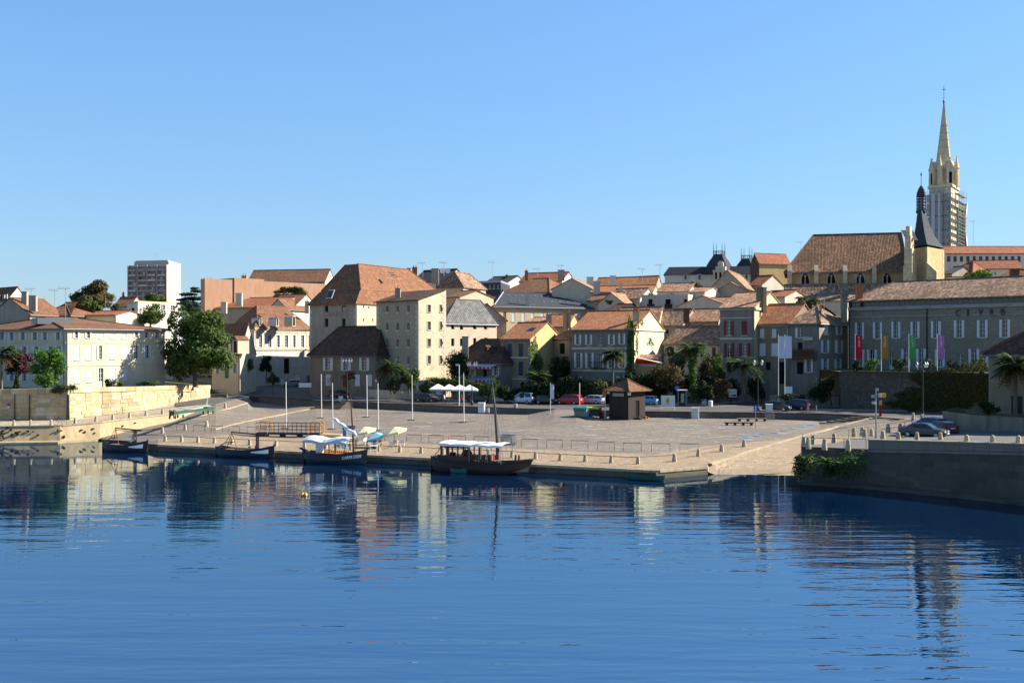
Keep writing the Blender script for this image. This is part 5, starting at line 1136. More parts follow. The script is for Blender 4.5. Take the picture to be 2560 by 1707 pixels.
# modern building right with window band, red roofs below
o = H('long modern building with window band and red tiled edge roof', (2640, 268), (2366, 268), None, 634, 618, 7, 'white', 't_red', depth=14, zr=None, winL=[(x, 640, 655, 9, 'plain') for x in range(2372, 2560, 16)])
o = H('small red hipped house below the modern building', (2430, 246), (2374, 250), None, 682, 657, 6, 'greyplaster', 't_red', 'hip', ins=2)
o = H('long low house with red roof and white wall under the window band', (2556, 250), (2434, 252), None, 671, 653, 6, 'white', 't_red', winL=[(2488, 680, 688, 3, 'hole')])
o = H('brown roofed house at the right edge above the wine house roof', (2600, 228), (2486, 232), None, 698, 677, 6, 'offwhite', 't_brown', 'hip', ins=3); chimney(o.root, P(2536, 684, 229), 1.6, 1, .8, M['woodbrown'], 0)
o = H('low red roof between the church tower and the bush', (2446, 238), (2368, 240), None, 706, 694, 6, 'offwhite', 't_brown')
o = H('grey slate lean-to behind the church tower', (2380, 244), (2355, 246), None, 684, 668, 6, 'greyplaster', 'slate')

# --- old church with long mottled roof
def arch_window(root, f, px, py0, py1, wpx, m='dark'):
    u, z0 = f.uz(px, py1); _, z1 = f.uz(px, py0); W = wpx / F * f.A.y; zs = z0 + (z1 - z0) * .5; mb = MB(); pts = [(-W / 2, z0), (W / 2, z0)]
    for k in range(7): a = k / 6; pts.append((W / 2 * (1 - a ** 1.6), zs + (z1 - zs) * math.sin(a * math.pi / 2)))
    for k in range(1, 7): a = 1 - k / 6; pts.append((-W / 2 * (1 - a ** 1.6), zs + (z1 - zs) * math.sin(a * math.pi / 2)))
    mb.face([f.pt(u + x, z, .03) for x, z in pts]); w_ = mb.build('window', M[m], root); tb = MB()
    ring = [f.pt(u + x, z, .06) for x, z in pts]; tb.tube(ring + [ring[0]], .17, 5); tb.tube([f.pt(u, z0, .06), f.pt(u, z1 - .4, .06)], .12, 5)
    tb.tube([f.pt(u - W / 2, zs, .06), f.pt(u - W / 4, zs + .9, .06), f.pt(u, zs + .1, .06), f.pt(u + W / 4, zs + .9, .06), f.pt(u + W / 2, zs, .06)], .1, 5); tb.build('tracery', M['churchash'], w_)
o = bld('church', 'old stone church with long mottled tile roof and pointed windows', (2262, 234), (1968, 240), None, 671, 6, 'hip', wall='church', rm='t_church', zr=ZP(587, 245), ins=5.5, ins_c=0, depth=17, over=.7, cat='church')
for px in (2013, 2078, 2151, 2218): arch_window(o.root, o.fl, px, 681, 712, 21)
for px in (1974, 2041, 2112, 2185):
    u, zt_ = o.fl.uz(px, 678); mb = MB(); slab(mb, o.fl, u - .45, u + .45, 12, zt_, .0, 1.3); a = o.fl.pt(u - .45, zt_, 0); b = o.fl.pt(u + .45, zt_, 0); c = o.fl.n3 * 1.3; mb.face([a + c, b + c, b + Vector((0, 0, 1.3)), a + Vector((0, 0, 1.3))]); mb.face([b + c, b, b + Vector((0, 0, 1.3))]); mb.face([a, a + c, a + Vector((0, 0, 1.3))]); mb.build('buttress', M['churchash'], o.root)
aR = H('low aisle with tan canal tiles along the church foot', (2262, 227), (1965, 231), None, 762, 712, 5, 'greyplaster', 't_mix', depth=7, name='church_aisle')
# stubby tower with slate spire roof and lantern
def belltower():
    C, A, B = P2(2318, 228), P2(2272, 234), P2(2360, 236); D = A + B - C; zb, ze = 8, ZP(619, 230); root = thing('bell_tower', 'sunlit church tower with curved slate roof and small lantern', 'church tower', ((C.x + D.x) / 2, (C.y + D.y) / 2, zb)); fl, fr = Face(A, C), Face(C, B); mb = MB()
    for f in (fl, fr, Face(B, D), Face(D, A)): wall_face(mb, f, zb, ze, [])
    mb.build('wall', M['church'], root); o = Bld(); o.root = root
    for f, at in ((fl, 1), (fr, 0), (fr, 1), (fl, 0)): quoins(o, f, at, zb + 10, ze - .2, hh=.7, w=(1.0, .6), m='churchash', out=.04)
    cen = (C + D) / 2; top = P2(2303, cen.y)
    rings = []; prof = [(619.5, 1.07), (606, .80), (590, .60), (570, .45), (550, .33), (529, .22)]
    for i, (py, k) in enumerate(prof):
        z = ZP(py, cen.y); c_ = cen.lerp(top, i / 5); rings.append([Vector((*(c_ + (p - cen) * k), z)) for p in (C, B, D, A)])
    mb = MB(); mb.loft(rings, 0, True, True); mb.build('slate_roof', M['slate'], root)
    zt = ZP(529, cen.y); mb = MB(); mb.lathe([(1.05, 0), (1.05, .5), (.95, .6)], (top.x, top.y, zt - .3), 8); 
    for k in range(8): a = 2 * math.pi * k / 8; mb.tube([(top.x + .9 * math.cos(a), top.y + .9 * math.sin(a), zt), (top.x + .9 * math.cos(a), top.y + .9 * math.sin(a), ZP(492, cen.y))], .1, 5)
    for k in range(4): z = zt + .6 + k * .65; mb.lathe([(.98, 0), (.8, .14)], (top.x, top.y, z), 8)
    mb.lathe([(.95, 0), (.98, .2), (.88, .9), (.6, 1.7), (.3, 2.2), (.06, 2.5), (.05, 4.5), (.2, 4.6), (.03, 5.2)], (top.x, top.y, ZP(493, cen.y)), 8); mb.build('lantern', M['slate'], root)
    mb = MB(); mb.lathe([(.72, 0), (.72, 2.6)], (top.x, top.y, zt + .2), 8); mb.build('lantern_core', M['lead'], root)
    # big stepped buttress at the left
    a, b = P2(2258, 228), P2(2280, 227); f = Face(a, b); mb = MB()
    zz = [8, ZP(664, 228), ZP(622, 228), ZP(590, 228), ZP(566, 228)]; 
    for k, (u0, u1, dd) in enumerate(((0, 1, 3.5), (.12, 1, 2.6), (.2, .85, 2.2), (.3, .75, 1.6))): mb.obox(f.pt(f.L * u0, zz[k], 0), f.u3 * f.L * (u1 - u0), Vector((0, 0, zz[k + 1] - zz[k])), -f.n3 * dd)
    mb.build('buttress', M['churchash'], root); mb = MB(); a = fr.pt(.3, zb, 0); slab(mb, fr, -.35, .45, zb, ZP(680, 228), .0, 2.0); p = fr.pt(-.35, ZP(680, 228), 0); q = fr.pt(.45, ZP(680, 228), 0); k = fr.n3 * 2; mb.face([p + k, q + k, q + Vector((0, 0, 2)), p + Vector((0, 0, 2))]); mb.face([q + k, q, q + Vector((0, 0, 2))]); mb.face([p, p + k, p + Vector((0, 0, 2))]); mb.build('buttress', M['churchash'], root)
    arch_window(root, fl, 2288, 693, 711, 13); arch_window(root, fr, 2338, 697, 711, 6)
    # open timber bell cage
    mb = MB(); z0, z1 = ZP(618, 228), ZP(592, 228); 
    for px in (2270, 2278, 2287): q = P(px, 600, 228.5); mb.box((q.x, q.y, (z0 + z1) / 2), (.18, .18, z1 - z0))
    for z in (z0 + .4, z1 - .5): a, b = P(2268, 600, 228.3), P(2289, 600, 228.3); mb.tube([(a.x, a.y, z), (b.x, b.y, z)], .1, 5)
    mb.build('bell_cage', M['woodbrown'], root); a, b = P(2262, 580, 228), P(2293, 580, 228); mb = MB(); mb.face([(a.x, a.y - .5, z1 - .4), (b.x, b.y - .5, z1 - .8), (b.x, b.y + 2.5, z1 + 1.6), (a.x, a.y + 2.5, z1 + 1.6)]); mb.build('cage_roof', M['slate'], root)
belltower()
# --- tall scaffolded tower with stone spire
def spire_tower():
    Y0 = 350; C, A, B = P2(2378, Y0), P2(2323, Y0 + 5), P2(2396, Y0 + 10); D = A + B - C; zb, ze = 10, ZP(466, Y0); cen = (C + D) / 2; root = thing('spire_tower', 'tall church tower with slender pale stone spire and cross', 'church tower', (cen.x, cen.y, zb)); fl, fr = Face(A, C), Face(C, B); fb, fd = Face(B, D), Face(D, A)
    mb = MB()
    for f in (fl, fr, fb, fd): wall_face(mb, f, zb, ze, []); 
    mb.build('wall', M['spire'], root)
    for f in (fl, fr):
        for py0, py1 in ((480, 520), (535, 575)): arch_window(root, f, (2350 if f is fl else 2388), py0, py1, 12 if f is fl else 5)
    mb = MB()
    for f in (fl, fr, fb, fd): slab(mb, f, -.3, f.L + .3, ze, ze + .7, -.6, .45)
    mb.build('cornice', M['spire'], root)
    hw_ = fl.L * .5; ax = P2(2357, cen.y); z1 = ZP(402, Y0 + 5); 
    def oct_(k, z, c=cen): return [Vector((c.x + math.cos(math.pi / 8 + i * math.pi / 4 + .12) * k, c.y + math.sin(math.pi / 8 + i * math.pi / 4 + .12) * k, z)) for i in range(8)]
    mb = MB(); mb.loft([oct_(hw_ * .98, ze + .7), oct_(hw_ * .86, ze + 3), oct_(hw_ * .80, z1)], 0, True, True); mb.build('belfry', M['spire'], root)
    # spire proper
    zt = ZP(256, Y0 + 5); mb = MB(); n = 10; rr = [oct_(hw_ * .74 * (1 - k / n) + .16, ze + 4 + (zt - ze - 4) * k / n) for k in range(n + 1)]; mb.loft(rr, 0, True, True); sp_ = mb.build('spire', M['spire'], root)
    for i in range(8):
        mb = MB(); mb.tube([rr[0][i], rr[n][i]], [.12, .05], 5); mb.build('spire_rib', M['spire'], sp_)
    for i in range(8):
        for k in range(2, 8):
            a, b = rr[k][i], rr[k][(i + 1) % 8]; m_ = (a + b) / 2; d = Vector((m_.x - cen.x, m_.y - cen.y, 0)).normalized(); mb = MB(); mb.box(m_ + d * .0, (.16, .2, .22), 0, math.atan2(d.y, d.x)); mb.build('spire_opening', M['dark'], sp_)
    mb = MB(); mb.lathe([(.3, 0), (.18, .6), (.4, .9), (.2, 1.3), (.08, 1.6), (.06, 6)], (cen.x, cen.y, zt - .2), 8); mb.box((cen.x, cen.y, zt + 4.6), (1.3, .1, .12)); mb.box((cen.x, cen.y, zt + 4.6), (.1, 1.0, .12)); mb.build('cross', M['iron'], root)
    # gabled lucarnes on four faces, pinnacles on the corners
    for i in range(4):
        an = .12 + i * math.pi / 2 - math.pi / 2; d = Vector((math.cos(an), math.sin(an), 0)); s_ = Vector((-d.y, d.x, 0)); c0 = Vector((cen.x, cen.y, ze + .7)) + d * hw_ * .72
        mb = MB(); wv = 1.25; mb.obox(c0 - s_ * wv, s_ * wv * 2, Vector((0, 0, 5.2)), d * 1.6); zq = Vector((0, 0, 5.2)); ap = c0 + zq + Vector((0, 0, 2.9)); e = d * 1.6
        mb.face([c0 - s_ * wv * 1.25 + zq + e, c0 + s_ * wv * 1.25 + zq + e, ap + e]); mb.face([c0 - s_ * wv * 1.25 + zq + e, ap + e, ap - d, c0 - s_ * wv * 1.25 + zq - d]); mb.face([ap + e, c0 + s_ * wv * 1.25 + zq + e, c0 + s_ * wv * 1.25 + zq - d, ap - d]); mb.lathe([(.12, 0), (.12, .5), (.3, .7), (.05, 1.1)], ap + e * .9, 6)
        lu = mb.build('lucarne', M['spire'], root); mb = MB(); mb.obox(c0 - s_ * .5 + e + Vector((0, 0, .8)), s_ * 1.0, Vector((0, 0, 3.6)), d * .03); mb.build('louvre', M['dark'], lu)
        an2 = an + math.pi / 4; d2 = Vector((math.cos(an2), math.sin(an2), 0)); q = Vector((cen.x, cen.y, ze + .7)) + d2 * hw_ * 1.12; mb = MB(); mb.lathe([(.85, 0), (.75, 5.5), (1.0, 5.8), (.8, 6.2), (.15, 9.2), (.25, 9.4), (.04, 9.9)], q, 6); mb.build('pinnacle', M['spire'], root)
        mb = MB(); k = Vector((cen.x, cen.y, ze + .7)); q0 = k + d2 * hw_ * 1.35; mb.face([q0, k + (d2 * .9 + Vector((-d2.y, d2.x, 0)) * .5) * hw_, k + d2 * hw_ * .7 + Vector((0, 0, 5))]); mb.face([k + (d2 * .9 - Vector((-d2.y, d2.x, 0)) * .5) * hw_, q0, k + d2 * hw_ * .7 + Vector((0, 0, 5))]); mb.build('broach', M['spire'], root)
    # scaffolding in front, its own thing, with boards and a white sheet
    sc_ = thing('scaffolding', 'metal scaffolding wrapped round the tower below the spire', 'scaffolding', (C.x, C.y, zb)); o1, o2 = 1.0, 2.3; mb = MB()
    for f in (fl, fr):
        n = 7 if f is fl else 4
        for k in range(n):
            for oo in (o1, o2): u = -.8 + (f.L + 1.6) * k / (n - 1); mb.tube([f.pt(u, zb, oo), f.pt(u, ze - (.5 if k else 3), oo)], .07, 4)
    mb.build('standards', M['steel'], sc_); lv = []
    z = 22
    while z < ze - 1: lv.append(z); z += 2.2
    for i, z in enumerate(lv):
        mb = MB()
        for f in (fl, fr):
            slab(mb, f, -1, f.L + 1.2, z, z + .12, o1, o2); slab(mb, f, -1, f.L + 1.2, z + 1.0, z + 1.08, o2 - .04, o2 + .04)
        mb.build('scaffold_board', M['steel'] if i % 3 else M['greenmesh'], sc_)
        if i % 2: mb = MB(); mb.tube([fl.pt(0, z, o2), fl.pt(fl.L, z + 2.2, o2)], .06, 4); mb.build('brace', M['steel'], sc_)
    for u0, u1, z0, z1 in ((1.8, 2.9, 40, 62), (fl.L * .55, fl.L * .66, 30, 62), (2.0, 2.6, 20, 40)):
        mb = MB(); slab(mb, fl, u0, u1, z0, min(z1, ze - 2), o2 + .05, o2 + .08); mb.build('mesh_strip', M['netting'], sc_)
    for f in (fl,):
        for k in range(5):
            for i in range(0, len(lv) - 1, 2):
                u0 = f.L * k / 5; mb = MB(); slab(mb, f, u0 + .1, u0 + f.L / 5 - .1, lv[i], min(lv[i] + 4.1, ze - 2.5), o2 + .02, o2 + .03); mb.build('debris_net', M['net'], sc_)
    mb = MB(); f = fr; n = 8
    for k in range(n):
        za, zb_ = 20 + (ze - 24) * k / n, 20 + (ze - 24) * (k + 1) / n; ga, gb = .25 * math.sin(k * 1.7), .25 * math.sin((k + 1) * 1.7)
        mb.face([f.pt(f.L * .9, za, o2 + .3 + ga), f.pt(f.L + 3.2, za, o2 - .2 + ga), f.pt(f.L + 3.2 - (.6 if k > 5 else 0), zb_, o2 - .2 + gb), f.pt(f.L * .9 + (.3 if k > 5 else 0), zb_, o2 + .3 + gb)]); mb.face([f.pt(f.L + 3.2, za, o2 - .2 + ga), f.pt(f.L + 3.2, za, -3), f.pt(f.L + 3.2, zb_, -3), f.pt(f.L + 3.2 - (.6 if k > 5 else 0), zb_, o2 - .2 + gb)])
    mb.build('white_sheet', M['sheet'], sc_)
M['net'] = mat('grey_debris_net', (.3, .3, .29), .9); _t = NT(M['net']); _tr = _t.n('ShaderNodeBsdfTransparent'); _ms = _t.n('ShaderNodeMixShader', Fac=.22); _t.l(_t.b.outputs[0], _ms.inputs[1]); _t.l(_tr.outputs[0], _ms.inputs[2]); _t.l(_ms.outputs[0], _t.t.nodes['Material Output'].inputs[0])
M['greenmesh'] = mat('green_scaffold_net', (.12, .3, .24), .8); M['netting'] = mat('pale_netting', (.5, .5, .5), .8); M['sheet'] = mat('white_tarpaulin', (.62, .63, .64), .6)
spire_tower()
# --- town hall with two slate domes
def town_hall():
    Y0 = 410; C, A = P2(1895, Y0), P2(1662, Y0 + 6); f = Face(A, C); zb, ze, zr = 10, ZP(684, Y0), ZP(664, Y0); root = thing('town_hall', 'pale town hall with slate roof and two square slate domes', 'building', (C.x - 15, C.y, zb)); mb = MB(); wall_face(mb, f, zb, ze, []); b = C - f.n * 14; d = A - f.n * 14; wall_face(mb, Face(C, b), zb, ze, []); wall_face(mb, Face(b, d), zb, ze, []); wall_face(mb, Face(d, A), zb, ze, []); mb.build('wall', M['white'], root)
    e = [f.pt(-.5, ze, .5), f.pt(f.L, ze, .5), f.pt(f.L, ze, -14.5), f.pt(-.5, ze, -14.5)]; r = [f.pt(1.5, zr, -1.8), f.pt(f.L, zr, -1.8), f.pt(f.L, zr, -12), f.pt(1.5, zr, -12)]; roof_build(root, [[e[i], e[(i + 1) % 4], r[(i + 1) % 4], r[i]] for i in range(4)] + [r], M['slate'], .2)
    for px in (1714, 1749, 1866): 
        u = f.uz(px, 690)[0]; mb = MB(); slab(mb, f, u - .8, u + .8, ZP(698, Y0), ZP(684, Y0), .0, .5); l_ = mb.build('lucarne', M['cream'], root); mb = MB(); slab(mb, f, u - .4, u + .4, ZP(697, Y0), ZP(686, Y0), .5, .53); mb.build('pane', M['glass'], l_)
    u = f.uz(1774, 690)[0]; mb = MB(); mb.tube([f.pt(u, ZP(690, Y0), .05), f.pt(u, ZP(690, Y0), .2)], 1.0, 14); mb.build('clock', M['frame'], root)
    for px0, px1, pyt, pyb, dy in ((1762, 1816, 634, 672, 1.5), (1833, 1883, 640, 666, -8)):
        a, c = P2(px0, Y0 + 4 - dy), P2(px1, Y0 - dy); fd_ = Face(a, c); w_ = fd_.L; cn = (a + c) / 2 - fd_.n * w_ / 2; rings = []; zt, zb2 = ZP(pyt, Y0), ZP(684, Y0)
        for k, s_ in ((0, 1.0), (.2, .98), (.45, .86), (.65, .70), (.82, .52), (.95, .42), (1, .42)):
            z = zb2 + (zt - zb2) * k; rings.append([Vector((*(cn + (fd_.u * sx + fd_.n * sy) * w_ / 2 * s_), z)) for sx, sy in ((-1, 1), (1, 1), (1, -1), (-1, -1))])
        mb = MB(); mb.loft(rings, 0, True, True); dm = mb.build('dome', M['slate'], root); mb = MB()
        q = [Vector((*(cn + (fd_.u * sx + fd_.n * sy) * w_ * .2), zt)) for sx, sy in ((-1, 1), (1, 1), (1, -1), (-1, -1))]
        for i in range(4):
            mb.tube([q[i], q[i] + Vector((0, 0, 4.2))], [.16, .05], 5); mb.tube([q[i] + Vector((0, 0, 1.2)), q[(i + 1) % 4] + Vector((0, 0, 1.2))], .07, 4)
            for k in range(1, 5): p = q[i].lerp(q[(i + 1) % 4], k / 5); mb.tube([p, p + Vector((0, 0, 1.2))], .05, 4)
        mb.build('crest_railing', M['iron'], dm)
    a, c = P2(1783, Y0 - 3), P2(1819, Y0 - 4.5); ff = Face(a, c); mb = MB(); L = ff.L
    z = [ZP(700, Y0), ZP(678, Y0), ZP(668, Y0), ZP(657, Y0)]
    slab(mb, ff, 0, L, z[0], z[1], -3, 0); slab(mb, ff, L * .15, L * .85, z[1], z[2], -3, -.1); slab(mb, ff, L * .3, L * .7, z[2], z[3] - .5, -2, -.1); mb.tube([ff.pt(L * .5, z[3] - .6, -2), ff.pt(L * .5, z[3] - .6, -.05)], L * .2, 12)
    for k in (0, .33, .67, .94): slab(mb, ff, L * k, L * k + L * .06, z[0], z[1] + .3, .0, .35)
    slab(mb, ff, -.2, L + .2, z[1] - .3, z[1] + .1, .0, .5); fp = mb.build('frontispiece', M['cream'], root)
    for k in (.2, .5, .8): mb = MB(); slab(mb, ff, L * k - .35, L * k + .35, z[0] + .2, z[1] - .7, .003, .03); mb.build('opening', M['dark'], fp)
town_hall()
# rooftop antennas
def antenna(px, py0, py1, Y, label, dish=False):
    b, t_ = P(px, py1, Y), P(px, py0, Y); root = thing('rooftop_antenna', label, 'antenna', b, 0, 'rooftop antennas'); mb = MB(); mb.tube([b - Vector((0, 0, .8)), t_], .045, 4); L = 1.1
    for k in range(5): mb.tube([t_ + Vector((-L * (k - 1) / 3, .0, -.1)), t_ + Vector((-L * (k - 1) / 3, 0, -.1)) + Vector((.0, .0, .35))], .025, 3)
    mb.tube([t_ + Vector((-1.2, 0, -.1)), t_ + Vector((.7, 0, -.1))], .03, 4); mb.build('mast', M['steel'], root)
    if dish:
        for s in (-1, 1): mb = MB(); mb.lathe([(.05, 0), (.7, .12), (.75, .2)], (b.x + s * .9, b.y - .2, b.z + .4), 12); q = mb.build('dish', M['white_paint'], root)
for px, y0, y1, Y, l in ((78, 722, 745, 206, 'comb antenna above the grey gabled house'), (164, 720, 790, 180, 'thin mast above the mansion roof corner'), (137, 725, 760, 212, 'antenna beside the rooftop dish behind the mansion'), (264, 740, 775, 230, 'antenna before the brown autumn tree'), (988, 690, 732, 203, 'branched antenna on the stone warehouse roof'), (1057, 657, 685, 262, 'antenna on the slate roof beside the granary'), (1231, 655, 690, 290, 'antenna on the flat grey block'), (1404, 663, 690, 280, 'antenna beside the chimney of the red roofed house'), (1606, 672, 700, 265, 'left of the two antennas on the orange roofs'), (1650, 662, 700, 262, 'tall antenna right of the orange roofs'), (2002, 605, 640, 300, 'antenna left of the church roof'), (2433, 553, 616, 300, 'tall antenna mast right of the scaffolded tower'), (2148, 690, 730, 225, 'antenna before the church windows'), (2060, 742, 765, 182, 'antenna on the mottled terraced roof'), (390, 635, 650, 640, 'mast on top of the apartment tower'), (1344, 672, 690, 284, 'thin antenna on the red skyline roof')):
    antenna(px, y0, y1, Y, l)
antenna(1110, 656, 682, 252, 'antenna with two white dishes beside the grey chimney')
mb = MB()
for px in (1106, 1119): q = P(px, 677, 251); mb.tube([q, q + Vector((.05, -.2, 0))], [.55, .6], 14)
tag(mb.build('satellite_dish', M['white_paint']), 'pair of white satellite dishes on the brown gabled roof', 'dish')
LEAF['autumnal'] = leafmat('turning_leaves', [(.03, .04, .012), (.06, .065, .018), (.10, .085, .03), (.13, .09, .035)])
# ------------------------------------------------------------------ trees, palms, hedges, creepers
def at(px, py, Y): return P(px, py, Y)
def T(name, label, px, pyb, pyt, wpx, Y, leaf, n, size, trunk=.3, r=.2, seed=1, **k):
    b = at(px, pyb, Y); h = ZP(pyt, Y) - b.z; return tree(name, label, b, h, wpx / S(Y), leaf, n, size, trunk, r, seed, **k)
T('chestnut_tree', 'large leafy green tree standing between the mansion and the cottage', 488, 968, 762, 186, 186, 'green', 17000, .27, .05, .42, 3, lobesn=22, dep=10)
T('plum_tree', 'dark purple leaved tree in front of the mansion', 46, 978, 862, 72, 160, 'plum', 3200, .17, .3, .14, 4)
T('weeping_tree', 'bright green drooping tree leaning over the garden wall', 118, 990, 862, 88, 154, 'bright', 5200, .17, .06, .16, 5, lobesn=14)
palm('palm_tree', 'palm at the left edge before the mansion', at(4, 976, 158), 5.2, 2.2, 6)
T('autumn_tree', 'large round tree turning brown on the left skyline', 230, 790, 699, 104, 282, 'autumnal', 6500, .36, .05, .4, 7, lobesn=14, dep=12)
T('garden_tree', 'green bushy tree at the foot of the brown autumn tree', 222, 806, 750, 62, 240, 'green', 2200, .28, .05, .2, 8)
T('garden_tree', 'pale green tree left of the flat roofed white house', 292, 812, 756, 50, 225, 'olive', 1700, .26, .05, .2, 9)
T('garden_tree', 'green tree between the flat roofed house and the big leafy tree', 376, 818, 755, 74, 222, 'green', 2600, .26, .05, .2, 10)
T('garden_tree', 'green tree crown in front of the apartment tower', 385, 772, 732, 56, 330, 'green', 1800, .4, .05, .2, 11)
def cone_tree(label, px, pyb, pyt, wpx, Y, leaf='conifer', n=900, size=.25, seed=1, name='cypress'):
    return T(name, label, px, pyb, pyt, wpx, Y, leaf, n, size, .05, .12, seed, shape=[(0, 0, .2 + .13 * k, 1 - .15 * k, 1 - .15 * k, .12) for k in range(6)])
cone_tree('small dark pointed cypress left of the apartment tower', 308, 770, 727, 14, 320, n=500, size=.3)
cone_tree('dark cone shaped yew before the mansion', 42, 978, 925, 20, 156, 'dark', 700, .14, 2, 'yew')
# cedar: flat layered plates
b = at(484, 800, 290); T('cedar', 'flat layered dark cedar beside the orange building', 482, 800, 718, 84, 290, 'conifer', 3200, .33, .3, .3, 12, shape=[(-.3, 0, .5, .8, .8, .05), (.2, .1, .66, .75, .7, .05), (-.25, -.1, .78, .55, .5, .045), (.3, 0, .88, .5, .45, .04), (.1, 0, .97, .3, .3, .03), (-.5, 0, .62, .5, .4, .04)])
T('garden_tree', 'bluish green shrubby tree below the cedar', 474, 800, 745, 52, 250, 'conifer', 1700, .26, .05, .2, 13)
shrub('hedge', 'long clipped hedge in front of the orange walls', at(726, 740, 271), 10, 2, 2.6, 'green', 2600, .2, 3, 'hedge', lob=14)
T('street_tree', 'round green street tree beside the cottage', 612, 962, 884, 46, 214, 'green', 2400, .17, .3, .1, 14)
T('street_tree', 'dark round street tree in the shade of the white house', 665, 958, 882, 36, 226, 'dark', 2400, .17, .3, .1, 15)
T('street_tree', 'small slim green tree standing at the square edge of the street', 683, 989, 928, 34, 208, 'olive', 1400, .14, .35, .07, 16)
T('crape_myrtle', 'pink flowering little tree in front of the low cottage', 873, 972, 926, 36, 196, 'pink', 1300, .13, .42, .06, 17)
palm('palm_tree', 'palm with brown fronds in front of the stone warehouse', at(978, 985, 189), 4.6, 2.3, 18, .7)
T('leafy_tree', 'green leafy tree at the shaded corner of the stone warehouse', 1022, 985, 912, 56, 188, 'green', 3000, .17, .1, .12, 19)
shrub('bush', 'brownish bush beside the palm of the stone warehouse', at(985, 985, 187), 3.2, 2, 3.8, 'olive', 1300, .14, 4)
shrub('hedge', 'leafy hedge behind the white parasols', at(1135, 985, 183.5), 10, 1.4, 3.4, 'green', 4200, .15, 5, 'hedge', lob=16)
shrub('hedge', 'dark clipped creeper hedge on the restaurant wall', at(1145, 970, 187.5), 6, 1.6, 7.2, 'dark', 3600, .17, 6, 'hedge', lob=12)
shrub('bush', 'tall light green bush right of the white parasols', at(1228, 1000, 180.5), 4.6, 2.4, 4.0, 'green', 2600, .14, 7)
shrub('bush', 'pale green bush at the left end of the parasols', at(1068, 990, 182.5), 3, 1.6, 3.2, 'olive', 1400, .14, 8)
palm('palm_tree', 'low fan palm in the garden of the ochre house', at(1346, 988, 182), 3.0, 2.1, 20, .4)
T('garden_tree', 'dark shady tree between the ochre house and the villa', 1395, 990, 885, 70, 188, 'dark', 3200, .2, .15, .15, 21)
for i, (px, wp_, py, leaf, lab) in enumerate(((1300, 5, 968, 'dark', 'dark bush by the door of the ochre house'), (1385, 4.5, 952, 'olive', 'pale bush behind the dark blue car'), (1440, 4.2, 935, 'olive', 'tall olive green bush left of the villa hedge'), (1478, 4.2, 940, 'green', 'green bush under the villa balcony'), (1520, 4.2, 936, 'dark', 'dark bush below the villa palm'), (1570, 4.6, 932, 'dark', 'dark bush under the villa corner'), (1620, 5.5, 925, 'green', 'broad green bush below the terrace awning'))):
    q = G(px, 1003, ST); q.z = ST; Y = 182; b = P(px, 1006, Y); shrub('bush', lab, b, wp_ + .8, 2.4, ZP(py, Y) - b.z, leaf, 2400, .16, 30 + i)
for i, (px, w_, py, leaf, lab) in enumerate(((1262, 3.2, 958, 'dark', 'dark shrub left of the ochre house door'), (1330, 4.5, 945, 'dark', 'shaded shrub under the ivy of the ochre house'), (1362, 4.5, 948, 'dark', 'dark shrub behind the pale van'), (1418, 4.8, 930, 'dark', 'tall shaded shrub between the link house and the villa'), (1460, 4.4, 944, 'dark', 'dark shrub in the middle of the villa garden'), (1500, 4.6, 938, 'olive', 'olive shrub behind the silver estate car'), (1548, 4.6, 946, 'dark', 'dark shrub just left of the hut roof'), (1595, 5, 925, 'dark', 'dense dark shrub behind the hut roof'), (1650, 5, 920, 'dark', 'dense dark shrub behind the notice board'), (1700, 5, 930, 'dark', 'dense dark shrub behind the telephone booth'), (1745, 4.5, 915, 'dark', 'dark shrub at the foot of the ivy wrapped palm'), (1775, 4.5, 925, 'dark', 'dark shrub left of the brown tinged bush'), (1830, 4.2, 935, 'dark', 'dark shrub behind the white information panel'), (1890, 3.8, 930, 'dark', 'dark shrub behind the lantern lamp of the fan palm'))):
    b = P(px, 1005, 179.5); shrub('shrub', lab, b, w_, 2.2, ZP(py, 179.5) - b.z, leaf, 1900, .17, 130 + i)
T('garden_tree', 'wide dark tree with reddish blooms behind the wooden hut', 1670, 1005, 905, 100, 178, 'red', 3200, .17, .1, .15, 22)
T('garden_tree', 'dark green tree behind the telephone box', 1640, 1005, 905, 70, 181, 'dark', 2600, .18, .1, .15, 23)
palm('palm_tree', 'tall palm with trunk wrapped in bright green ivy', at(1731, 1000, 174), 8.2, 2.5, 24, .15, .2, True, 34)
palm('palm_tree', 'slim palm with brown skirt in front of the villa', at(1532, 975, 179), 5.8, 1.9, 25, .9, .17)
palm('palm_tree', 'bushy fan palm in front of the red shuttered house', at(1858, 985, 176), 4.6, 2.6, 26, .1, .3)
T('garden_tree', 'loose green tree left of the ivy wrapped palm', 1688, 985, 858, 66, 184, 'olive', 2600, .17, .25, .13, 27)
T('garden_tree', 'pinkish shrub tree right of the ivy wrapped palm', 1768, 985, 872, 46, 180, 'red', 1800, .16, .25, .1, 28)
T('garden_tree', 'green climbing tree under the red shuttered house', 1795, 990, 878, 40, 178, 'green', 1800, .16, .15, .1, 29)
shrub('bush', 'brown tinged bush above the low street wall', at(1800, 1002, 173), 4.2, 2, 4.2, 'red', 1700, .15, 41)
shrub('bush', 'dark bush between the ivy palm and the info panel', at(1755, 1004, 172), 4, 2, 3.6, 'dark', 1700, .15, 42)
shrub('bush', 'large dark bush beside the terraced houses', at(2058, 1008, 166), 4.4, 2.6, 4.6, 'dark', 3000, .15, 43); shrub('bush', 'small yellow green shrub left of the large dark bush', at(2028, 990, 167), 1.8, 1.4, 1.4, 'bright', 600, .12, 44)
shrub('bush', 'dark ground hedge behind the two white banner poles', at(1990, 1010, 168), 6, 1.6, 2.0, 'dark', 1700, .14, 45)
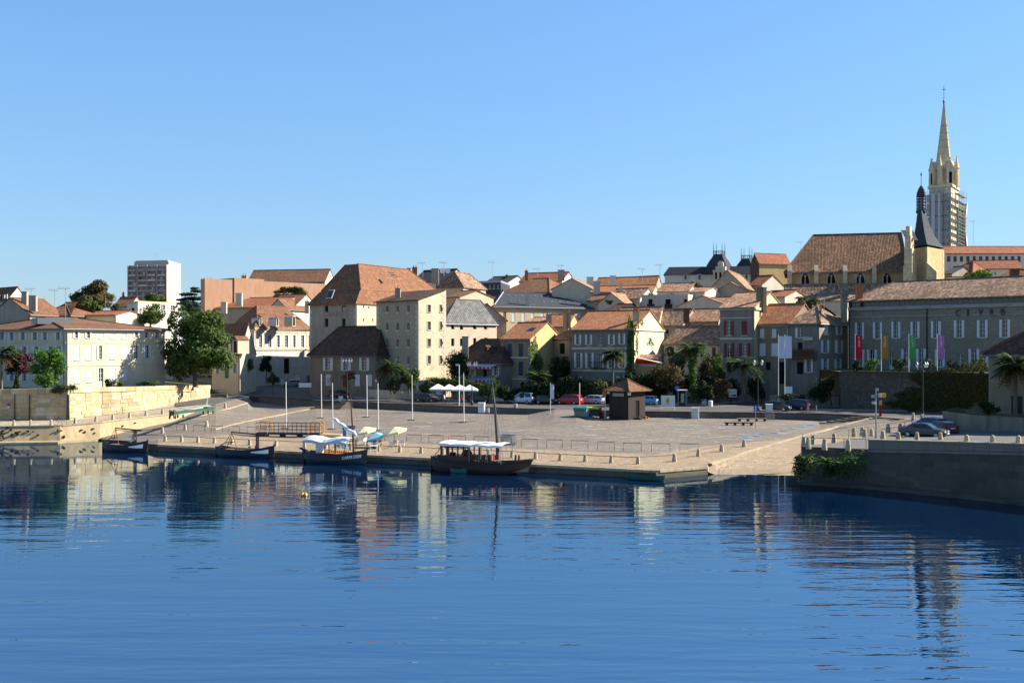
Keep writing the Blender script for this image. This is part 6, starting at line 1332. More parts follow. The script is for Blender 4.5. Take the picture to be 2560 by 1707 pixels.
for i, (px, w_, h_, leaf, lab) in enumerate(((2140, 1.6, 2.0, 'dark', 'dark shrub beside the red banner'), (2180, 2.3, 2.1, 'bright', 'yellow green shrub between the red and the orange banner'), (2246, 2.4, 2.5, 'dark', 'round dark shrub between the orange and the green banner'), (2316, 2.4, 2.4, 'dark', 'round dark shrub right of the green banner'), (2392, 2.4, 2.3, 'dark', 'round dark shrub right of the pink banner'), (2456, 2.0, 2.6, 'olive', 'loose pale shrub at the right end of the flag terrace'))):
    Y = 160 - (px - 2140) * .018; b = P(px, 931, Y); b.z = TZ; shrub('shrub', lab, b, w_, w_, h_, leaf, 900, .12, 50 + i)
def ivy(name, label, f, patches, leaf, size=.13, parent=None, seed=1, thick=.3, kind='climber'):
    rg = random.Random(seed); mb = MB(); c = None
    for (px, py, wpx, hpx, n) in patches:
        u0, z0 = f.uz(px, py); Y = f.pt(u0, z0).y; W, H_ = wpx / S(Y) / max(.35, abs(f.u.x)), hpx / S(Y); c = c or f.pt(u0, z0)
        ph = [rg.uniform(0, 6) for _ in range(3)]
        for _ in range(n):
            an = rg.uniform(0, 2 * math.pi); rr = math.sqrt(rg.random()) * (1 + .22 * math.sin(3 * an + ph[0]) + .15 * math.sin(7 * an + ph[1]))
            p = f.pt(u0 + math.cos(an) * rr * W / 2, z0 + math.sin(an) * rr * H_ / 2, .03 + rg.random() * thick * (1.2 - rr * .8)); nn = (f.n3 + Vector((rg.uniform(-.8, .8), rg.uniform(-.8, .8), rg.uniform(-.5, .9)))).normalized(); t_ = nn.cross(Vector((rg.gauss(0, 1), rg.gauss(0, 1), rg.gauss(0, 1)))).normalized(); b = nn.cross(t_); s = size * rg.uniform(.6, 1.3); mb.face([p - t_ * s, p + b * s * .6, p + t_ * s, p - b * s * .6])
    if parent: return mb.build(name, LEAF[leaf], parent, uv=False)
    return tag(mb.build(name, LEAF[leaf], None, uv=False, org=c), label, kind)
ivy('creeper', 'reddish green creeper hanging over the right part of the terrace wall', f_t, [(2380, 975, 170, 95, 5200), (2300, 1000, 110, 50, 1500), (2440, 965, 80, 110, 2200), (2260, 1010, 60, 25, 500)], 'wallivy', .16, seed=3)
ivy('creeper', 'dense green ivy column on the corner of the villa', villa.fl, [(1578, 830, 18, 70, 900), (1577, 890, 17, 80, 1000), (1576, 935, 24, 40, 500)], 'ivy', .14, seed=4)
ivy('creeper', 'thin green creeper climbing the sunlit villa gable', villa.fr, [(1594, 815, 10, 40, 260), (1604, 805, 12, 18, 120), (1626, 858, 26, 14, 160), (1592, 860, 8, 60, 260), (1624, 850, 8, 16, 50)], 'ivy', .11, seed=5, thick=.12)
ivy('creeper', 'bright ivy on the corner of the ochre house', ochre.fr, [(1334, 880, 22, 70, 900), (1336, 930, 34, 70, 900), (1345, 905, 26, 40, 400)], 'ivy', .14, seed=6)
# creeper and shrubs overhanging the quay platform
f_q = Face(P2(1996, 97.6), P2(2170, 94.6)); fq0 = npt(2060)
for i, (px, py, w_, h_, leaf) in enumerate(((2018, 1166, 92, 74, 'olive'), (2078, 1166, 100, 72, 'dark'), (2125, 1160, 96, 96, 'green'), (2008, 1156, 60, 50, 'dark'))):
    Y = 95.6 - (px - 2000) * .012; s_ = S(Y); c = P(px, py, Y)
    lab = ('olive green bush overhanging the corner of the right quay', 'dark bush growing out of the quay wall below the bollards', 'tall leafy bush with upright sprays on the quay wall', 'small dark bush at the slipway corner of the quay')[i]
    shrub('quay_bush', lab, c - Vector((0, -.3, h_ / s_ / 2)), w_ / s_, 1.3, h_ / s_, leaf, 1500, .075, 60 + i)
    rg = random.Random(70 + i); mb = MB()
    for k in range(7): frond(mb, c + Vector((rg.uniform(-.8, .8), -.3, rg.uniform(-.2, .5))), rg.uniform(-2.8, -.4), R(rg.uniform(35, 75)), rg.uniform(.8, 1.4), .4, rg, .03, 0, 10, .28)
    tag(mb.build('spray', LEAF['bright'], None, uv=False, org=c), ('pale green sprays rising from the olive quay bush', 'pale green sprays in the dark quay bush', 'tall pale sprays above the leafy quay bush', 'pale sprays beside the slipway')[i], 'plant')
palm('palm_tree', 'palm with yellowing fronds before the stone house at the right edge', at(2538, 1040, 113), 5.2, 2.1, 33, 1.0, .2)
shrub('bush', 'clipped dark bush in front of the stone house', at(2472, 1040, 114.5), 2.5, 2.0, 1.7, 'dark', 1800, .09, 80)
# greenery in the roofscape and on the garden wall
shrub('bush', 'flowering weeds hanging over the garden wall by the mansion corner', at(150, 986, 149.6), 4.2, 1.0, 1.7, 'olive', 1200, .1, 81); shrub('bush', 'small weeds on the garden wall right of the mansion corner', at(182, 976, 150.6), 1.8, .6, .9, 'olive', 400, .09, 82)
shrub('bush', 'dark clipped bush beside the mansion door', at(275, 972, 166), 2.2, 1.5, 1.8, 'dark', 900, .1, 83); shrub('bush', 'small bush right of the mansion door', at(302, 970, 166), 1.2, 1.0, 1.3, 'green', 400, .1, 84)
shrub('hedge', 'low green hedge under the tree shadow on the mansion', at(370, 968, 170), 5.5, 1.2, 1.2, 'green', 1200, .1, 85, 'hedge')
T('roof_garden_tree', 'olive tree between the roofs below the town hall', 1730, 735, 702, 58, 250, 'olive', 1500, .25, .1, .15, 86); T('roof_garden_tree', 'olive tree between the church aisle and the terraced houses', 2015, 772, 738, 66, 212, 'olive', 1500, .22, .1, .15, 87)
T('roof_garden_tree', 'bright green tree below the long modern building', 2448, 712, 673, 74, 240, 'bright', 1900, .24, .1, .15, 88); T('roof_garden_tree', 'small tree on the skyline between flat roofs', 1268, 712, 686, 22, 310, 'green', 600, .28, .3, .1, 89)
shrub('bush', 'small green bush among the roofs beside the slate hall', at(1525, 762, 236), 2.2, 1.6, 1.3, 'green', 500, .15, 90)
# weeds rooted in the left embankment
rg = random.Random(8); lob = []
for k in range(26):
    px = rg.uniform(2, 75) if k <= 9 else rg.uniform(2, 400); a, b = foot(px), ep(px); t_ = rg.uniform(.45, .85) if k > 9 else rg.uniform(.6, .95)
    lob.append((a.lerp(b, t_) + Vector((.05, -.12, 0)), (rg.uniform(.12, .3), .1, rg.uniform(.08, .2))))
o = stuff(leaf_obj('weeds', lob, 1700, .07, LEAF['dark'], None, 100)); o['label'] = 'tufts of weeds growing from the left embankment wall'; o['category'] = 'weeds'
# ------------------------------------------------------------------ boats
AX = Vector((.893, -.45, 0)).normalized(); ARZ = math.atan2(AX.y, AX.x)
M['hullblack'] = mat('tarred_hull', (.012, .012, .014), .35, 0, .5); M['hullwood'] = woodmat('varnished_hull', (.075, .03, .016), (.3, 1, 3), .4); M['deckwood'] = woodmat('grey_deck_wood', (.16, .12, .085), (.3, 3, 3)); M['orangewood'] = mat('varnished_bench', (.55, .2, .07), .5)
M['shadecanvas'] = mat('shade_toned_canvas', (.5, .51, .52), .8); M['canvas'] = mat('white_canvas', (.78, .78, .76), .8); M['bluecanvas'] = mat('blue_canvas', (.05, .14, .36), .7); M['rope'] = mat('rope', (.35, .3, .22), .9)  # the skirt canvas is white; its bluish shade is put into the colour
def hull_secs(L, Bm, sheer, bowk=.5, sternk=.35, n=16):
    out = []
    for i in range(n + 1):
        t = i / n; x = (t - .5) * L; b = Bm / 2 * (1 - (max(0, (t - .45) / .55)) ** 2.4 * .97) * (1 - (max(0, (.45 - t) / .45)) ** 2.6 * (1 - sternk)); z = sheer(t); out.append((x, b, z, max(0, (t - .78) / .22) ** 1.6 * bowk + max(0, (.12 - t) / .12) * .1))
    return out
def make_boat(root, L, Bm, sheer, hm, bowk=.5, sternk=.35, stripe=None, floor=.25, rake=.5):
    sec = hull_secs(L, Bm, sheer, bowk, sternk); mb = MB(); mi = MB(); rail = []; railr = []
    rings = []; inner = []
    for (x, b, z, k) in sec:
        r = [(x + rake * max(0, x / L) * 1.2, b, z), (x + rake * max(0, x / L) * .4, b * .93, .35 * z + k * .35), (x - rake * max(0, x / L) * .6, b * .74, -.02 + k * .6), (x - rake * max(0, x / L), 0, -.35 + k)]; r = r + [(q[0], -q[1], q[2]) for q in r[-2::-1]]; rings.append(r)
        bi = max(b - .07, .01); inner.append([(r[0][0], bi, z - .01), (x, bi * .85, min(floor, z - .1)), (x, -bi * .85, min(floor, z - .1)), (r[0][0], -bi, z - .01)])
    mb.loft(rings, 0); mb.face(rings[0][::-1]); mb.build('hull', hm, root, smooth=False); mi.loft([q[::-1] for q in inner], 0); mi.build('inner_hull', M['deckwood'], root)
    for s_ in (1, -1):
        rb = MB(); rb.tube([(q[0][0] if s_ > 0 else q[-1][0], q[0][1] * s_, q[0][2] + .02) for q in rings], .055, 5); rb.build('gunwale', hm, root)
    tb = MB(); tb.obox((rings[0][0][0] - .03, -sec[0][1], .0), (.06, 0, 0), (0, 2 * sec[0][1], 0), (0, 0, sec[0][2])); tb.build('transom', hm, root)
    return sec, rings
def boat(label, pxm, pyw, L, rz=None):
    p = G(pxm, pyw, 0.0); r = thing('boat', label, 'boat', p, ARZ if rz is None else rz); return r
def lb(mb, name, m, root, **k): return mb.build(name, m, root, world=False, **k)
_ob = MB.build
def mbuild(s, name, mats, parent=None, **k):
    if parent is not None and LOCAL[0]: k['world'] = False
    return _ob(s, name, mats, parent, **k)
LOCAL = [False]; MB.build = mbuild
def derrick_boat(label, pxl, pxr, pyw):
    Y = F * CZ / (pyw - HZ); L = (pxr - pxl) / S(Y) / .93; LOCAL[0] = True; r = boat(label, (pxl + pxr) / 2, pyw, L); sh = lambda t: .78 + .55 * max(0, (t - .55) / .45) ** 1.6 + .25 * max(0, (.2 - t) / .2)
    k = L / 6.6; sec, rings = make_boat(r, L, 2.0, sh, M['hullblack'], .35, .5, rake=.25)
    # white bow patches
    for s_ in (1, -1):
        mb = MB(); P_ = []
        for i in (11, 12, 13, 14, 15): a, b = Vector(rings[i][0 if s_ > 0 else -1]), Vector(rings[i][1 if s_ > 0 else -2]); t0 = .30; t1 = .5 + .12 * (i - 11) if i < 15 else .95; o_ = Vector((0, .015 * s_, 0)); P_.append((a.lerp(b, t0) + o_, a.lerp(b, min(t1, .95)) + o_))
        for (a, b), (c, d) in zip(P_, P_[1:]): mb.face([b, d, c, a] if s_ < 0 else [a, c, d, b])
        mb.build('bow_patch', M['white_paint'], r)
    mb = MB(); mx = .22 * L
    for s_ in (-1, 1): mb.box((mx, .14 * s_, 1.35), (.14, .1, 2.3))
    mb.build('mast_posts', M['black_paint'], r); mb = MB(); mb.tube([(-.27 * L, .05, 2.62), (.38 * L, -.02, 2.46)], [.07, .1], 7); mb.tube([(-.24 * L, .05, 2.40), (.26 * L, .05, 2.28)], .045, 5); mb.build('boom', M['black_paint'], r)
    mb = MB(); mb.tube([(-.25 * L, .0, 2.55), (-.40 * L, .6, 1.0)], .035, 5); mb.tube([(-.25 * L, 0, 2.5), (-.08 * L, -.6, .8)], .04, 5); mb.tube([(-.27 * L, 0, 2.5), (-.36 * L, .0, 1.55), (-.47 * L, 0, 1.05)], .03, 5); mb.build('prop', M['woodbrown'], r)
    mb = MB(); mb.tube([(-.49 * L, 0, 1.0), (-.38 * L, 0, 1.45), (-.22 * L, 0, 1.55)], .05, 5); mb.build('tiller', M['black_paint'], r); mb = MB(); mb.box((-.15 * L, 0, .55), (1.2, 1.2, .3)); mb.box((-.33 * L, 0, .7), (.8, 1.4, .12)); mb.build('thwart', M['deckwood'], r); mb = MB(); mb.lathe([(.2, 0), (.2, .35), (.12, .4)], (mx - .3, .25, .9), 8); mb.build('bucket', M['black_paint'], r)
    mb = MB(); mb.tube([(L / 2 + .08, 0, .1), (L / 2 + .14, 0, 1.55)], .07, 6); mb.build('stem_post', M['black_paint'], r); mb = MB(); mb.lathe([(.14, 0), (.16, .12), (.02, .2)], (.02 * L, .5, .95), 7); mb.build('fender', M['doorgreen'], r); LOCAL[0] = False; return r
derrick_boat('small black derrick boat with white bow patch, leftmost of the moored boats', 250, 380, 1128.5)
derrick_boat('black derrick boat with white bow patch, second of the moored boats', 533, 694, 1142)
# third boat with lettering
def letter_boat():
    pyw = 1157; Y = F * CZ / (pyw - HZ); L = (924 - 757) / S(Y) / .93; LOCAL[0] = True; r = boat('dark varnished sailing boat with white lettering on the bow and white canopy', 840, pyw, L); sh = lambda t: .95 + .55 * max(0, (t - .5) / .5) ** 1.7 + .12 * max(0, (.2 - t) / .2); sec, rings = make_boat(r, L, 2.2, sh, M['hulldk'], .3, .55, rake=.3)
    mb = MB()
    for s_ in (1, -1):
        for i in range(len(rings) - 1):
            if i < 3: continue
            a, b, c, d = (Vector(rings[q][w_]) for q, w_ in ((i, 0 if s_ > 0 else -1), (i + 1, 0 if s_ > 0 else -1), (i + 1, 1 if s_ > 0 else -2), (i, 1 if s_ > 0 else -2))); o_ = Vector((0, .012 * s_, 0)); q = [a + o_, b + o_, b.lerp(c, .45) + o_, a.lerp(d, .45) + o_]; mb.face(q if s_ > 0 else q[::-1])
    mb.build('strake', M['hullwood'], r)
    for k in range(11): mb = MB(); x = -.22 * L + k * .036 * L; mb.box((x, -.25, .98), (.2, 1.1, .06)); mb.box((x, .72, 1.0), (.19, .05, .34)); mb.build('bench_slat', M['orangewood'], r)
    mb = MB(); mb.tube([(.30 * L, 0, .4), (.30 * L - .12, 0, 3), (.29 * L - .35, 0, 7.0)], [.13, .1, .05], 8); mb.build('mast', M['hullwood'], r)
    mb = MB(); pts = [(-.02 * L + i * .08 * L * .62 - .1, -.2 + .05 * math.sin(i), 4.55 - i * .2 + .08 * math.sin(i * 2.1)) for i in range(9)]; mb.tube(pts, [.09, .2, .15, .24, .16, .22, .15, .18, .08], 8); mb.build('furled_sail', M['canvas'], r)
    mb = MB(); c0, c1 = -.46 * L, .26 * L
    rows_ = []
    for i in range(10):
        x = c0 + (c1 - c0) * i / 9; zz = 2.55 + .12 * math.sin(i * 1.1); rows_.append([(x, -1.15, zz - .28), (x, -.6, zz + .02), (x, 0, zz + .1), (x, .6, zz + .02), (x, 1.1, zz - .25)])
    mb.loft(rows_, 0); mb.build('canopy', M['canvas'], r); mb = MB(); mb.loft([[(x, y + (-.01), z) for x, y, z in (q[0], (q[0][0], -1.2, q[0][2] - .3))] for q in rows_], 0); mb.build('canopy_skirt', M['shadecanvas'], r)
    mb = MB()
    for x in (-.44 * L, -.1 * L, .24 * L):
        for y in (-1, 1): mb.tube([(x, y, .9), (x, y * .95, 2.4)], .035, 5)
    mb.build('canopy_post', M['iron'], r); mb = MB(); mb.lathe([(.42, 0), (.42, 1.05), (.36, 1.15), (.2, 1.2)], (-.28 * L, .05, .8), 12); mb.build('water_tank', M['white_paint'], r)
    mb = MB(); mb.tube([(-.08 * L, -.4, .9), (-.08 * L, -.4, 1.9), (-.05 * L, -.4, 2.25), (-.01 * L, -.4, 2.3), (.02 * L, -.4, 1.9), (.02 * L, -.4, .9)], .05, 6); mb.build('hoop', M['woodbrown'], r); mb = MB(); mb.box((-.53 * L, 0, .95), (.5, .35, .5)); mb.tube([(-.5 * L, 0, 1.1), (-.62 * L, 0, 1.35)], .12, 6); mb.build('outboard_motor', M['black_paint'], r)
    mb = MB()
    for y, x in ((-.9, .2), (.9, .2), (-.9, .08), (.9, .1), (0, .52)): mb.tube([(x * L, y if x < .5 else 0, 1.0), (.29 * L - .33, 0, 6.9)], .015, 3)
    mb.build('rigging', M['rope'], r); LOCAL[0] = False
    bpy.context.view_layer.update(); mw_ = r.matrix_world; a, b = mw_ @ Vector(rings[11][-1]), mw_ @ Vector(rings[15][-1]); a2, b2 = mw_ @ Vector(rings[11][-2]), mw_ @ Vector(rings[15][-2])
    hull_text(r, 'CARPE DIEM', a, b, a2, b2)
def hull_text(root, s, a, b, a2, b2):
    cu = bpy.data.curves.new('txt', 'FONT'); cu.body = s; cu.offset = .02; tmp = bpy.data.objects.new('tmp', cu); COL.objects.link(tmp); dg = bpy.context.evaluated_depsgraph_get(); me = bpy.data.meshes.new_from_object(tmp.evaluated_get(dg)); bpy.data.objects.remove(tmp)
    xs = [v.co.x for v in me.vertices]; ys_ = [v.co.y for v in me.vertices]; x0, x1, y0, y1 = min(xs), max(xs), min(ys_), max(ys_); inv = root.matrix_world.inverted(); n = (b - a).cross(a2 - a).normalized(); n = n if n.y < 0 else -n
    for v in me.vertices: u = (v.co.x - x0) / (x1 - x0); w_ = (v.co.y - y0) / (y1 - y0); top, bot = a.lerp(b, u), a2.lerp(b2, u); v.co = inv @ (bot.lerp(top, .22 + .42 * w_) + n * .09)
    me.materials.clear(); me.materials.append(M['white_paint']); o = bpy.data.objects.new('lettering', me); COL.objects.link(o); o.parent = root
M['hulldk'] = mat('dark_green_hull', (.014, .02, .024), .35, 0, .5)
letter_boat()
# fourth boat: large excursion boat
def excursion():
    pyw = 1180; Y = F * CZ / (pyw - HZ); L = (1324 - 1077) / S(Y) / .93; LOCAL[0] = True; r = boat('largest brown wooden boat with tall mast, cabin and white canopy', 1200, pyw, L); sh = lambda t: 1.0 + .45 * max(0, (t - .6) / .4) ** 1.5 + .35 * max(0, (.25 - t) / .25); sec, rings = make_boat(r, L, 2.8, sh, M['hullbrown'], .75, .45, rake=.9)
    mb = MB()
    for s_ in (1, -1):
        for i in range(len(rings) - 1):
            a, b, c, d = (Vector(rings[q][w_]) for q, w_ in ((i, 0 if s_ > 0 else -1), (i + 1, 0 if s_ > 0 else -1), (i + 1, 1 if s_ > 0 else -2), (i, 1 if s_ > 0 else -2))); o_ = Vector((0, .02 * s_, .0)); q = [a + o_, b + o_, b.lerp(c, .28) + o_, a.lerp(d, .28) + o_]; mb.face(q if s_ > 0 else q[::-1])
    mb.build('rubbing_strake', M['black_paint'], r)
    mb = MB(); x0, x1 = -.36 * L, -.06 * L; h0, h1 = 1.0, 1.55; mb.obox((x0, -1.1, h0), (x1 - x0, 0, 0), (0, 2.2, 0), (0, 0, .55)); mb.build('cabin', M['hullbrown'], r); mb = MB(); n = 5
    for k in range(n + 1):
        for y in (-1.08, 1.08): mb.box((x0 + (x1 - x0) * k / n, y, 1.95), (.16 if k in (0, n) else .12, .08, .9))
    for y in (-1.08, 1.08): mb.box(((x0 + x1) / 2, y, 2.38), (x1 - x0 + .2, .1, .16))
    mb.build('cabin_frame', M['woodbrown'], r); mb = MB(); mb.lathe([(.5, 0), (.52, .5), (.3, .75)], (-.15 * L, .2, 1.3), 10); mb.build('cask', M['woodbrown'], r); mb = MB(); mb.lathe([(.3, 0), (.32, .5)], (-.28 * L, -.3, 1.3), 8); mb.build('stove', M['iron'], r)
    c0, c1 = -.37 * L, .30 * L; rows_ = []
    for i in range(11):
        x = c0 + (c1 - c0) * i / 10; zz = 2.72 + .04 * math.sin(i * 2.2); rows_.append([(x, -1.45, zz - .2), (x, -1.4, zz), (x, -.5, zz + .16), (x, .5, zz + .16), (x, 1.4, zz), (x, 1.45, zz - .2)])
    mb = MB(); mb.loft(rows_, 0); mb.build('canopy', M['canvas'], r); mb = MB()
    for x in (-.05 * L, .05 * L, .14 * L, .28 * L):
        for y in (-1.3, 1.3): mb.tube([(x, y * .9, 1.0), (x, y, 2.6)], .03, 5)
    mb.build('canopy_post', M['steel'], r)
    for k in range(5): mb = MB(); x = -.03 * L + k * .055 * L; mb.box((x, -.5, 1.25), (.32, .9, .05)); mb.box((x - .18, -.5, 1.5), (.05, .9, .5)); mb.build('seat', M['deckwood'], r)
    mx = .19 * L; mb = MB(); mb.tube([(mx, 0, .6), (mx - .06, 0, 3.0), (mx - .3, 0, 6.0), (mx - .62, 0, 8.7)], [.2, .17, .11, .045], 8); mb.build('mast', M['mastwood'], r)
    mb = MB()
    for k in range(5):
        for s_ in (-1, 1): mb.tube([(mx - 1.3 + k * .62, s_ * 1.25, 1.1), (mx - .6, 0, 8.3)], .012, 3)
    mb.build('rigging', M['rope'], r); mb = MB(); mb.obox((mx - 1.15, -.01, 8.35), (.5, 0, .03), (0, .02, 0), (0, 0, .25)); mb.build('pennant', M['bluecanvas'], r)
    mb = MB(); mb.tube([(-.38 * L, .6, 1.4), (-.38 * L, .6, 2.2), (-.375 * L, .6, 3.3)], [.13, .11, .02], 6); mb.build('stove_pipe', M['terracotta'], r); mb = MB(); mb.tube([(-.36 * L, -1.0, 2.6), (-.4 * L, -.9, 1.9), (-.49 * L, 0, 1.5)], .04, 5); mb.build('tiller', M['woodbrown'], r)
    mb = MB(); mb.lathe([(.1, 0), (.1, .55), (.05, .6)], (.36 * L, .3, 1.2), 6); mb.lathe([(.1, 0), (.1, .5), (.05, .6)], (.42 * L, -.2, 1.25), 6); mb.build('mooring_post', M['woodbrown'], r); mb = MB(); mb.lathe([(.1, 0), (.13, .1), (.13, .5), (.05, .62)], (.17 * L, -.5, 1.25), 8); mb.build('fire_extinguisher', M['awning_red'], r); LOCAL[0] = False
M['hullbrown'] = woodmat('brown_hull', (.055, .026, .016), (.3, 1, 3), .4); M['mastwood'] = woodmat('mast_wood', (.085, .07, .055))
excursion()
def dinghy(label, px0, px1, pyw, m, B=.9):
    Y = F * CZ / (pyw - HZ); L = (px1 - px0) / S(Y) / .95; LOCAL[0] = True; r = thing('rowing_boat', label, 'boat', G((px0 + px1) / 2, pyw, 0), ARZ); sh = lambda t: .30 + .16 * max(0, (t - .6) / .4) ** 1.5 + .08 * max(0, (.3 - t) / .3); make_boat(r, L, B, sh, m, .2, .6, floor=.08, rake=.15); mb = MB()
    for k in (-.25, .0, .22): mb.box((k * L, 0, .24), (.22, B * .8, .04))
    mb.build('thwart', M['deckwood'], r); LOCAL[0] = False
M['dinghygreen'] = mat('green_boat_paint', (.03, .16, .12), .4); dinghy('tiny green dinghy beside the hull of the largest boat', 1128, 1170, 1181, M['dinghygreen'], .7); dinghy('dark green rowing boat moored near the end of the quay', 1572, 1660, 1200, M['dinghydark'] if 'dinghydark' in M else mat('dark_green_boat_paint', (.012, .07, .055), .4), 1.0)
mo_ = mat('orange_plastic', (.75, .32, .05), .4)
for px, l in ((756, 'left'), (764, 'right')):
    q = G(px, 1239, 0); mb = MB(); mb.lathe([(.05, -.1), (.13, 0), (.15, .1), (.1, .2), (.03, .28)], q, 10); tag(mb.build('buoy', mo_, None, org=q), l + ' of two small orange buoys floating side by side', 'buoy')

# ------------------------------------------------------------------ vehicles
PROF = {
 'hatch': (3.9, 1.66, [(-.5, .86, .68, .70), (-.48, .95, .90, .94), (-.41, 1, .94, 1.33), (-.25, 1, .94, 1.43), (0, 1, .92, 1.44), (.11, 1, .91, 1.38), (.27, 1, .90, .94), (.42, .97, .80, .84), (.485, .88, .62, .66), (.5, .84, .5, .54)]),
 'wagon': (4.3, 1.68, [(-.5, .9, .72, .75), (-.49, .96, .93, .99), (-.45, 1, .95, 1.36), (-.2, 1, .94, 1.43), (.02, 1, .92, 1.43), (.11, 1, .91, 1.36), (.25, 1, .90, .94), (.42, .97, .80, .84), (.485, .88, .62, .66), (.5, .84, .5, .54)]),
 'sedan': (4.4, 1.72, [(-.5, .86, .72, .75), (-.48, .95, .90, .94), (-.34, 1, .94, 1.0), (-.2, 1, .94, 1.36), (0, 1, .92, 1.42), (.09, 1, .91, 1.36), (.25, 1, .89, .93), (.42, .97, .79, .83), (.49, .88, .6, .64), (.5, .84, .5, .54)]),
 'van': (4.0, 1.7, [(-.5, .95, .78, .82), (-.49, .98, 1.0, 1.08), (-.47, 1, 1.03, 1.72), (-.2, 1, 1.03, 1.81), (.08, 1, 1.01, 1.79), (.18, 1, 1.0, 1.55), (.31, 1, .98, 1.04), (.45, .97, .86, .9), (.5, .86, .55, .6)]),
 'mpv': (4.3, 1.76, [(-.5, .92, .75, .8), (-.485, .97, .98, 1.05), (-.43, 1, 1.0, 1.5), (-.2, 1, .99, 1.61), (.05, 1, .98, 1.60), (.14, 1, .97, 1.48), (.31, 1, .94, .99), (.45, .96, .8, .84), (.5, .86, .55, .6)])}
M['tyre'] = mat('tyre_rubber', (.015, .015, .015), .8); M['rim'] = mat('wheel_rim', (.4, .4, .42), .35, .6); M['carglass'] = mat('car_glass', (.012, .016, .02), .06, 0, .5); M['trim'] = mat('black_plastic_trim', (.02, .02, .022), .6)
M['headlamp'] = mat('headlamp_glass', (.7, .72, .75), .15, 0, .6); M['taillamp'] = mat('tail_lamp', (.35, .015, .012), .25); M['plate'] = mat('white_number_plate', (.75, .75, .72), .5); M['plateo'] = mat('orange_number_plate', (.85, .38, .08), .5)
def car(label, kind, p, rz, colr, plate='plate', group=None, metal=.2):
    L, Wd, st = PROF[kind]; root = thing('parked_car', label, 'car', p, rz, group); LOCAL[0] = True; cm = mat('car_paint_%s' % (label.split()[0]), colr, .28, metal, .6); hw = Wd / 2; rings = []
    for (xf, wf, belt, top) in st:
        w_ = hw * wf; hi = top - belt > .2; r = [(w_ * .92, .2), (w_, .34), (w_, (belt + .34) / 2), (w_ * .965, belt), (w_ * (.80 if hi else .9), top - (.05 if hi else .02)), (w_ * (.62 if hi else .6), top)]; rings.append([(xf * L, y, z) for y, z in r] + [(xf * L, -y, z) for y, z in r[::-1]])
    mb = MB(); mb.loft([q[::-1] for q in rings], 0); mb.face(rings[0]); mb.face(rings[-1][::-1]); mb.build('body', cm, root, smooth=False)
    gs = {'windscreen': MB(), 'rear_window': MB(), 'side_window': MB()}
    def sub(a, b, c, d, o_, ins=.1):
        q = [Vector(v) for v in (a, b, c, d)]; c_ = sum(q, Vector()) / 4; return [v.lerp(c_, ins) + o_ for v in q]
    for i in range(len(st) - 1):
        d0, d1 = st[i][3] - st[i][2], st[i + 1][3] - st[i + 1][2]; A_, B_ = rings[i], rings[i + 1]
        if max(d0, d1) > .25:
            for j, s_ in ((3, 1), (7, -1)):
                if min(d0, d1) > .2: gs['side_window'].face(sub(A_[j], B_[j], B_[j + 1], A_[j + 1], Vector((0, .015 * s_, .004)), .12))
        sl_ = (st[i + 1][3] - st[i][3]) / ((st[i + 1][0] - st[i][0]) * L)
        if abs(sl_) > .5 and max(d0, d1) > .3:
            nm = 'windscreen' if sl_ < 0 else 'rear_window'; q = [Vector(A_[4]), Vector(B_[4]), Vector(B_[7]), Vector(A_[7])]; n = (q[1] - q[0]).cross(q[3] - q[0]).normalized(); n = n if n.z > 0 else -n; c_ = sum(q, Vector()) / 4; gs[nm].face([v.lerp(c_, .09) + n * .02 + Vector((0, 0, .03)) for v in q])
    for nm, g in gs.items():
        if g.f: g.build(nm, M['carglass'], root)
    for xf in (-.30, .31):
        for s_ in (1, -1):
            mb = MB(); x = xf * L; mb.tube([(x, s_ * (hw - .16), .3), (x, s_ * (hw + .015), .3)], .3, 14); wh = mb.build('wheel', M['tyre'], root); mb = MB(); mb.tube([(x, s_ * (hw + .01), .3), (x, s_ * (hw + .025), .3)], .19, 10); mb.build('rim', M['rim'], wh)
    for s_ in (1, -1):
        mb = MB(); mb.box((L * .485, s_ * hw * .62, .64), (.1, .34, .15)); mb.build('headlight', M['headlamp'], root); mb = MB(); mb.box((-L * .492, s_ * hw * .8, .85 if kind != 'van' else .95), (.08, .16, .3)); mb.build('tail_light', M['taillamp'], root); mb = MB(); mb.box((.22 * L, s_ * (hw + .08), .98), (.12, .14, .1)); mb.build('mirror', M['trim'], root)
    for s_, nm in ((1, 'front_bumper'), (-1, 'rear_bumper')): mb = MB(); mb.box((s_ * L * .497, 0, .42), (.14, Wd * .86, .18)); bp = mb.build(nm, M['trim'], root)
    mb = MB(); mb.box((L * .52 + .02, 0, .46), (.02, .5, .11)); mb.build('number_plate', M[plate], root); mb = MB(); mb.box((-L * .503 - .01, 0, .78), (.02, .5, .11)); mb.build('number_plate', M[plate], root)
    LOCAL[0] = False; return root
def rzv(x, y): return math.atan2(y, x)
FR = rzv(.86, -.5); RR = rzv(-.86, .5)      # nose to the right / tail to the right
def street_car(px, py, *a, **k): q = G(px, py - 1.5, ST); q.z += .012; return q
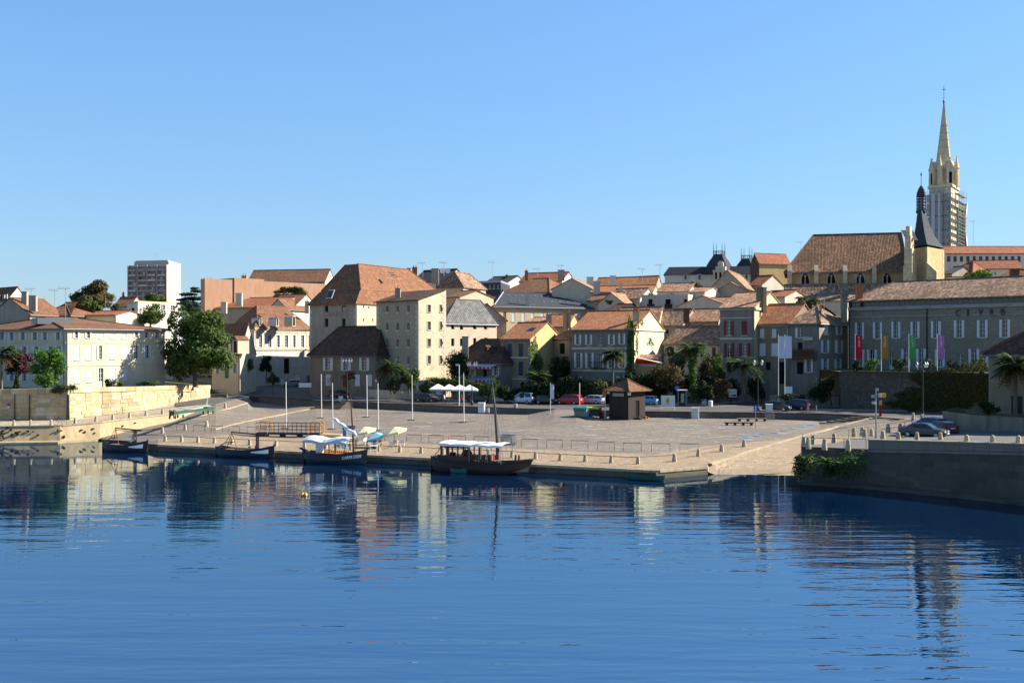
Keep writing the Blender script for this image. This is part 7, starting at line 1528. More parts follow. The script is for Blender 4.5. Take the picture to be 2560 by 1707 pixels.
CARS = [('black saloon parked left of the parasols with its nose to the right', 'sedan', 1069, 1006, FR, (.012, .014, .016)), ('dark green saloon parked below the parasols', 'sedan', 1203, 1007, FR, (.008, .025, .024)), ('white estate car between the dark green saloon and the pale van', 'wagon', 1254, 1008, RR, (.62, .63, .64)), ('pale silver high roofed van with its sunlit tail to the right', 'van', 1307, 1010, RR, (.5, .53, .57)),
 ('dark hatchback right of the pale van with its nose to the right', 'hatch', 1368, 1011, FR, (.012, .014, .022)), ('red hatchback parked behind the green and yellow containers', 'mpv', 1423, 1012, RR, (.42, .018, .015)), ('silver estate car left of the wooden hut', 'wagon', 1478, 1011, RR, (.42, .45, .5)), ('dark blue car half hidden by the wooden hut', 'hatch', 1522, 1009, FR, (.015, .02, .04)), ('light blue small car peeping out right of the wooden hut', 'hatch', 1615, 1013, RR, (.12, .32, .5)),
 ('dark car parked in the shade before the low cottage', 'wagon', 849, 996, FR, (.01, .013, .018)), ('black hatchback at the street wall beside the white cabinet', 'hatch', 1942, 1029, FR, (.01, .011, .015)), ('dark blue people carrier with orange rear plate', 'mpv', 1986, 1026, RR, (.012, .018, .06))]
for lab, kd, px, py, rz, c in CARS: car(lab, kd, street_car(px, py), rz, c, 'plateo' if 'orange' in lab else 'plate')
q = P(727, 944, 232); q.z = ST + (232 - 212) * .04 + .02; car('silver hatchback in the side street before the white house', 'hatch', q, rzv(-.9, -.42), (.4, .44, .5))
q = P(760, 935, 246); q.z = ST + (246 - 212) * .04 + .02; car('dim parked car at the far end of the side street', 'hatch', q, rzv(-.9, .2), (.08, .09, .1))
def plat(px, py, z): q = G(px, py, z); q.z += .02; return q
car('dark grey saloon nosing towards the bollards on the quay platform', 'sedan', plat(2310, 1093, 3.1), rzv(.80, -.6), (.035, .045, .05)); car('dark red hatchback seen from behind on the platform road', 'hatch', plat(2353, 1087, 2.98), rzv(-.2, .98), (.16, .012, .012)); car('blue hatchback beyond the dark grey saloon', 'hatch', plat(2325, 1076, 2.92), rzv(-.45, .9), (.03, .07, .3))

# ------------------------------------------------------------------ people
M['skin'] = mat('skin', (.45, .27, .19), .6); M['hair'] = mat('dark_hair', (.03, .02, .015), .7)
def person(label, p, rz, top, bottom, step=.22, arm=.18, hair='hair', h=1.72, sleeves=True):
    root = thing('person', label, 'person', p, rz); k = h / 1.72; V = {}; vs_ = [(0, 0, .95), (0, 0, 1.12), (0, 0, 1.36), (0, 0, 1.47), (.015, 0, 1.55), (.02, 0, 1.64)]; rd = [.125, .115, .13, .055, .075, .085]; ed = [(0, 1), (1, 2), (2, 3), (3, 4), (4, 5)]
    for s_, st in ((1, step), (-1, -step)):
        i = len(vs_); vs_ += [(0, .09 * s_, .88), (st * .55 + .03, .095 * s_, .48), (st - .02, .1 * s_, .09), (st + .13, .105 * s_, .035)]; rd += [.095, .065, .045, .04]; ed += [(0, i), (i, i + 1), (i + 1, i + 2), (i + 2, i + 3)]
        i = len(vs_); a = -st / max(step, .01) * arm; vs_ += [(0, .17 * s_, 1.38), (a * .35 - .02, .22 * s_, 1.12), (a * .9 + .04, .22 * s_, .90), (a + .06, .21 * s_, .80)]; rd += [.058, .045, .035, .04]; ed += [(2, i), (i, i + 1), (i + 1, i + 2), (i + 2, i + 3)]
    me = bpy.data.meshes.new('body'); me.from_pydata([(x * k, y * k, z * k) for x, y, z in vs_], ed, []); ob = bpy.data.objects.new('body', me); COL.objects.link(ob); md = ob.modifiers.new('s', 'SKIN'); 
    for v, r_ in zip(me.skin_vertices[0].data, rd): v.radius = (r_ * k, r_ * k)
    me.skin_vertices[0].data[0].use_root = True; sb = ob.modifiers.new('d', 'SUBSURF'); sb.levels = 1; sb.render_levels = 1
    dg = bpy.context.evaluated_depsgraph_get(); me2 = bpy.data.meshes.new_from_object(ob.evaluated_get(dg)); bpy.data.objects.remove(ob); me2.materials.clear()
    for m_ in (M['skin'], top, bottom, M[hair], M['black_paint']): me2.materials.append(m_)
    for f in me2.polygons:
        c = f.center / k; i = 0
        if c.z > 1.60 or (c.z > 1.52 and c.x < .0): i = 3
        elif c.z > 1.45: i = 0
        elif abs(c.y) > .165 and c.z < 1.3: i = 1 if (sleeves and c.z > .88) else 0
        elif c.z > .93: i = 1
        elif c.z > .08: i = 2
        else: i = 4
        f.material_index = i; f.use_smooth = True
    o = bpy.data.objects.new('body', me2); COL.objects.link(o); o.parent = root; return root
cl = {n: mat('cloth_' + n, c, .85) for n, c in (('white', (.75, .75, .74)), ('jeans', (.06, .13, .3)), ('red', (.6, .03, .02)), ('dark', (.02, .02, .025)), ('brown', (.16, .05, .035)), ('blue', (.04, .08, .22)), ('navy', (.02, .03, .07)))}
def sp_(px, py): q = G(px, py, ST); q.z += .005; return q
person('person in white shirt and blue jeans walking beside the street wall', sp_(1111, 1011), R(-20), cl['white'], cl['jeans']); person('person in red jacket and dark trousers walking under the parasols', sp_(1154, 1012.5), R(200), cl['red'], cl['dark']); person('person in brown sleeveless top walking below the terrace wall', sp_(2078, 1021), R(10), cl['brown'], cl['dark'], .2, .3, 'hair', 1.75, False)
person('person in blue top standing left of two at the wall by the lamp', sp_(1905, 1008), R(160), cl['blue'], cl['navy'], .05, .03); person('person in navy clothes standing right of two at the wall by the lamp', sp_(1911, 1007), R(190), cl['navy'], cl['navy'], .05, .03); person('person in dark coat standing near the lamp post by the parasols', sp_(1173, 1011), R(90), cl['dark'], cl['dark'], .06, .04); person('person in grey beside the railing at the foot of the cottage', G(560, 982, ST), R(40), cl['white'], cl['navy'], .1, .08)
# ------------------------------------------------------------------ street furniture
ORD = ['first', 'second', 'third', 'fourth', 'fifth', 'sixth', 'seventh', 'eighth', 'ninth', 'tenth', 'eleventh', 'twelfth', 'thirteenth', 'fourteenth', 'fifteenth', 'sixteenth', 'seventeenth', 'eighteenth', 'nineteenth', 'twentieth', 'twenty-first', 'twenty-second', 'twenty-third']
M['bollard'] = plaster('bollard_stone', (.5, .42, .31), .4, (.4, .32, .22)); M['railiron'] = mat('rail_iron', (.03, .028, .026), .6, .3)
# bollards: tapered stone posts
mb = MB(); mb.lathe([(.23, -.15), (.22, .06), (.15, .62), (.13, .70), (.04, .74)], (0, 0, 0), 8)
B0 = tag(mb.build('bollard', M['bollard'], None), '', 'bollard'); used = []
def bollard(p, label, group, sc=1.0, lean=0.0):
    o = B0 if not used else B0.copy()
    if used: COL.objects.link(o)
    used.append(o); o.location = p; o.scale = (sc, sc, sc); o.rotation_euler = (lean, 0, rnd.uniform(0, 3)); o['label'] = label; o['group'] = group
def rail(name, label, pts, h=.62, r=.035, posts=None, cat='railing', mid=False, group=None):
    root = thing(name, label, cat, pts[0], 0, group); mb = MB(); up = Vector((0, 0, h)); mb.tube([p + up for p in pts], r, 5); 
    if mid: mb.tube([p + up * .5 for p in pts], r * .8, 5)
    mb.build('rail', M['railiron'], root)
    if posts:
        for p in posts: mb = MB(); mb.tube([p - Vector((0, 0, .1)), p + up], r, 5); mb.build('post', M['railiron'], root)
    return root
q1 = [(334, 1099), (413, 1103), (454, 1104), (495, 1106), (536, 1108), (580, 1110), (624, 1112.5), (690, 1115.5), (761, 1118.5), (815, 1121.5), (878, 1125), (947, 1128), (1000, 1130.5), (1053, 1133), (1108, 1136), (1165, 1138.5), (1222, 1141), (1280, 1144), (1339, 1147), (1401, 1151), (1463, 1153.5), (1528, 1156.5), (1595, 1159.5)]
q2_ = [(1686, 1154), (1746, 1141), (1804, 1129), (1860, 1117)]
for i, (px, py) in enumerate(q1): bollard(gp(px, py), 'pale stone bollard, %s from the left in the quay edge row' % ORD[i], 'bollards along the quay edge')
for (px, py), l in zip(q2_, ('first', 'second', 'third', 'last')): bollard(gp(px, py), 'pale bollard, %s of four climbing from the quay corner to the blue arrows' % l, 'bollards by the slipway', 1.1)
for (px, py), l in zip(((406, 1083), (463, 1075), (517, 1066.5), (563, 1020)), ('below the green beam', 'beside the leftmost iron hoop', 'above the second hoop', 'at the top of the ramp handrail')): bollard(gp(px, py), 'pale bollard on the left ramp ' + l, 'bollards of the left ramp', 1.1)
for i, px in enumerate((35, 77, 128, 188, 240, 282, 324, 365, 406)): e = ep(px); n = (gpt(px) - e).normalized(); bollard(e + n * .5, 'stone bollard, %s from the left along the riverside path handrail' % ORD[i], 'bollards of the riverside path', 1.0)
def chain(pts): return [p + Vector((0, 0, 0)) for p in pts]
pts = []
for a, b in zip(q1, q1[1:]):
    A, B = gp(*a), gp(*b)
    for k in range(4): q = A.lerp(B, k / 4); q.z = max(q.z, gz(CX + q.x / q.y * F, q.y)); pts.append(q + Vector((0, 0, -.05 * math.sin(math.pi * k / 4))))
pts.append(gp(*q1[-1])); 
for a in q2_: pts.append(gp(*a))
rail('handrail', 'long thin iron rail strung along the quay edge bollards', pts, .66, .03, [gp(x - 3, y) for x, y in q1])
rail('handrail', 'thin rail along the left riverside path', [ep(px) + (gpt(px) - ep(px)).normalized() * .5 for px in (20, 35, 77, 128, 188, 240, 282, 324, 365, 406, 440)] + [Vector(gp(480, 1043)), Vector(gp(520, 1033)), Vector(gp(563, 1020))], .75, .03)
rail('handrail', 'thin rail climbing the left ramp beside three bollards', [gp(330, 1094), gp(406, 1083), gp(463, 1075), gp(517, 1066.5)], .7, .028)
# free standing iron hoops on the square
hoops = [(1017, 1053, 1104.5), (1072, 1108, 1106), (1128, 1164, 1107.5), (1185, 1222, 1109.5), (1245, 1278, 1112), (1303, 1343, 1116), (1367, 1406, 1118), (1428, 1470, 1120.5), (1494, 1536, 1123.5), (1558, 1603, 1127), (1629, 1675, 1128.5), (1700, 1747, 1129), (908, 962, 1100), (442, 469, 1076), (484, 512, 1079), (528, 556, 1081), (572, 599, 1082), (618, 648, 1084)]
hoops.sort()
for i, (a, b, py) in enumerate(hoops):
    p, q = gp(a, py), gp(b, py + 1.0); root = thing('iron_hoop', 'black iron hoop, %s from the left in the row across the square' % ORD[i], 'barrier', p, 0, 'iron hoops across the square'); mb = MB(); h = Vector((0, 0, .85)); mb.tube([p - Vector((0, 0, .1)), p + h, q + h, q - Vector((0, 0, .1))], .035, 5); mb.build('hoop', M['railiron'], root)
# white flagpoles
M['pole'] = mat('white_pole', (.78, .78, .76), .4)
poles = [(716, 954, 1071, 'leftmost bare pole above the gangway'), (804, 935, 1045, 'tall bare pole left of the stone steps'), (832, 957, 1073, 'bare pole left of the boat with lettering'), (918, 937, 1043, 'bare pole with rusty foot right of the stone steps'), (946, 958, 1076, 'bare pole rising behind the yellow parasols'), (1031, 937, 1050, 'bare pole before the stone warehouse'), (1160, 933, 1056, 'bare pole in front of the white parasols')]
for px, y0, y1, l in poles:
    p = gp(px, y1); root = thing('flagpole', 'slim white ' + l, 'flagpole', p, 0, 'bare white poles'); mb = MB(); t_ = ZP(y0, p.y) - p.z; mb.tube([p, p + Vector((-.06, 0, t_))], [.065, .045], 8); mb.build('pole', M['pole'], root); mb = MB(); mb.box(p + Vector((-.2, 0, .04)), (1.0, .5, .08)); mb.build('foot_plate', M['railiron'], root)
def banner(label, px, y0, y1, Y, fx, fy0, fy1, col, fw, z=None, name='banner_flag'):
    b = P(px, y1, Y); b.z = z if z is not None else b.z; root = thing(name, label, 'flag', b); mb = MB(); top = P(px, y0, Y); mb.tube([b, top], [.05, .035], 6); mb.build('pole', M['pole'], root); mb = MB(); n = 8; W = fw / S(Y)
    rows_ = []
    for i in range(n + 1): z_ = ZP(fy0 + (fy1 - fy0) * i / n, Y); rows_.append([Vector((top.x + W * k / 5 * (fx), Y - .08 + .10 * math.sin(i * .9 + k * 1.1) * k / 5, z_ - .05 * k / 5)) for k in range(6)])
    mb.loft(rows_, 0); fo = mb.build('flag', col, root, smooth=True)
    rg = random.Random(int(px)); mb = MB()
    for k in range(9): z_ = ZP(fy0 + (fy1 - fy0) * (.08 + .05 * k), Y); mb.box((top.x + fx * W * (.45 + rg.uniform(-.1, .1)), Y - .22, z_), (W * rg.uniform(.12, .3), .01, .05 + rg.random() * .05))
    mb.build('print', M['faintprint'], fo); return root
M['faintprint'] = mat('faint_print', (.55, .6, .72), .8)
fm_ = {k: leafless for k, leafless in (('red', mat('red_flag', (.5, .02, .04), .8)), ('gold', mat('gold_flag', (.42, .2, .04), .8)), ('green', mat('green_flag', (.06, .34, .08), .8)), ('pink', mat('pink_flag', (.42, .17, .36), .8)), ('white', mat('white_flag', (.66, .66, .74), .8)))}
for px, k, l in ((2138, 'red', 'red banner flag on the terrace, leftmost of the four colours'), (2203, 'gold', 'golden orange banner flag on the terrace'), (2272, 'green', 'green banner flag on the terrace'), (2343, 'pink', 'pink banner flag on the terrace')): Y = f_t.pt(f_t.uz(px, 930)[0], 0).y + .8; banner(l, px, 835, 930, Y, 1, 838, 897, fm_[k], 17, TZ)
banner('left of two tall white banners before the terraced houses', 1946, 836, 990, 168, 1, 840, 895, fm_['white'], 16, 3.6); banner('right of two tall white banners before the terraced houses', 1962, 836, 990, 168, 1, 840, 895, fm_['white'], 17, 3.6)
banner('white feather flag with blue print at the driveway', 1376, 957, 1036, gp(1376, 1036).y, 1, 960, 996, fm_['white'], 9, gp(1376, 1036).z); p = gp(1449, 1014); root = thing('flagpole', 'short white pole rising behind the recycling containers', 'flagpole', p); mb = MB(); mb.tube([p, p + Vector((0, 0, ZP(957, p.y) - p.z))], .07, 6); mb.build('pole', M['pole'], root)
# lamp posts with lantern clusters
M['lampglass'] = mat('frosted_lantern_glass', (.5, .52, .54), .3, 0, .5); M['lampiron'] = mat('lamp_iron', (.03, .04, .045), .5, .3)
def lamp(label, p, h, n=4, sp=.75):
    root = thing('street_lamp', label, 'street lamp', p, 0, 'lantern lamp posts'); mb = MB(); mb.lathe([(.22, 0), (.2, .5), (.12, .7), (.09, 1.0), (.07, h * .6), (.06, h - 1.1), (.1, h - 1.05), (.05, h - .9)], p, 10); mb.build('post', M['lampiron'], root)
    for k in range(n):
        a = 2 * math.pi * k / n + .5; d = Vector((math.cos(a), math.sin(a), 0)); q = Vector(p) + Vector((0, 0, h - .9)); e = q + d * sp + Vector((0, 0, .3)); mb = MB(); mb.tube([q - Vector((0, 0, .3)), q + d * sp * .6 - Vector((0, 0, .1)), e], .03, 5); ar = mb.build('arm', M['lampiron'], root)
        mb = MB(); mb.lathe([(.1, 0), (.2, .45)], e, 6); l_ = mb.build('lantern', M['lampglass'], root); mb = MB(); mb.lathe([(.25, .45), (.12, .62), (.04, .75)], e, 6); mb.build('cap', M['lampiron'], l_)
for l, px, pyb, pyt in (('lantern lamp post beside the parasols', 1180, 1013, 905), ('lantern lamp post before the low cottage', 868, 1000, 896), ('lantern lamp post by the cottage with the green door', 580, 983, 884), ('lantern lamp post before the fan palm', 1895, 1028, 902)):
    p = G(px, pyb, ST); lamp(l, p, ZP(pyt, p.y) - ST)
p = G(2307, 1046, ST); lamp('lantern lamp post before the creeper covered terrace wall', p, ZP(907, p.y) - ST, 3)
p = G(1148, 1013, ST); root = thing('floodlight_pole', 'plain white pole with floodlights left of the lantern lamp', 'pole', p); h = ZP(912, p.y) - ST; mb = MB(); mb.tube([p, p + Vector((0, 0, h))], [.09, .06], 7); mb.build('pole', M['pole'], root); mb = MB(); mb.box(p + Vector((-.3, -.1, h)), (.5, .35, .35), 0, .3); mb.build('floodlight', M['steel'], root)
# camera and floodlight mast on the right platform
p = plat(2190, 1097, 3.1); root = thing('floodlight_mast', 'grey mast with spotlights on the right quay platform', 'pole', p); h = ZP(975, p.y) - p.z; mb = MB(); mb.tube([p, p + Vector((0, 0, .9)), p + Vector((0, 0, h))], [.13, .08, .05], 8); mb.build('mast', M['steel'], root)
for k, (dx, dz) in enumerate(((-.35, -.6), (.3, -.5), (-.25, -1.2), (.05, .05))): mb = MB(); mb.tube([p + Vector((0, 0, h + dz - .2)), p + Vector((dx, -.1, h + dz))], .03, 4); mb.box(p + Vector((dx, -.15, h + dz)), (.28, .3, .26), 0, k); mb.build('spotlight', M['steel'], root)
# red and yellow totem
p = G(2201, 1040, ST); root = thing('signal_totem', 'red and yellow post with yellow box beside the wide steps', 'post', p); mb = MB(); h = ZP(984, p.y) - ST; mb.box(p + Vector((0, 0, h * .25)), (.26, .26, h * .5)); mb.build('lower_post', M['awning_red'], root); M['yellowbox'] = mat('yellow_box', (.6, .42, .1), .6); mb = MB(); mb.box(p + Vector((0, 0, h * .6)), (.3, .3, h * .2)); mb.build('yellow_band', M['yellowbox'], root); mb = MB(); mb.box(p + Vector((.25, 0, h * .92)), (.85, .5, .55)); mb.build('yellow_box', M['yellowbox'], root); mb = MB(); mb.box(p + Vector((0, 0, h * .78)), (.2, .2, h * .18)); mb.build('upper_post', M['awning_red'], root)
# bollards on the right platform
pl = [(263, 585), (305, 597), (350, 570), (460, 607), (550, 555), (683, 617), (740, 485), (815, 480), (842, 505), (905, 500), (1012, 525), (1063, 450), (1175, 445), (1158, 537), (1335, 540), (1558, 542), (1300, 335), (1382, 350)]
pl.sort()
for i, (x, y) in enumerate(pl):
    px, py = 1940 + x / 3.79, 960 + y / 3.79; z = 3.18 if py > 1095 else 3.0 if py > 1080 else ST
    bollard(plat(px, min(py, 1122), z), 'white stone bollard, %s from the left on the right quay platform' % ORD[i], 'bollards of the right quay platform', 1.12)
for i, px in enumerate((2414, 2479, 2544)): q = npt(px); n = Vector((.5, .86, 0)); bollard(q + n * .6 + Vector((0, 0, -.03)), 'white bollard, %s from the left behind the long quay parapet' % ORD[i], 'bollards behind the parapet', 1.2); used[-1].scale.z = 1.75
rp = [(2007, 1114), (2035, 1111), (2085, 1107), (2122, 1100)]; rpp = [plat(x, y, 3.18) for x, y in rp]; rail('platform_railing', 'low railing round the left corner of the quay platform', rpp, 1.0, .025, rpp, mid=True); rp = [(2130, 1096), (2170, 1089), (2215, 1083), (2262, 1076), (2280, 1070)]; rpp = [plat(x, y, 3.0) for x, y in rp]; rail('platform_railing', 'thin railing above the slipway along the platform road', rpp, .95, .025, rpp, mid=True)
rp = [plat(2010, 1118, 3.18), plat(2060, 1120, 3.18), plat(2110, 1121.5, 3.18), plat(2165, 1122, 3.18)]; rail('platform_railing', 'thin railing along the river edge of the platform', rp, .85, .025, rp)
p = plat(2258, 1097, 3.1); mb = MB(); mb.box(p + Vector((0, 0, .12)), (.22, .22, .26)); tag(mb.build('marker_block', M['yellowbox'], None, org=p), 'tiny yellow block between the white bollards', 'block')

# wooden hut
def hut():
    c = gp(1571, 1050); a = gp(1523, 1047); a = P2(1523, c.y + 1.8); b = P2(1613, c.y + 2.4); c2 = Vector(c[:2]); zb = c.z - .15; ze = ZP(975, c.y); root = thing('wooden_hut', 'dark timber kiosk hut with pyramid tile roof standing on the square', 'hut', c); d = a + b - c2; fl, fr = Face(a, c2), Face(c2, b)
    for f, door in ((fl, None), (fr, (.42, .66)), (Face(b, d), None), (Face(d, a), None)):
        n = int(f.L / .2); mb0 = MB(); 
        for k in range(n):
            u0, u1 = f.L * k / n, f.L * (k + 1) / n; mid = (u0 + u1) / 2 / f.L; z0 = zb
            segs = [(zb, ze)] if not (door and door[0] < mid < door[1]) else [(zb, zb + .55), (zb + 2.75, ze)]
            for s0, s1 in segs: mb = MB(); slab(mb, f, u0 + .006, u1 - .006, s0, s1, -.05, rnd.uniform(0, .012)); mb.build('plank', M['hutwood'], root)
    mb = MB(); mb.prism([c2.lerp(d, .03), b.lerp(a, .03), d.lerp(c2, .03), a.lerp(b, .03)], zb, ze - .05); mb.build('inner_wall', M['dark'], root)
    cen = (c2 + d) / 2; ap = Vector((cen.x, cen.y, ZP(947, cen.y))); e = [Vector((*(p + (p - cen).normalized() * .95), ze - .12)) for p in (c2, b, d, a)]; mid_ = [q.lerp(ap, .5) - Vector((0, 0, .12)) for q in e]
    roof_build(root, [[e[i], e[(i + 1) % 4], mid_[(i + 1) % 4], mid_[i]] for i in range(4)] + [[mid_[i], mid_[(i + 1) % 4], ap] for i in range(4)], M['t_brown'], .1, [(e[i], mid_[i]) for i in range(4)] + [(mid_[i], ap) for i in range(4)], M['t_brown'])
    mb = MB(); u0, z = fl.uz(1532, 990); u1, z1 = fl.uz(1560, 983); slab(mb, fl, u0, u1, z, z1, .02, .06); mb.build('sign_board', mat('pale_green_sign', (.32, .38, .32), .7), root)
    mb = MB(); q = fr.pt(-.1, ze - .5, .25); mb.box(q, (.42, .3, .4)); mb.build('lamp', M['white_paint'], root); mb = MB(); q = fl.pt(-.05, ze - .4, .15); mb.box(q, (.35, .3, .3)); mb.build('lamp', M['white_paint'], root)
    for k in range(3): mb = MB(); slab(mb, fr, fr.L * .42, fr.L * .66, zb + .12 + .17 * k, zb + .17 + .17 * k, .1, 1.1 - .3 * k); mb.build('step', M['hutwood'], root)
    for u in (.42, .66): mb = MB(); mb.obox(fr.pt(fr.L * u, zb, 1.2), fr.u3 * .06, Vector((0, 0, .7)) - fr.n3 * 1.1, fr.n3 * .2); mb.build('stair_stringer', M['hutwood'], root)
    for u, s_ in ((.82, .6), (.98, .4)): mb = MB(); q = fr.pt(fr.L * u, zb + .15, .5); mb.lathe([(.16 * s_ * 1.6, 0), (.24 * s_ * 1.6, .5 * s_ * 1.6)], q, 8); o = mb.build('flower_pot', M['terracotta'], None, org=q); tag(o, 'large terracotta pot beside the hut stairs' if s_ > .5 else 'small terracotta pot right of the hut', 'flower pot')
M['hutwood'] = woodmat('dark_tarred_planks', (.034, .022, .017), (1, 1, .1)); hut()
# recycling containers and barrels
def container(label, p, rz, body, lid):
    root = thing('recycling_container', label, 'container', p, rz); LOCAL[0] = True; mb = MB(); mb.loft([[(x * .82, y * .42, .12) for x, y in ((-1, -1), (1, -1), (1, 1), (-1, 1))], [(x * 1.0, y * .55, 1.15) for x, y in ((-1, -1), (1, -1), (1, 1), (-1, 1))]], 0, True, True); mb.build('bin_body', body, root); mb = MB(); rows_ = [[(x, -.62 * math.cos(a), 1.15 + .28 * math.sin(a)) for a in [math.pi * k / 8 for k in range(9)]] for x in (-1.04, 1.04)]; mb.loft(rows_, 0, False, True); mb.build('lid', lid, root)
    for sx in (-.7, .7):
        for sy in (-.35, .35): mb = MB(); mb.tube([(sx, sy - .03, .09), (sx, sy + .03, .09)], .09, 8); mb.build('castor', M['tyre'], root)
    mb = MB(); mb.box((0, -.62, .95), (1.6, .06, .06)); mb.build('handle', M['trim'], root); LOCAL[0] = False
cg = mat('grey_container', (.2, .24, .24), .5); container('grey recycling container with green lid left of the hut', gp(1454, 1043), FR, cg, mat('green_lid', (.0, .22, .17), .4)); container('dark recycling container with yellow lid left of the hut', gp(1484, 1042), FR, mat('dark_container', (.05, .07, .09), .5), mat('yellow_lid', (.75, .55, .03), .4))
for px, m, l in ((1503, 'awning_red', 'red barrel'), (1512, 'concrete', 'grey barrel')): p = gp(px, 1045); mb = MB(); mb.lathe([(.27, 0), (.3, .3), (.3, .7), (.27, .95)], p, 10); tag(mb.build('barrel', M[m], None, org=p), l + ' against the left wall of the hut', 'barrel')
p = gp(1513, 1048); root = thing('road_sign', 'round sign on a pole at the left corner of the hut', 'sign', p); mb = MB(); h = ZP(975, p.y) - p.z; mb.tube([p, p + Vector((0, 0, h))], .05, 6); mb.build('pole', M['pole'], root); mb = MB(); mb.tube([p + Vector((-.15, -.06, h - .5)), p + Vector((-.15, -.03, h - .5))], .32, 14); mb.build('disc', M['terracotta'], root)
# cabinets and bins
def cabinet(label, p, w_, h_, rz=-.2):
    root = thing('electrical_cabinet', label, 'cabinet', p); mb = MB(); mb.box(Vector(p) + Vector((0, 0, h_ / 2)), (w_, w_ * .7, h_), 0, rz); mb.box(Vector(p) + Vector((0, 0, h_ + .04)), (w_ + .12, w_ * .7 + .12, .08), 0, rz); mb.build('case', M['white_paint'], root); mb = MB(); d = Vector((math.sin(rz), -math.cos(rz), 0)); c = Vector(p) + d * w_ * .355 + Vector((0, 0, h_ * .5)); mb.box(c, (w_ * .86, .02, h_ * .84), 0, rz); mb.build('door', mat('cabinet_door', (.66, .66, .62), .6), root)
cabinet('white electrical cabinet against the long street wall', gp(1204, 1031), .85, 1.3); cabinet('white electrical cabinet right of the hut', gp(1738, 1046), 1.0, 1.45); cabinet('white cabinet with sloping top beside the black hatchback', G(1923, 1031, ST), .9, 1.1); cabinet('white utility box before the low cottage', G(852, 1003, ST), .6, .75)
for px, py, w_, h_, l in ((1289, 1020, .28, .65, 'round grey bin beside the street wall'), (1776, 1016, .34, .9, 'pale litter bin by the info panel'), (1760, 1012, .4, .95, 'white box against the low garden wall')):
    p = G(px, py, ST); mb = MB(); mb.lathe([(w_, 0), (w_, h_ * .9), (w_ * 1.1, h_ * .92), (w_ * .9, h_)], p, 12); tag(mb.build('litter_bin', M['concrete'] if 'grey' in l else M['white_paint'], None, org=p), l, 'bin')
p = gp(1220, 1031); mb = MB(); mb.lathe([(.22, 0), (.22, .55), (.18, .6)], p, 10); tag(mb.build('litter_bin', M['concrete'], None, org=p), 'small grey bin right of the white cabinet', 'bin')
# boards, booth and signs
def board(label, p, w_, h_, z0, panels, post='white_paint', name='notice_board', rz=-.15):
    root = thing(name, label, 'sign', p); u = Vector((math.cos(rz), math.sin(rz), 0)); n = Vector((u.y, -u.x, 0)); p = Vector(p); mb = MB()
    for s_ in (-1, 1): mb.tube([p + u * s_ * w_ * .46, p + u * s_ * w_ * .46 + Vector((0, 0, z0 + h_))], .045, 6)
    mb.build('post', M[post], root); mb = MB(); mb.obox(p - u * w_ / 2 + Vector((0, 0, z0)), u * w_, Vector((0, 0, h_)), n * .08); pn = mb.build('panel', M['white_paint'], root)
    for (x0, x1, a, b, m) in panels: mb = MB(); mb.obox(p + u * (x0 - .5) * w_ + n * .083 + Vector((0, 0, z0 + a * h_)), u * (x1 - x0) * w_, Vector((0, 0, (b - a) * h_)), n * .012); mb.build('poster', m, pn)
yel = mat('yellow_poster', (.7, .55, .05), .6); grp = mat('grey_poster', (.35, .36, .38), .6); redp = mat('maroon_poster', (.3, .08, .07), .6); blu = mat('blue_sign', (.03, .16, .62), .5); redr = mat('red_sign', (.6, .04, .03), .5); wht = M['white_paint']
board('white notice board with yellow poster right of the hut', G(1670, 1024, ST), 2.0, 1.55, .5, [(.38, .58, .2, .8, yel), (.42, .54, .4, .6, M['black_paint'])]); board('white information panel above the low street wall', G(1832, 1010, ST), 1.2, 1.3, 1.1, [(.08, .92, .62, .66, grp), (.08, .5, .08, .35, grp), (.5, .92, .08, .35, redp)], 'iron'); board('white panel between parasols and black saloon', G(1098, 1000, ST), 1.0, 1.0, .9, [(.1, .9, .0, .02, grp)], 'iron'); board('wooden notice stand before the pale wall under the palm', G(999, 999, ST), .95, .3, 1.1, [(.1, .9, .2, .8, grp)], 'woodbrown'); board('white angled panel behind the banner poles', P(1972, 985, 167), 1.0, 1.0, .1, [(.1, .9, .0, .02, grp)], 'iron')
def booth():
    p = G(1705, 1015, ST); root = thing('telephone_booth', 'glass telephone booth right of the notice board', 'booth', p); mb = MB(); w_, h_ = 1.3, 2.4
    for sx in (-1, 1):
        for sy in (-1, 1): mb.box(p + Vector((sx * w_ / 2, sy * .5, h_ / 2)), (.07, .07, h_))
    mb.build('frame', M['steel'], root); mb = MB(); mb.box(p + Vector((0, 0, h_ + .06)), (w_ + .3, 1.3, .12)); mb.build('roof', M['white_paint'], root); mb = MB(); mb.box(p + Vector((.1, .3, 1.2)), (.5, .2, 1.4)); mb.build('telephone', mat('phone_panel', (.45, .5, .55), .4), root); mb = MB(); mb.box(p + Vector((0, .48, 1.2)), (w_, .02, 2.2)); mb.box(p + Vector((-w_ / 2, 0, 1.2)), (.02, .9, 2.2)); mb.build('pane', M['glass'], root); mb = MB(); mb.box(p + Vector((-.85, 0, 2.75)), (.5, .1, .5)); mb.build('blue_sign', blu, root)
booth()
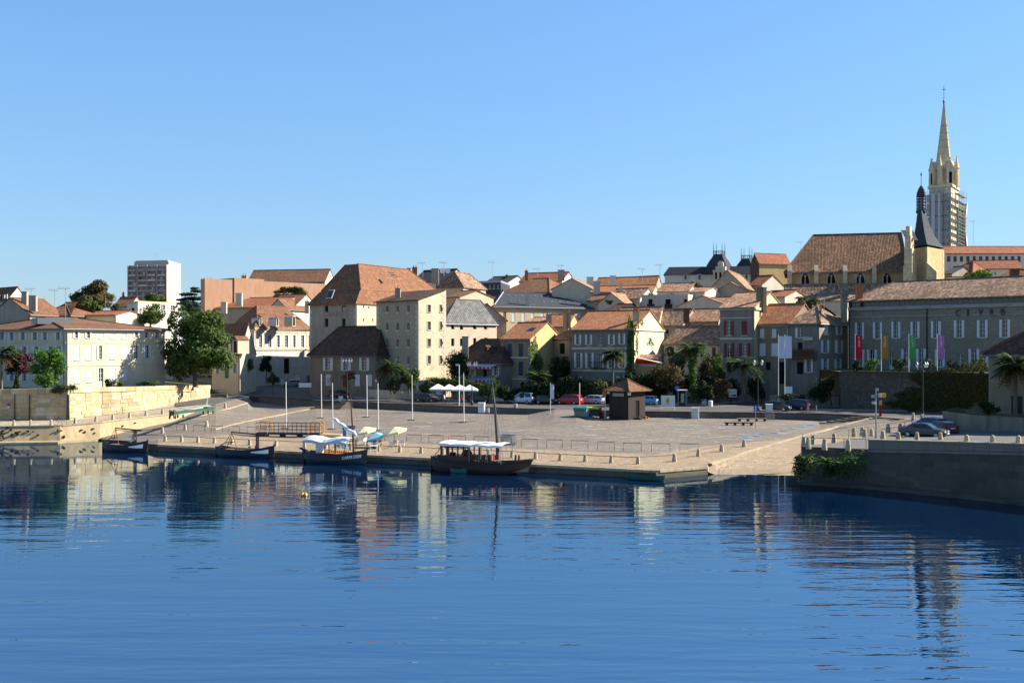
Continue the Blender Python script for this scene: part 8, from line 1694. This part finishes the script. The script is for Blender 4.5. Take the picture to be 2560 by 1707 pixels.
def sign(label, p, h, shape, sz=.32, plate=None, pole='steel'):
    root = thing('road_sign', label, 'sign', p); p = Vector(p); mb = MB(); mb.tube([p, p + Vector((0, 0, h))], .035, 6); mb.build('pole', M[pole], root); c = p + Vector((0, -.06, h - sz))
    def disc(r, m, off, nm, n=18, rot=0.0): mb = MB(); q = [c + Vector((math.cos(2 * math.pi * k / n + rot) * r, -off, math.sin(2 * math.pi * k / n + rot) * r)) for k in range(n)]; mb.face(q); mb.face([v + Vector((0, .03, 0)) for v in q][::-1]); [mb.face([q[k], q[k] + Vector((0, .03, 0)), q[(k + 1) % n] + Vector((0, .03, 0)), q[(k + 1) % n]]) for k in range(n)]; mb.build(nm, m, root)
    if shape == 'red_ring': disc(sz, redr, 0, 'disc'); disc(sz * .74, wht, .012, 'face'); mb = MB(); mb.box(c + Vector((-.06, -.03, 0)), (.1, .01, sz * .5)); mb.box(c + Vector((.08, -.03, -.02)), (.1, .01, sz * .4)); mb.build('symbol', M['black_paint'], root)
    elif shape == 'white': disc(sz, wht, 0, 'disc'); mb = MB(); mb.box(c + Vector((0, -.03, 0)), (.06, .01, sz * 1.1)); mb.build('symbol', grp, root)
    elif shape == 'yield': disc(sz * 1.1, redr, 0, 'triangle', 3, -math.pi / 2); disc(sz * .72, wht, .012, 'face', 3, -math.pi / 2)
    elif shape == 'warn': disc(sz * 1.1, redr, 0, 'triangle', 3, math.pi / 2); disc(sz * .78, wht, .012, 'face', 3, math.pi / 2)
    elif shape == 'blue': mb = MB(); mb.box(c, (sz * 1.7, .04, sz * 2)); mb.build('panel', blu, root); mb = MB(); mb.box(c + Vector((0, -.03, .08)), (sz * .5, .01, sz * .6)); mb.box(c + Vector((0, -.03, -.15)), (sz * .8, .01, sz * .25)); mb.build('symbol', wht, root)
    elif shape == 'nopark': disc(sz, redr, 0, 'disc'); disc(sz * .78, blu, .012, 'face')
    if plate: mb = MB(); mb.box(p + Vector((0, -.06, h - sz * 2.4)), (sz * 2, .03, sz * .7)); mb.build('plate', wht, root)
for l, q, pyt, sh_, sz, pl_ in (('round white sign left of the give way sign', G(707, 974, ST), 947, 'white', .36, 0), ('red and white give way triangle in the side street', G(744, 974, ST), 933, 'yield', .42, 1), ('red ringed round sign before the low cottage', G(822, 990, ST), 943, 'red_ring', .36, 0), ('white triangle warning sign before the low cottage', G(940, 1000, ST), 945, 'warn', .42, 0), ('round red ringed sign with plate beside the fan palm', G(1864, 1003, ST), 926, 'red_ring', .46, 1), ('small no parking sign left of the information panel', G(1812, 1010, ST), 971, 'nopark', .3, 1), ('blue square sign on a pole at the edge of the square', gp(1889, 1071), 1013, 'blue', .3, 0)):
    sign(l, q, ZP(pyt, q.y) - q.z, sh_, sz, pl_)
mb = MB(); a = gpt(22) + Vector((0, -.1, 2.1)); root = thing('wall_sign', 'small purple round sign on the left garden wall', 'sign', a); mb.tube([a, a + Vector((0, -.05, 0))], .17, 14); mb.build('disc', mat('purple_sign', (.2, .07, .35), .6), root); mb = MB(); mb.box(a + Vector((0, -.02, -.32)), (.3, .04, .16)); mb.build('plate', wht, root)
a = gpt(478); a = wtop(478) + Vector((.25, -.2, -.6)); mb = MB(); mb.box(a, (.5, .08, .5)); tag(mb.build('wall_sign', blu, None, org=a), 'small blue plate on the right end of the garden wall', 'sign')
# benches, low platforms, barriers
def low_beam(label, pa, pb, m, h=.32, d=.5):
    a, b = gp(*pa), gp(*pb); root = thing('low_bench', label, 'bench', (a + b) / 2); dv = (b - a).normalized(); n = Vector((-dv.y, dv.x, 0)); mb = MB(); mb.obox(a + Vector((0, 0, h - .12)), b - a, n * d, Vector((0, 0, .12))); mb.build('seat', m, root)
    for k in range(4): q = a.lerp(b, .05 + .28 * k); mb = MB(); mb.obox(q - Vector((0, 0, .1)), dv * .3, n * (d - .05), Vector((0, 0, h - .03))); mb.build('leg', M['railiron'], root)
M['tanwood'] = woodmat('tan_wood', (.42, .28, .12), (.1, 1, 1)); low_beam('low dark beam bench on the right of the square', (1811, 1063), (1884, 1063.5), M['hutwood'], .38); low_beam('low tan topped beam bench behind the blue sign', (1843, 1053), (1918, 1053), M['tanwood'], .4)
def barrier(label, a, b, grp=None, h=1.05):
    root = thing('crowd_barrier', label, 'barrier', a, 0, grp); mb = MB(); up = Vector((0, 0, h)); z0 = Vector((0, 0, .15)); mb.tube([a, a + up, b + up, b], .025, 5); mb.tube([a + z0, b + z0], .02, 4); n = 14
    for k in range(1, n): q = a.lerp(b, k / n); mb.tube([q + z0, q + up], .012, 4)
    mb.build('frame', M['steel'], root)
for k in range(7): a = gp(1252 + k * 1.0, 1111 - k * .35); b = gp(1279 + k * 2.2, 1113 - k * .35); barrier('grey metal crowd barrier, %s from the front in the stack behind the tall mast' % ORD[k], a + Vector((0, .0, .0)), b, 'stacked crowd barriers')
a, b = gp(1912, 1052), gp(1936, 1052.5); barrier('grey metal crowd barrier standing by the right street wall', a, b)
b_ = thing('bench', 'wooden street bench seen from behind near the blue people carrier', 'bench', G(2030, 1031, ST)); a, b = G(2020, 1031, ST), G(2041, 1031.5, ST); mb = MB()
for q in (a, b): mb = MB(); mb.box(q + Vector((0, 0, .5)), (.1, .1, 1.0)); mb.build('leg', M['white_paint'], b_)
mb = MB(); n = (b - a).normalized(); mb.obox(a - n * .3 + Vector((0, .05, .75)), b - a + n * .6, (0, .06, 0), (0, 0, .3)); mb.build('backrest', M['woodbrown'], b_); mb = MB(); mb.obox(a - n * .3 + Vector((0, .1, .42)), b - a + n * .6, (0, .5, 0), (0, 0, .06)); mb.build('seat', M['woodbrown'], b_)
for px, py, l in ((1054, 1006.5, 'left'), (1068, 1006.5, 'right')): p = G(px, py, ST); mb = MB(); mb.tube([p, p + Vector((0, 0, 1.0))], .06, 6); tag(mb.build('kerb_post', M['railiron'], None, org=p), l + ' of two slim kerb posts in front of the black saloon', 'post', 'kerb posts by the saloon')
# low garden walls along the street
def low_wall(label, pts, zt, m, th=.35):
    root = thing('street_wall', label, 'wall', pts[0])
    for a, b in zip(pts, pts[1:]):
        f = Face(a.xy, b.xy); mb = MB(); slab(mb, f, 0, f.L, ST - .2, zt, -th, 0); mb.build('wall_face', m, root); mb = MB(); slab(mb, f, -.03, f.L + .03, zt, zt + .1, -th - .05, .05); mb.build('coping', M['quaystone'], root)
low_wall('low wall with fence before the gardens of the villa', [G(1255, 1000, ST), G(1420, 1001, ST), G(1620, 1003, ST)], 3.6, M['retain']); low_wall('pale low wall curving along the pavement by the info panel', [G(1640, 1007, ST), G(1790, 1008, ST), G(1873, 999, ST)], 3.75, M['stained']); low_wall('sunlit tan gate wall left of the standing people', [G(1873, 999, ST), G(1902, 995, ST)], 5.6, M['yellow']); low_wall('pale low wall behind the parked dark cars on the right', [G(1925, 1014, ST), G(2010, 1016, ST), G(2098, 1019, ST)], 4.55, M['stained']); low_wall('pale sunlit wall under the palm by the stone warehouse', [G(880, 990, ST), G(985, 998, ST), G(1034, 998, ST)], 4.3, M['cream']); low_wall('retaining wall at the foot of the low cottage', [G(752, 968, ST), G(800, 982, ST), G(878, 990, ST)], 4.0, M['shadestone'])
fw = thing('garden_fence', 'dark railing fence above the curved pale wall', 'fence', G(1790, 1007, ST)); a, b, c = (q + Vector((0, .2, .95)) for q in (G(1755, 1008, ST), G(1790, 1008, ST), G(1871, 999, ST))); mb = MB()
for k in range(30): q = b.lerp(c, k / 29); mb.tube([q, q + Vector((0, 0, 1.1))], .02, 4)
mb.tube([b + Vector((0, 0, 1.1)), c + Vector((0, 0, 1.1))], .03, 4); mb.build('bars', M['railiron'], fw); gz_ = MB(); gz_.obox(P(732 + 15, 968, 205), P(778, 968, 204) - P(747, 968, 205), (0, .2, 0), (0, 0, .8)); tag(gz_.build('white_barrier', M['white_paint'], None, org=P(760, 968, 204)), 'short white wall panel left of the low cottage', 'barrier')
# parasols of the restaurant
M['parasolw'] = mat('white_parasol', (.74, .73, .7), .85); M['parasoly'] = mat('yellow_parasol', (.78, .74, .42), .85); M['parasolb'] = mat('blue_parasol', (.26, .55, .66), .85)
def parasol(label, p, zr_, R_, m, rise=.75, n=8, tilt=(0, 0), grp=None, name='parasol'):
    root = thing(name, label, 'parasol', p, 0, grp); p = Vector(p); mb = MB(); top = Vector((p.x, p.y, zr_ + rise)); mb.tube([p, top], .035, 6); mb.build('pole', M['steel'], root); mb = MB(); ring = []; dn = []
    for k in range(n): a = 2 * math.pi * (k + .5) / n; q = Vector((p.x + R_ * math.cos(a), p.y + R_ * math.sin(a), zr_ + tilt[0] * math.cos(a) + tilt[1] * math.sin(a))); ring.append(q); dn.append(q - Vector((0, 0, .22)))
    for k in range(n): mb.face([ring[k], ring[(k + 1) % n], top]); mb.face([dn[k], dn[(k + 1) % n], ring[(k + 1) % n], ring[k]])
    mb.build('canopy', m, root)
for i, (px, l) in enumerate(((1095, 'leftmost white square parasol of the restaurant terrace'), (1123, 'second white parasol of the restaurant terrace'), (1149, 'third white parasol of the restaurant terrace'), (1174, 'rightmost white square parasol of the restaurant terrace'))):
    Y = 179 - i * .4; p = P(px, 1000, Y); p.z = ST; parasol(l, p, ZP(971.5 + i * .8, Y), 1.85, M['parasolw'], .8, 4)
def chair_mesh():
    LOCAL[0] = True; root = thing('plastic_chair', '', 'chair'); mb = MB(); mb.box((0, 0, .43), (.46, .46, .04)); mb.build('seat', M['chairw'], root); mb = MB(); mb.obox((-.23, .2, .45), (.46, 0, 0), (0, .12, .42), (0, .03, -.01)); mb.build('backrest', M['chairw'], root)
    for sx in (-1, 1):
        for sy in (-1, 1): mb = MB(); mb.tube([(sx * .21, sy * .2, .43), (sx * .25, sy * .25, 0)], .025, 5); mb.build('leg', M['chairw'], root)
        mb = MB(); mb.tube([(sx * .24, .22, .68), (sx * .26, -.2, .66), (sx * .24, -.22, .43)], .022, 5); mb.build('armrest', M['chairw'], root)
    LOCAL[0] = False; return root
M['chairw'] = mat('white_plastic', (.75, .75, .74), .4); c0 = chair_mesh()
chs = [(978, 1121, 0, 'left of two white plastic chairs right of the yellow parasol', 3.4), (991, 1117, 0, 'white plastic chair just behind the two at the yellow parasol', 2.8), (1005, 1116, 0, 'rightmost white plastic chair beside the yellow parasol', 3.2), (868, 1117, 0, 'white plastic chair half hidden by the lettered boat', 1.2), (898, 1113, 0, 'white plastic chair beyond the lettered boat mast', 2.2), (915, 1113, 0, 'white plastic chair under the blue parasol', .5), (946, 1116, 0, 'white plastic chair at the dark tables', 4.0), (935, 1120, 0, 'white plastic chair near the quay behind the dark tables', 5.0)]
for i, (px, py, _, l, rz) in enumerate(chs):
    if i == 0: c0.location = gp(px, py); c0.rotation_euler[2] = rz; c0['label'] = l; c0['group'] = 'white plastic chairs on the quay'
    else: dup(c0, gp(px, py), rz, l, 'white plastic chairs on the quay')
def table(label, px, py, m, tall=.72):
    p = gp(px, py); root = thing('terrace_table', label, 'table', p); mb = MB(); mb.box(p + Vector((0, 0, tall)), (.85, .85, .04)); mb.build('table_top', m, root)
    for sx in (-1, 1):
        for sy in (-1, 1): mb = MB(); mb.tube([p + Vector((sx * .36, sy * .36, 0)), p + Vector((sx * .36, sy * .36, tall))], .025, 5); mb.build('leg', m, root)
table('white square table at the bow of the lettered boat', 934, 1131, M['chairw']); table('white table behind the hoop of the lettered boat', 843, 1125, M['chairw']); table('dark table under the blue parasol', 926, 1120, M['black_paint']); table('dark table left of the sandwich chairs', 944, 1118, M['black_paint']); table('dark table behind the lettered boat mast', 882, 1119, M['black_paint'])
for px, py, yr, R_, m, l, tl in ((911, 1112, 1074, 1.35, 'parasoly', 'left yellow parasol behind the mast of the lettered boat', (.28, .1)), (986, 1118, 1075, 1.4, 'parasoly', 'right yellow tilted parasol on the quay', (.34, .1)), (939, 1118, 1089, 1.25, 'parasolb', 'turquoise blue parasol between the yellow ones', (.3, .12))):
    p = gp(px, py); parasol(l, p, ZP(yr + 3, p.y), R_, M[m], .5, 8 if m != 'parasolb' else 4, tl)
# blue and white ticket frame
p = gp(858, 1128); q = gp(888, 1128); root = thing('ticket_arch', 'blue and white ticket stand behind the lettered boat', 'sign', p); zt = ZP(1064, p.y); mb = MB()
for a in (p, p + Vector((.35, 0, 0))): mb.box((a.x, a.y, (p.z + zt) / 2), (.09, .09, zt - p.z))
mb.box((q.x, q.y, (p.z + zt) / 2 + .4), (.06, .06, zt - p.z - .8)); mb.build('post', M['white_paint'], root); mb = MB(); mb.obox((p.x - .1, p.y - .06, zt - .35), (q.x - p.x + .2, 0, 0), (0, .06, 0), (0, 0, .38)); mb.build('header', mat('blue_board', (.05, .14, .42), .6), root); mb = MB(); mb.obox((p.x - .05, p.y - .06, p.z + 1.3), (.42, 0, 0), (0, .05, 0), (0, 0, 1.2)); mb.build('panel', mat('blue_board_panel', (.08, .2, .5), .6), root)
# gangway with orange ends
def gangway():
    a, b = gp(640, 1090), gp(800, 1092); root = thing('gangway', 'long dark gangway with orange end frames lying on the quay', 'gangway', (a + b) / 2); org = mat('orange_steel', (.75, .33, .06), .5); d = (b - a); L = d.length; d /= L; n = Vector((-d.y, d.x, 0)); mb = MB(); up = Vector((0, 0, 1)); mb.obox(a + up * .22, d * L, n * 1.3, up * .22); mb.build('deck', M['black_paint'], root); k = 14
    for s_ in (0, 1.3):
        mb = MB()
        for z in (.8, 1.2, 1.62): mb.tube([a + n * s_ + up * z, b + n * s_ + up * z], .028, 5)
        for i in range(k + 1): q = a.lerp(b, i / k) + n * s_; mb.tube([q + up * .4, q + up * 1.62], .022, 4)
        mb.build('railing', M['railiron'], root)
    for e, s_ in ((a, 1), (b, -1)):
        mb = MB()
        for y in (0, 1.3):
            q = e + n * y; mb.tube([q + up * .2, q + up * 1.75, q + d * s_ * 1.5 + up * 1.75, q + d * s_ * 1.5 + up * .2], .05, 5); mb.tube([q + up * 1.0, q + d * s_ * 1.5 + up * 1.0], .04, 5)
        if e is a: mb.tube([a + d * 1.5 + up * 1.7, a + d * 2.6 + up * .9], .05, 5)
        mb.build('end_frame', org, root)
    mb = MB(); mb.obox(b + up * .28, d * 2.6 - up * .1, n * 1.3, up * .09); mb.tube([b + up * 1.7, b + d * 1.0 + up * .5], .05, 5); mb.build('ramp_plate', mat('yellow_orange_plate', (.75, .42, .1), .5), root)
    for i in range(4): q = a.lerp(b, .1 + .27 * i); mb = MB(); mb.obox(q - up * .1, d * .3, n * 1.3, up * .33); mb.build('support', M['railiron'], root)
gangway()
# green beam trolley on the ramp
def beam():
    a, b = gp(434, 1048), gp(536, 1033); root = thing('beam_trolley', 'long green steel beam on small wheels lying on the left ramp', 'trolley', (a + b) / 2); gm_ = mat('green_steel', (.02, .09, .07), .5); up = Vector((0, 0, 1)); d = (b - a); L = d.length; d /= L; n = Vector((-d.y, d.x, 0)).normalized(); mb = MB(); mb.obox(a + up * .55, d * L, n * .5, up * .35); mb.build('beam', gm_, root); mb = MB()
    for s_ in (0, .5): mb.tube([a + n * s_ + up * .1, a + n * s_ + up * 1.2], .07, 5); mb.tube([a + n * s_ + up * 1.15, a + d * 1.2 + n * s_ + up * 1.0], .06, 5); mb.tube([a + n * s_ + up * .2, a + d * 1.4 + n * s_ + up * .6], .06, 5)
    mb.box(a + d * .2 + n * .25 + up * .75, (.5, .7, .5), 0, .4); mb.build('end_truss', M['lampiron'], root)
    for t_ in (.03, .2, .82, .95):
        for s_ in (-.1, .6): q = a.lerp(b, t_) + n * s_ + up * .22; mb = MB(); mb.tube([q, q + n * .12], .24, 10); mb.build('wheel', M['tyre'], root)
    mb = MB(); mb.box(a.lerp(b, .82) + n * .25 + up * .95, (1.2, .6, .25), 0, math.atan2(d.y, d.x)); mb.build('winch_box', gm_, root)
beam()
# bicycles
def bicycle(label, p, rz):
    root = thing('bicycle', label, 'bicycle', p, rz); LOCAL[0] = True
    for x in (-.52, .52): mb = MB(); mb.tube([(x + .33 * math.cos(a), 0, .34 + .33 * math.sin(a)) for a in [2 * math.pi * k / 16 for k in range(17)]], .02, 5); w_ = mb.build('wheel', M['tyre'], root); mb = MB(); [mb.tube([(x, 0, .34), (x + .32 * math.cos(a), 0, .34 + .32 * math.sin(a))], .006, 3) for a in [2 * math.pi * k / 8 for k in range(8)]]; mb.build('spokes', M['steel'], w_)
    mb = MB(); mb.tube([(-.52, 0, .34), (-.15, 0, .85), (.35, 0, .85), (-.02, 0, .34), (-.52, 0, .34)], .022, 5); mb.tube([(-.15, 0, .95), (-.02, 0, .34)], .022, 5); mb.tube([(.52, 0, .34), (.33, 0, 1.02)], .022, 5); mb.build('frame', mat('bike_frame', (.15, .16, .17), .4, .4), root); mb = MB(); mb.box((-.17, 0, .97), (.26, .12, .06)); mb.build('saddle', M['trim'], root); mb = MB(); mb.tube([(.33, -.25, 1.05), (.33, .25, 1.05)], .018, 5); mb.build('handlebar', M['trim'], root); LOCAL[0] = False
e = ep(150); bicycle('bicycle leaning at the handrail of the riverside path', e + (gpt(150) - e).normalized() * .8, R(6)); bicycle('bicycle parked by the railing at the foot of the cottage', G(566, 985, ST), R(20))
p = G(545, 985, ST); rail('street_railing', 'dark railing beside the bicycle at the end of the garden wall', [G(528, 990, ST), G(545, 988, ST), G(560, 987, ST)], 1.0, .03, [G(528, 990, ST), G(545, 988, ST), G(560, 987, ST)], mid=True); p = G(548, 993, ST); mb = MB(); mb.box(p + Vector((0, 0, .15)), (3.0, .5, .9), 0, -.1); tag(mb.build('low_block_wall', M['retain'], None, org=p), 'low dark block wall beside the bicycle and railing', 'wall')
# orange folded panel by the garden wall, reflecting seats etc. left out

# ------------------------------------------------------------------ one albedo calibration for every painted, stone and leaf surface
for m_ in bpy.data.materials:
    if not m_.use_nodes or m_.name in ('river_water',): continue
    nt_ = m_.node_tree; bs = nt_.nodes.get('Principled BSDF'); inp = bs.inputs['Base Color']; hs = nt_.nodes.new('ShaderNodeHueSaturation'); hs.inputs['Saturation'].default_value = 1.06; hs.inputs['Value'].default_value = .78
    if inp.is_linked: src = inp.links[0].from_socket; nt_.links.new(src, hs.inputs['Color'])
    else: hs.inputs['Color'].default_value = inp.default_value
    nt_.links.new(hs.outputs[0], inp)
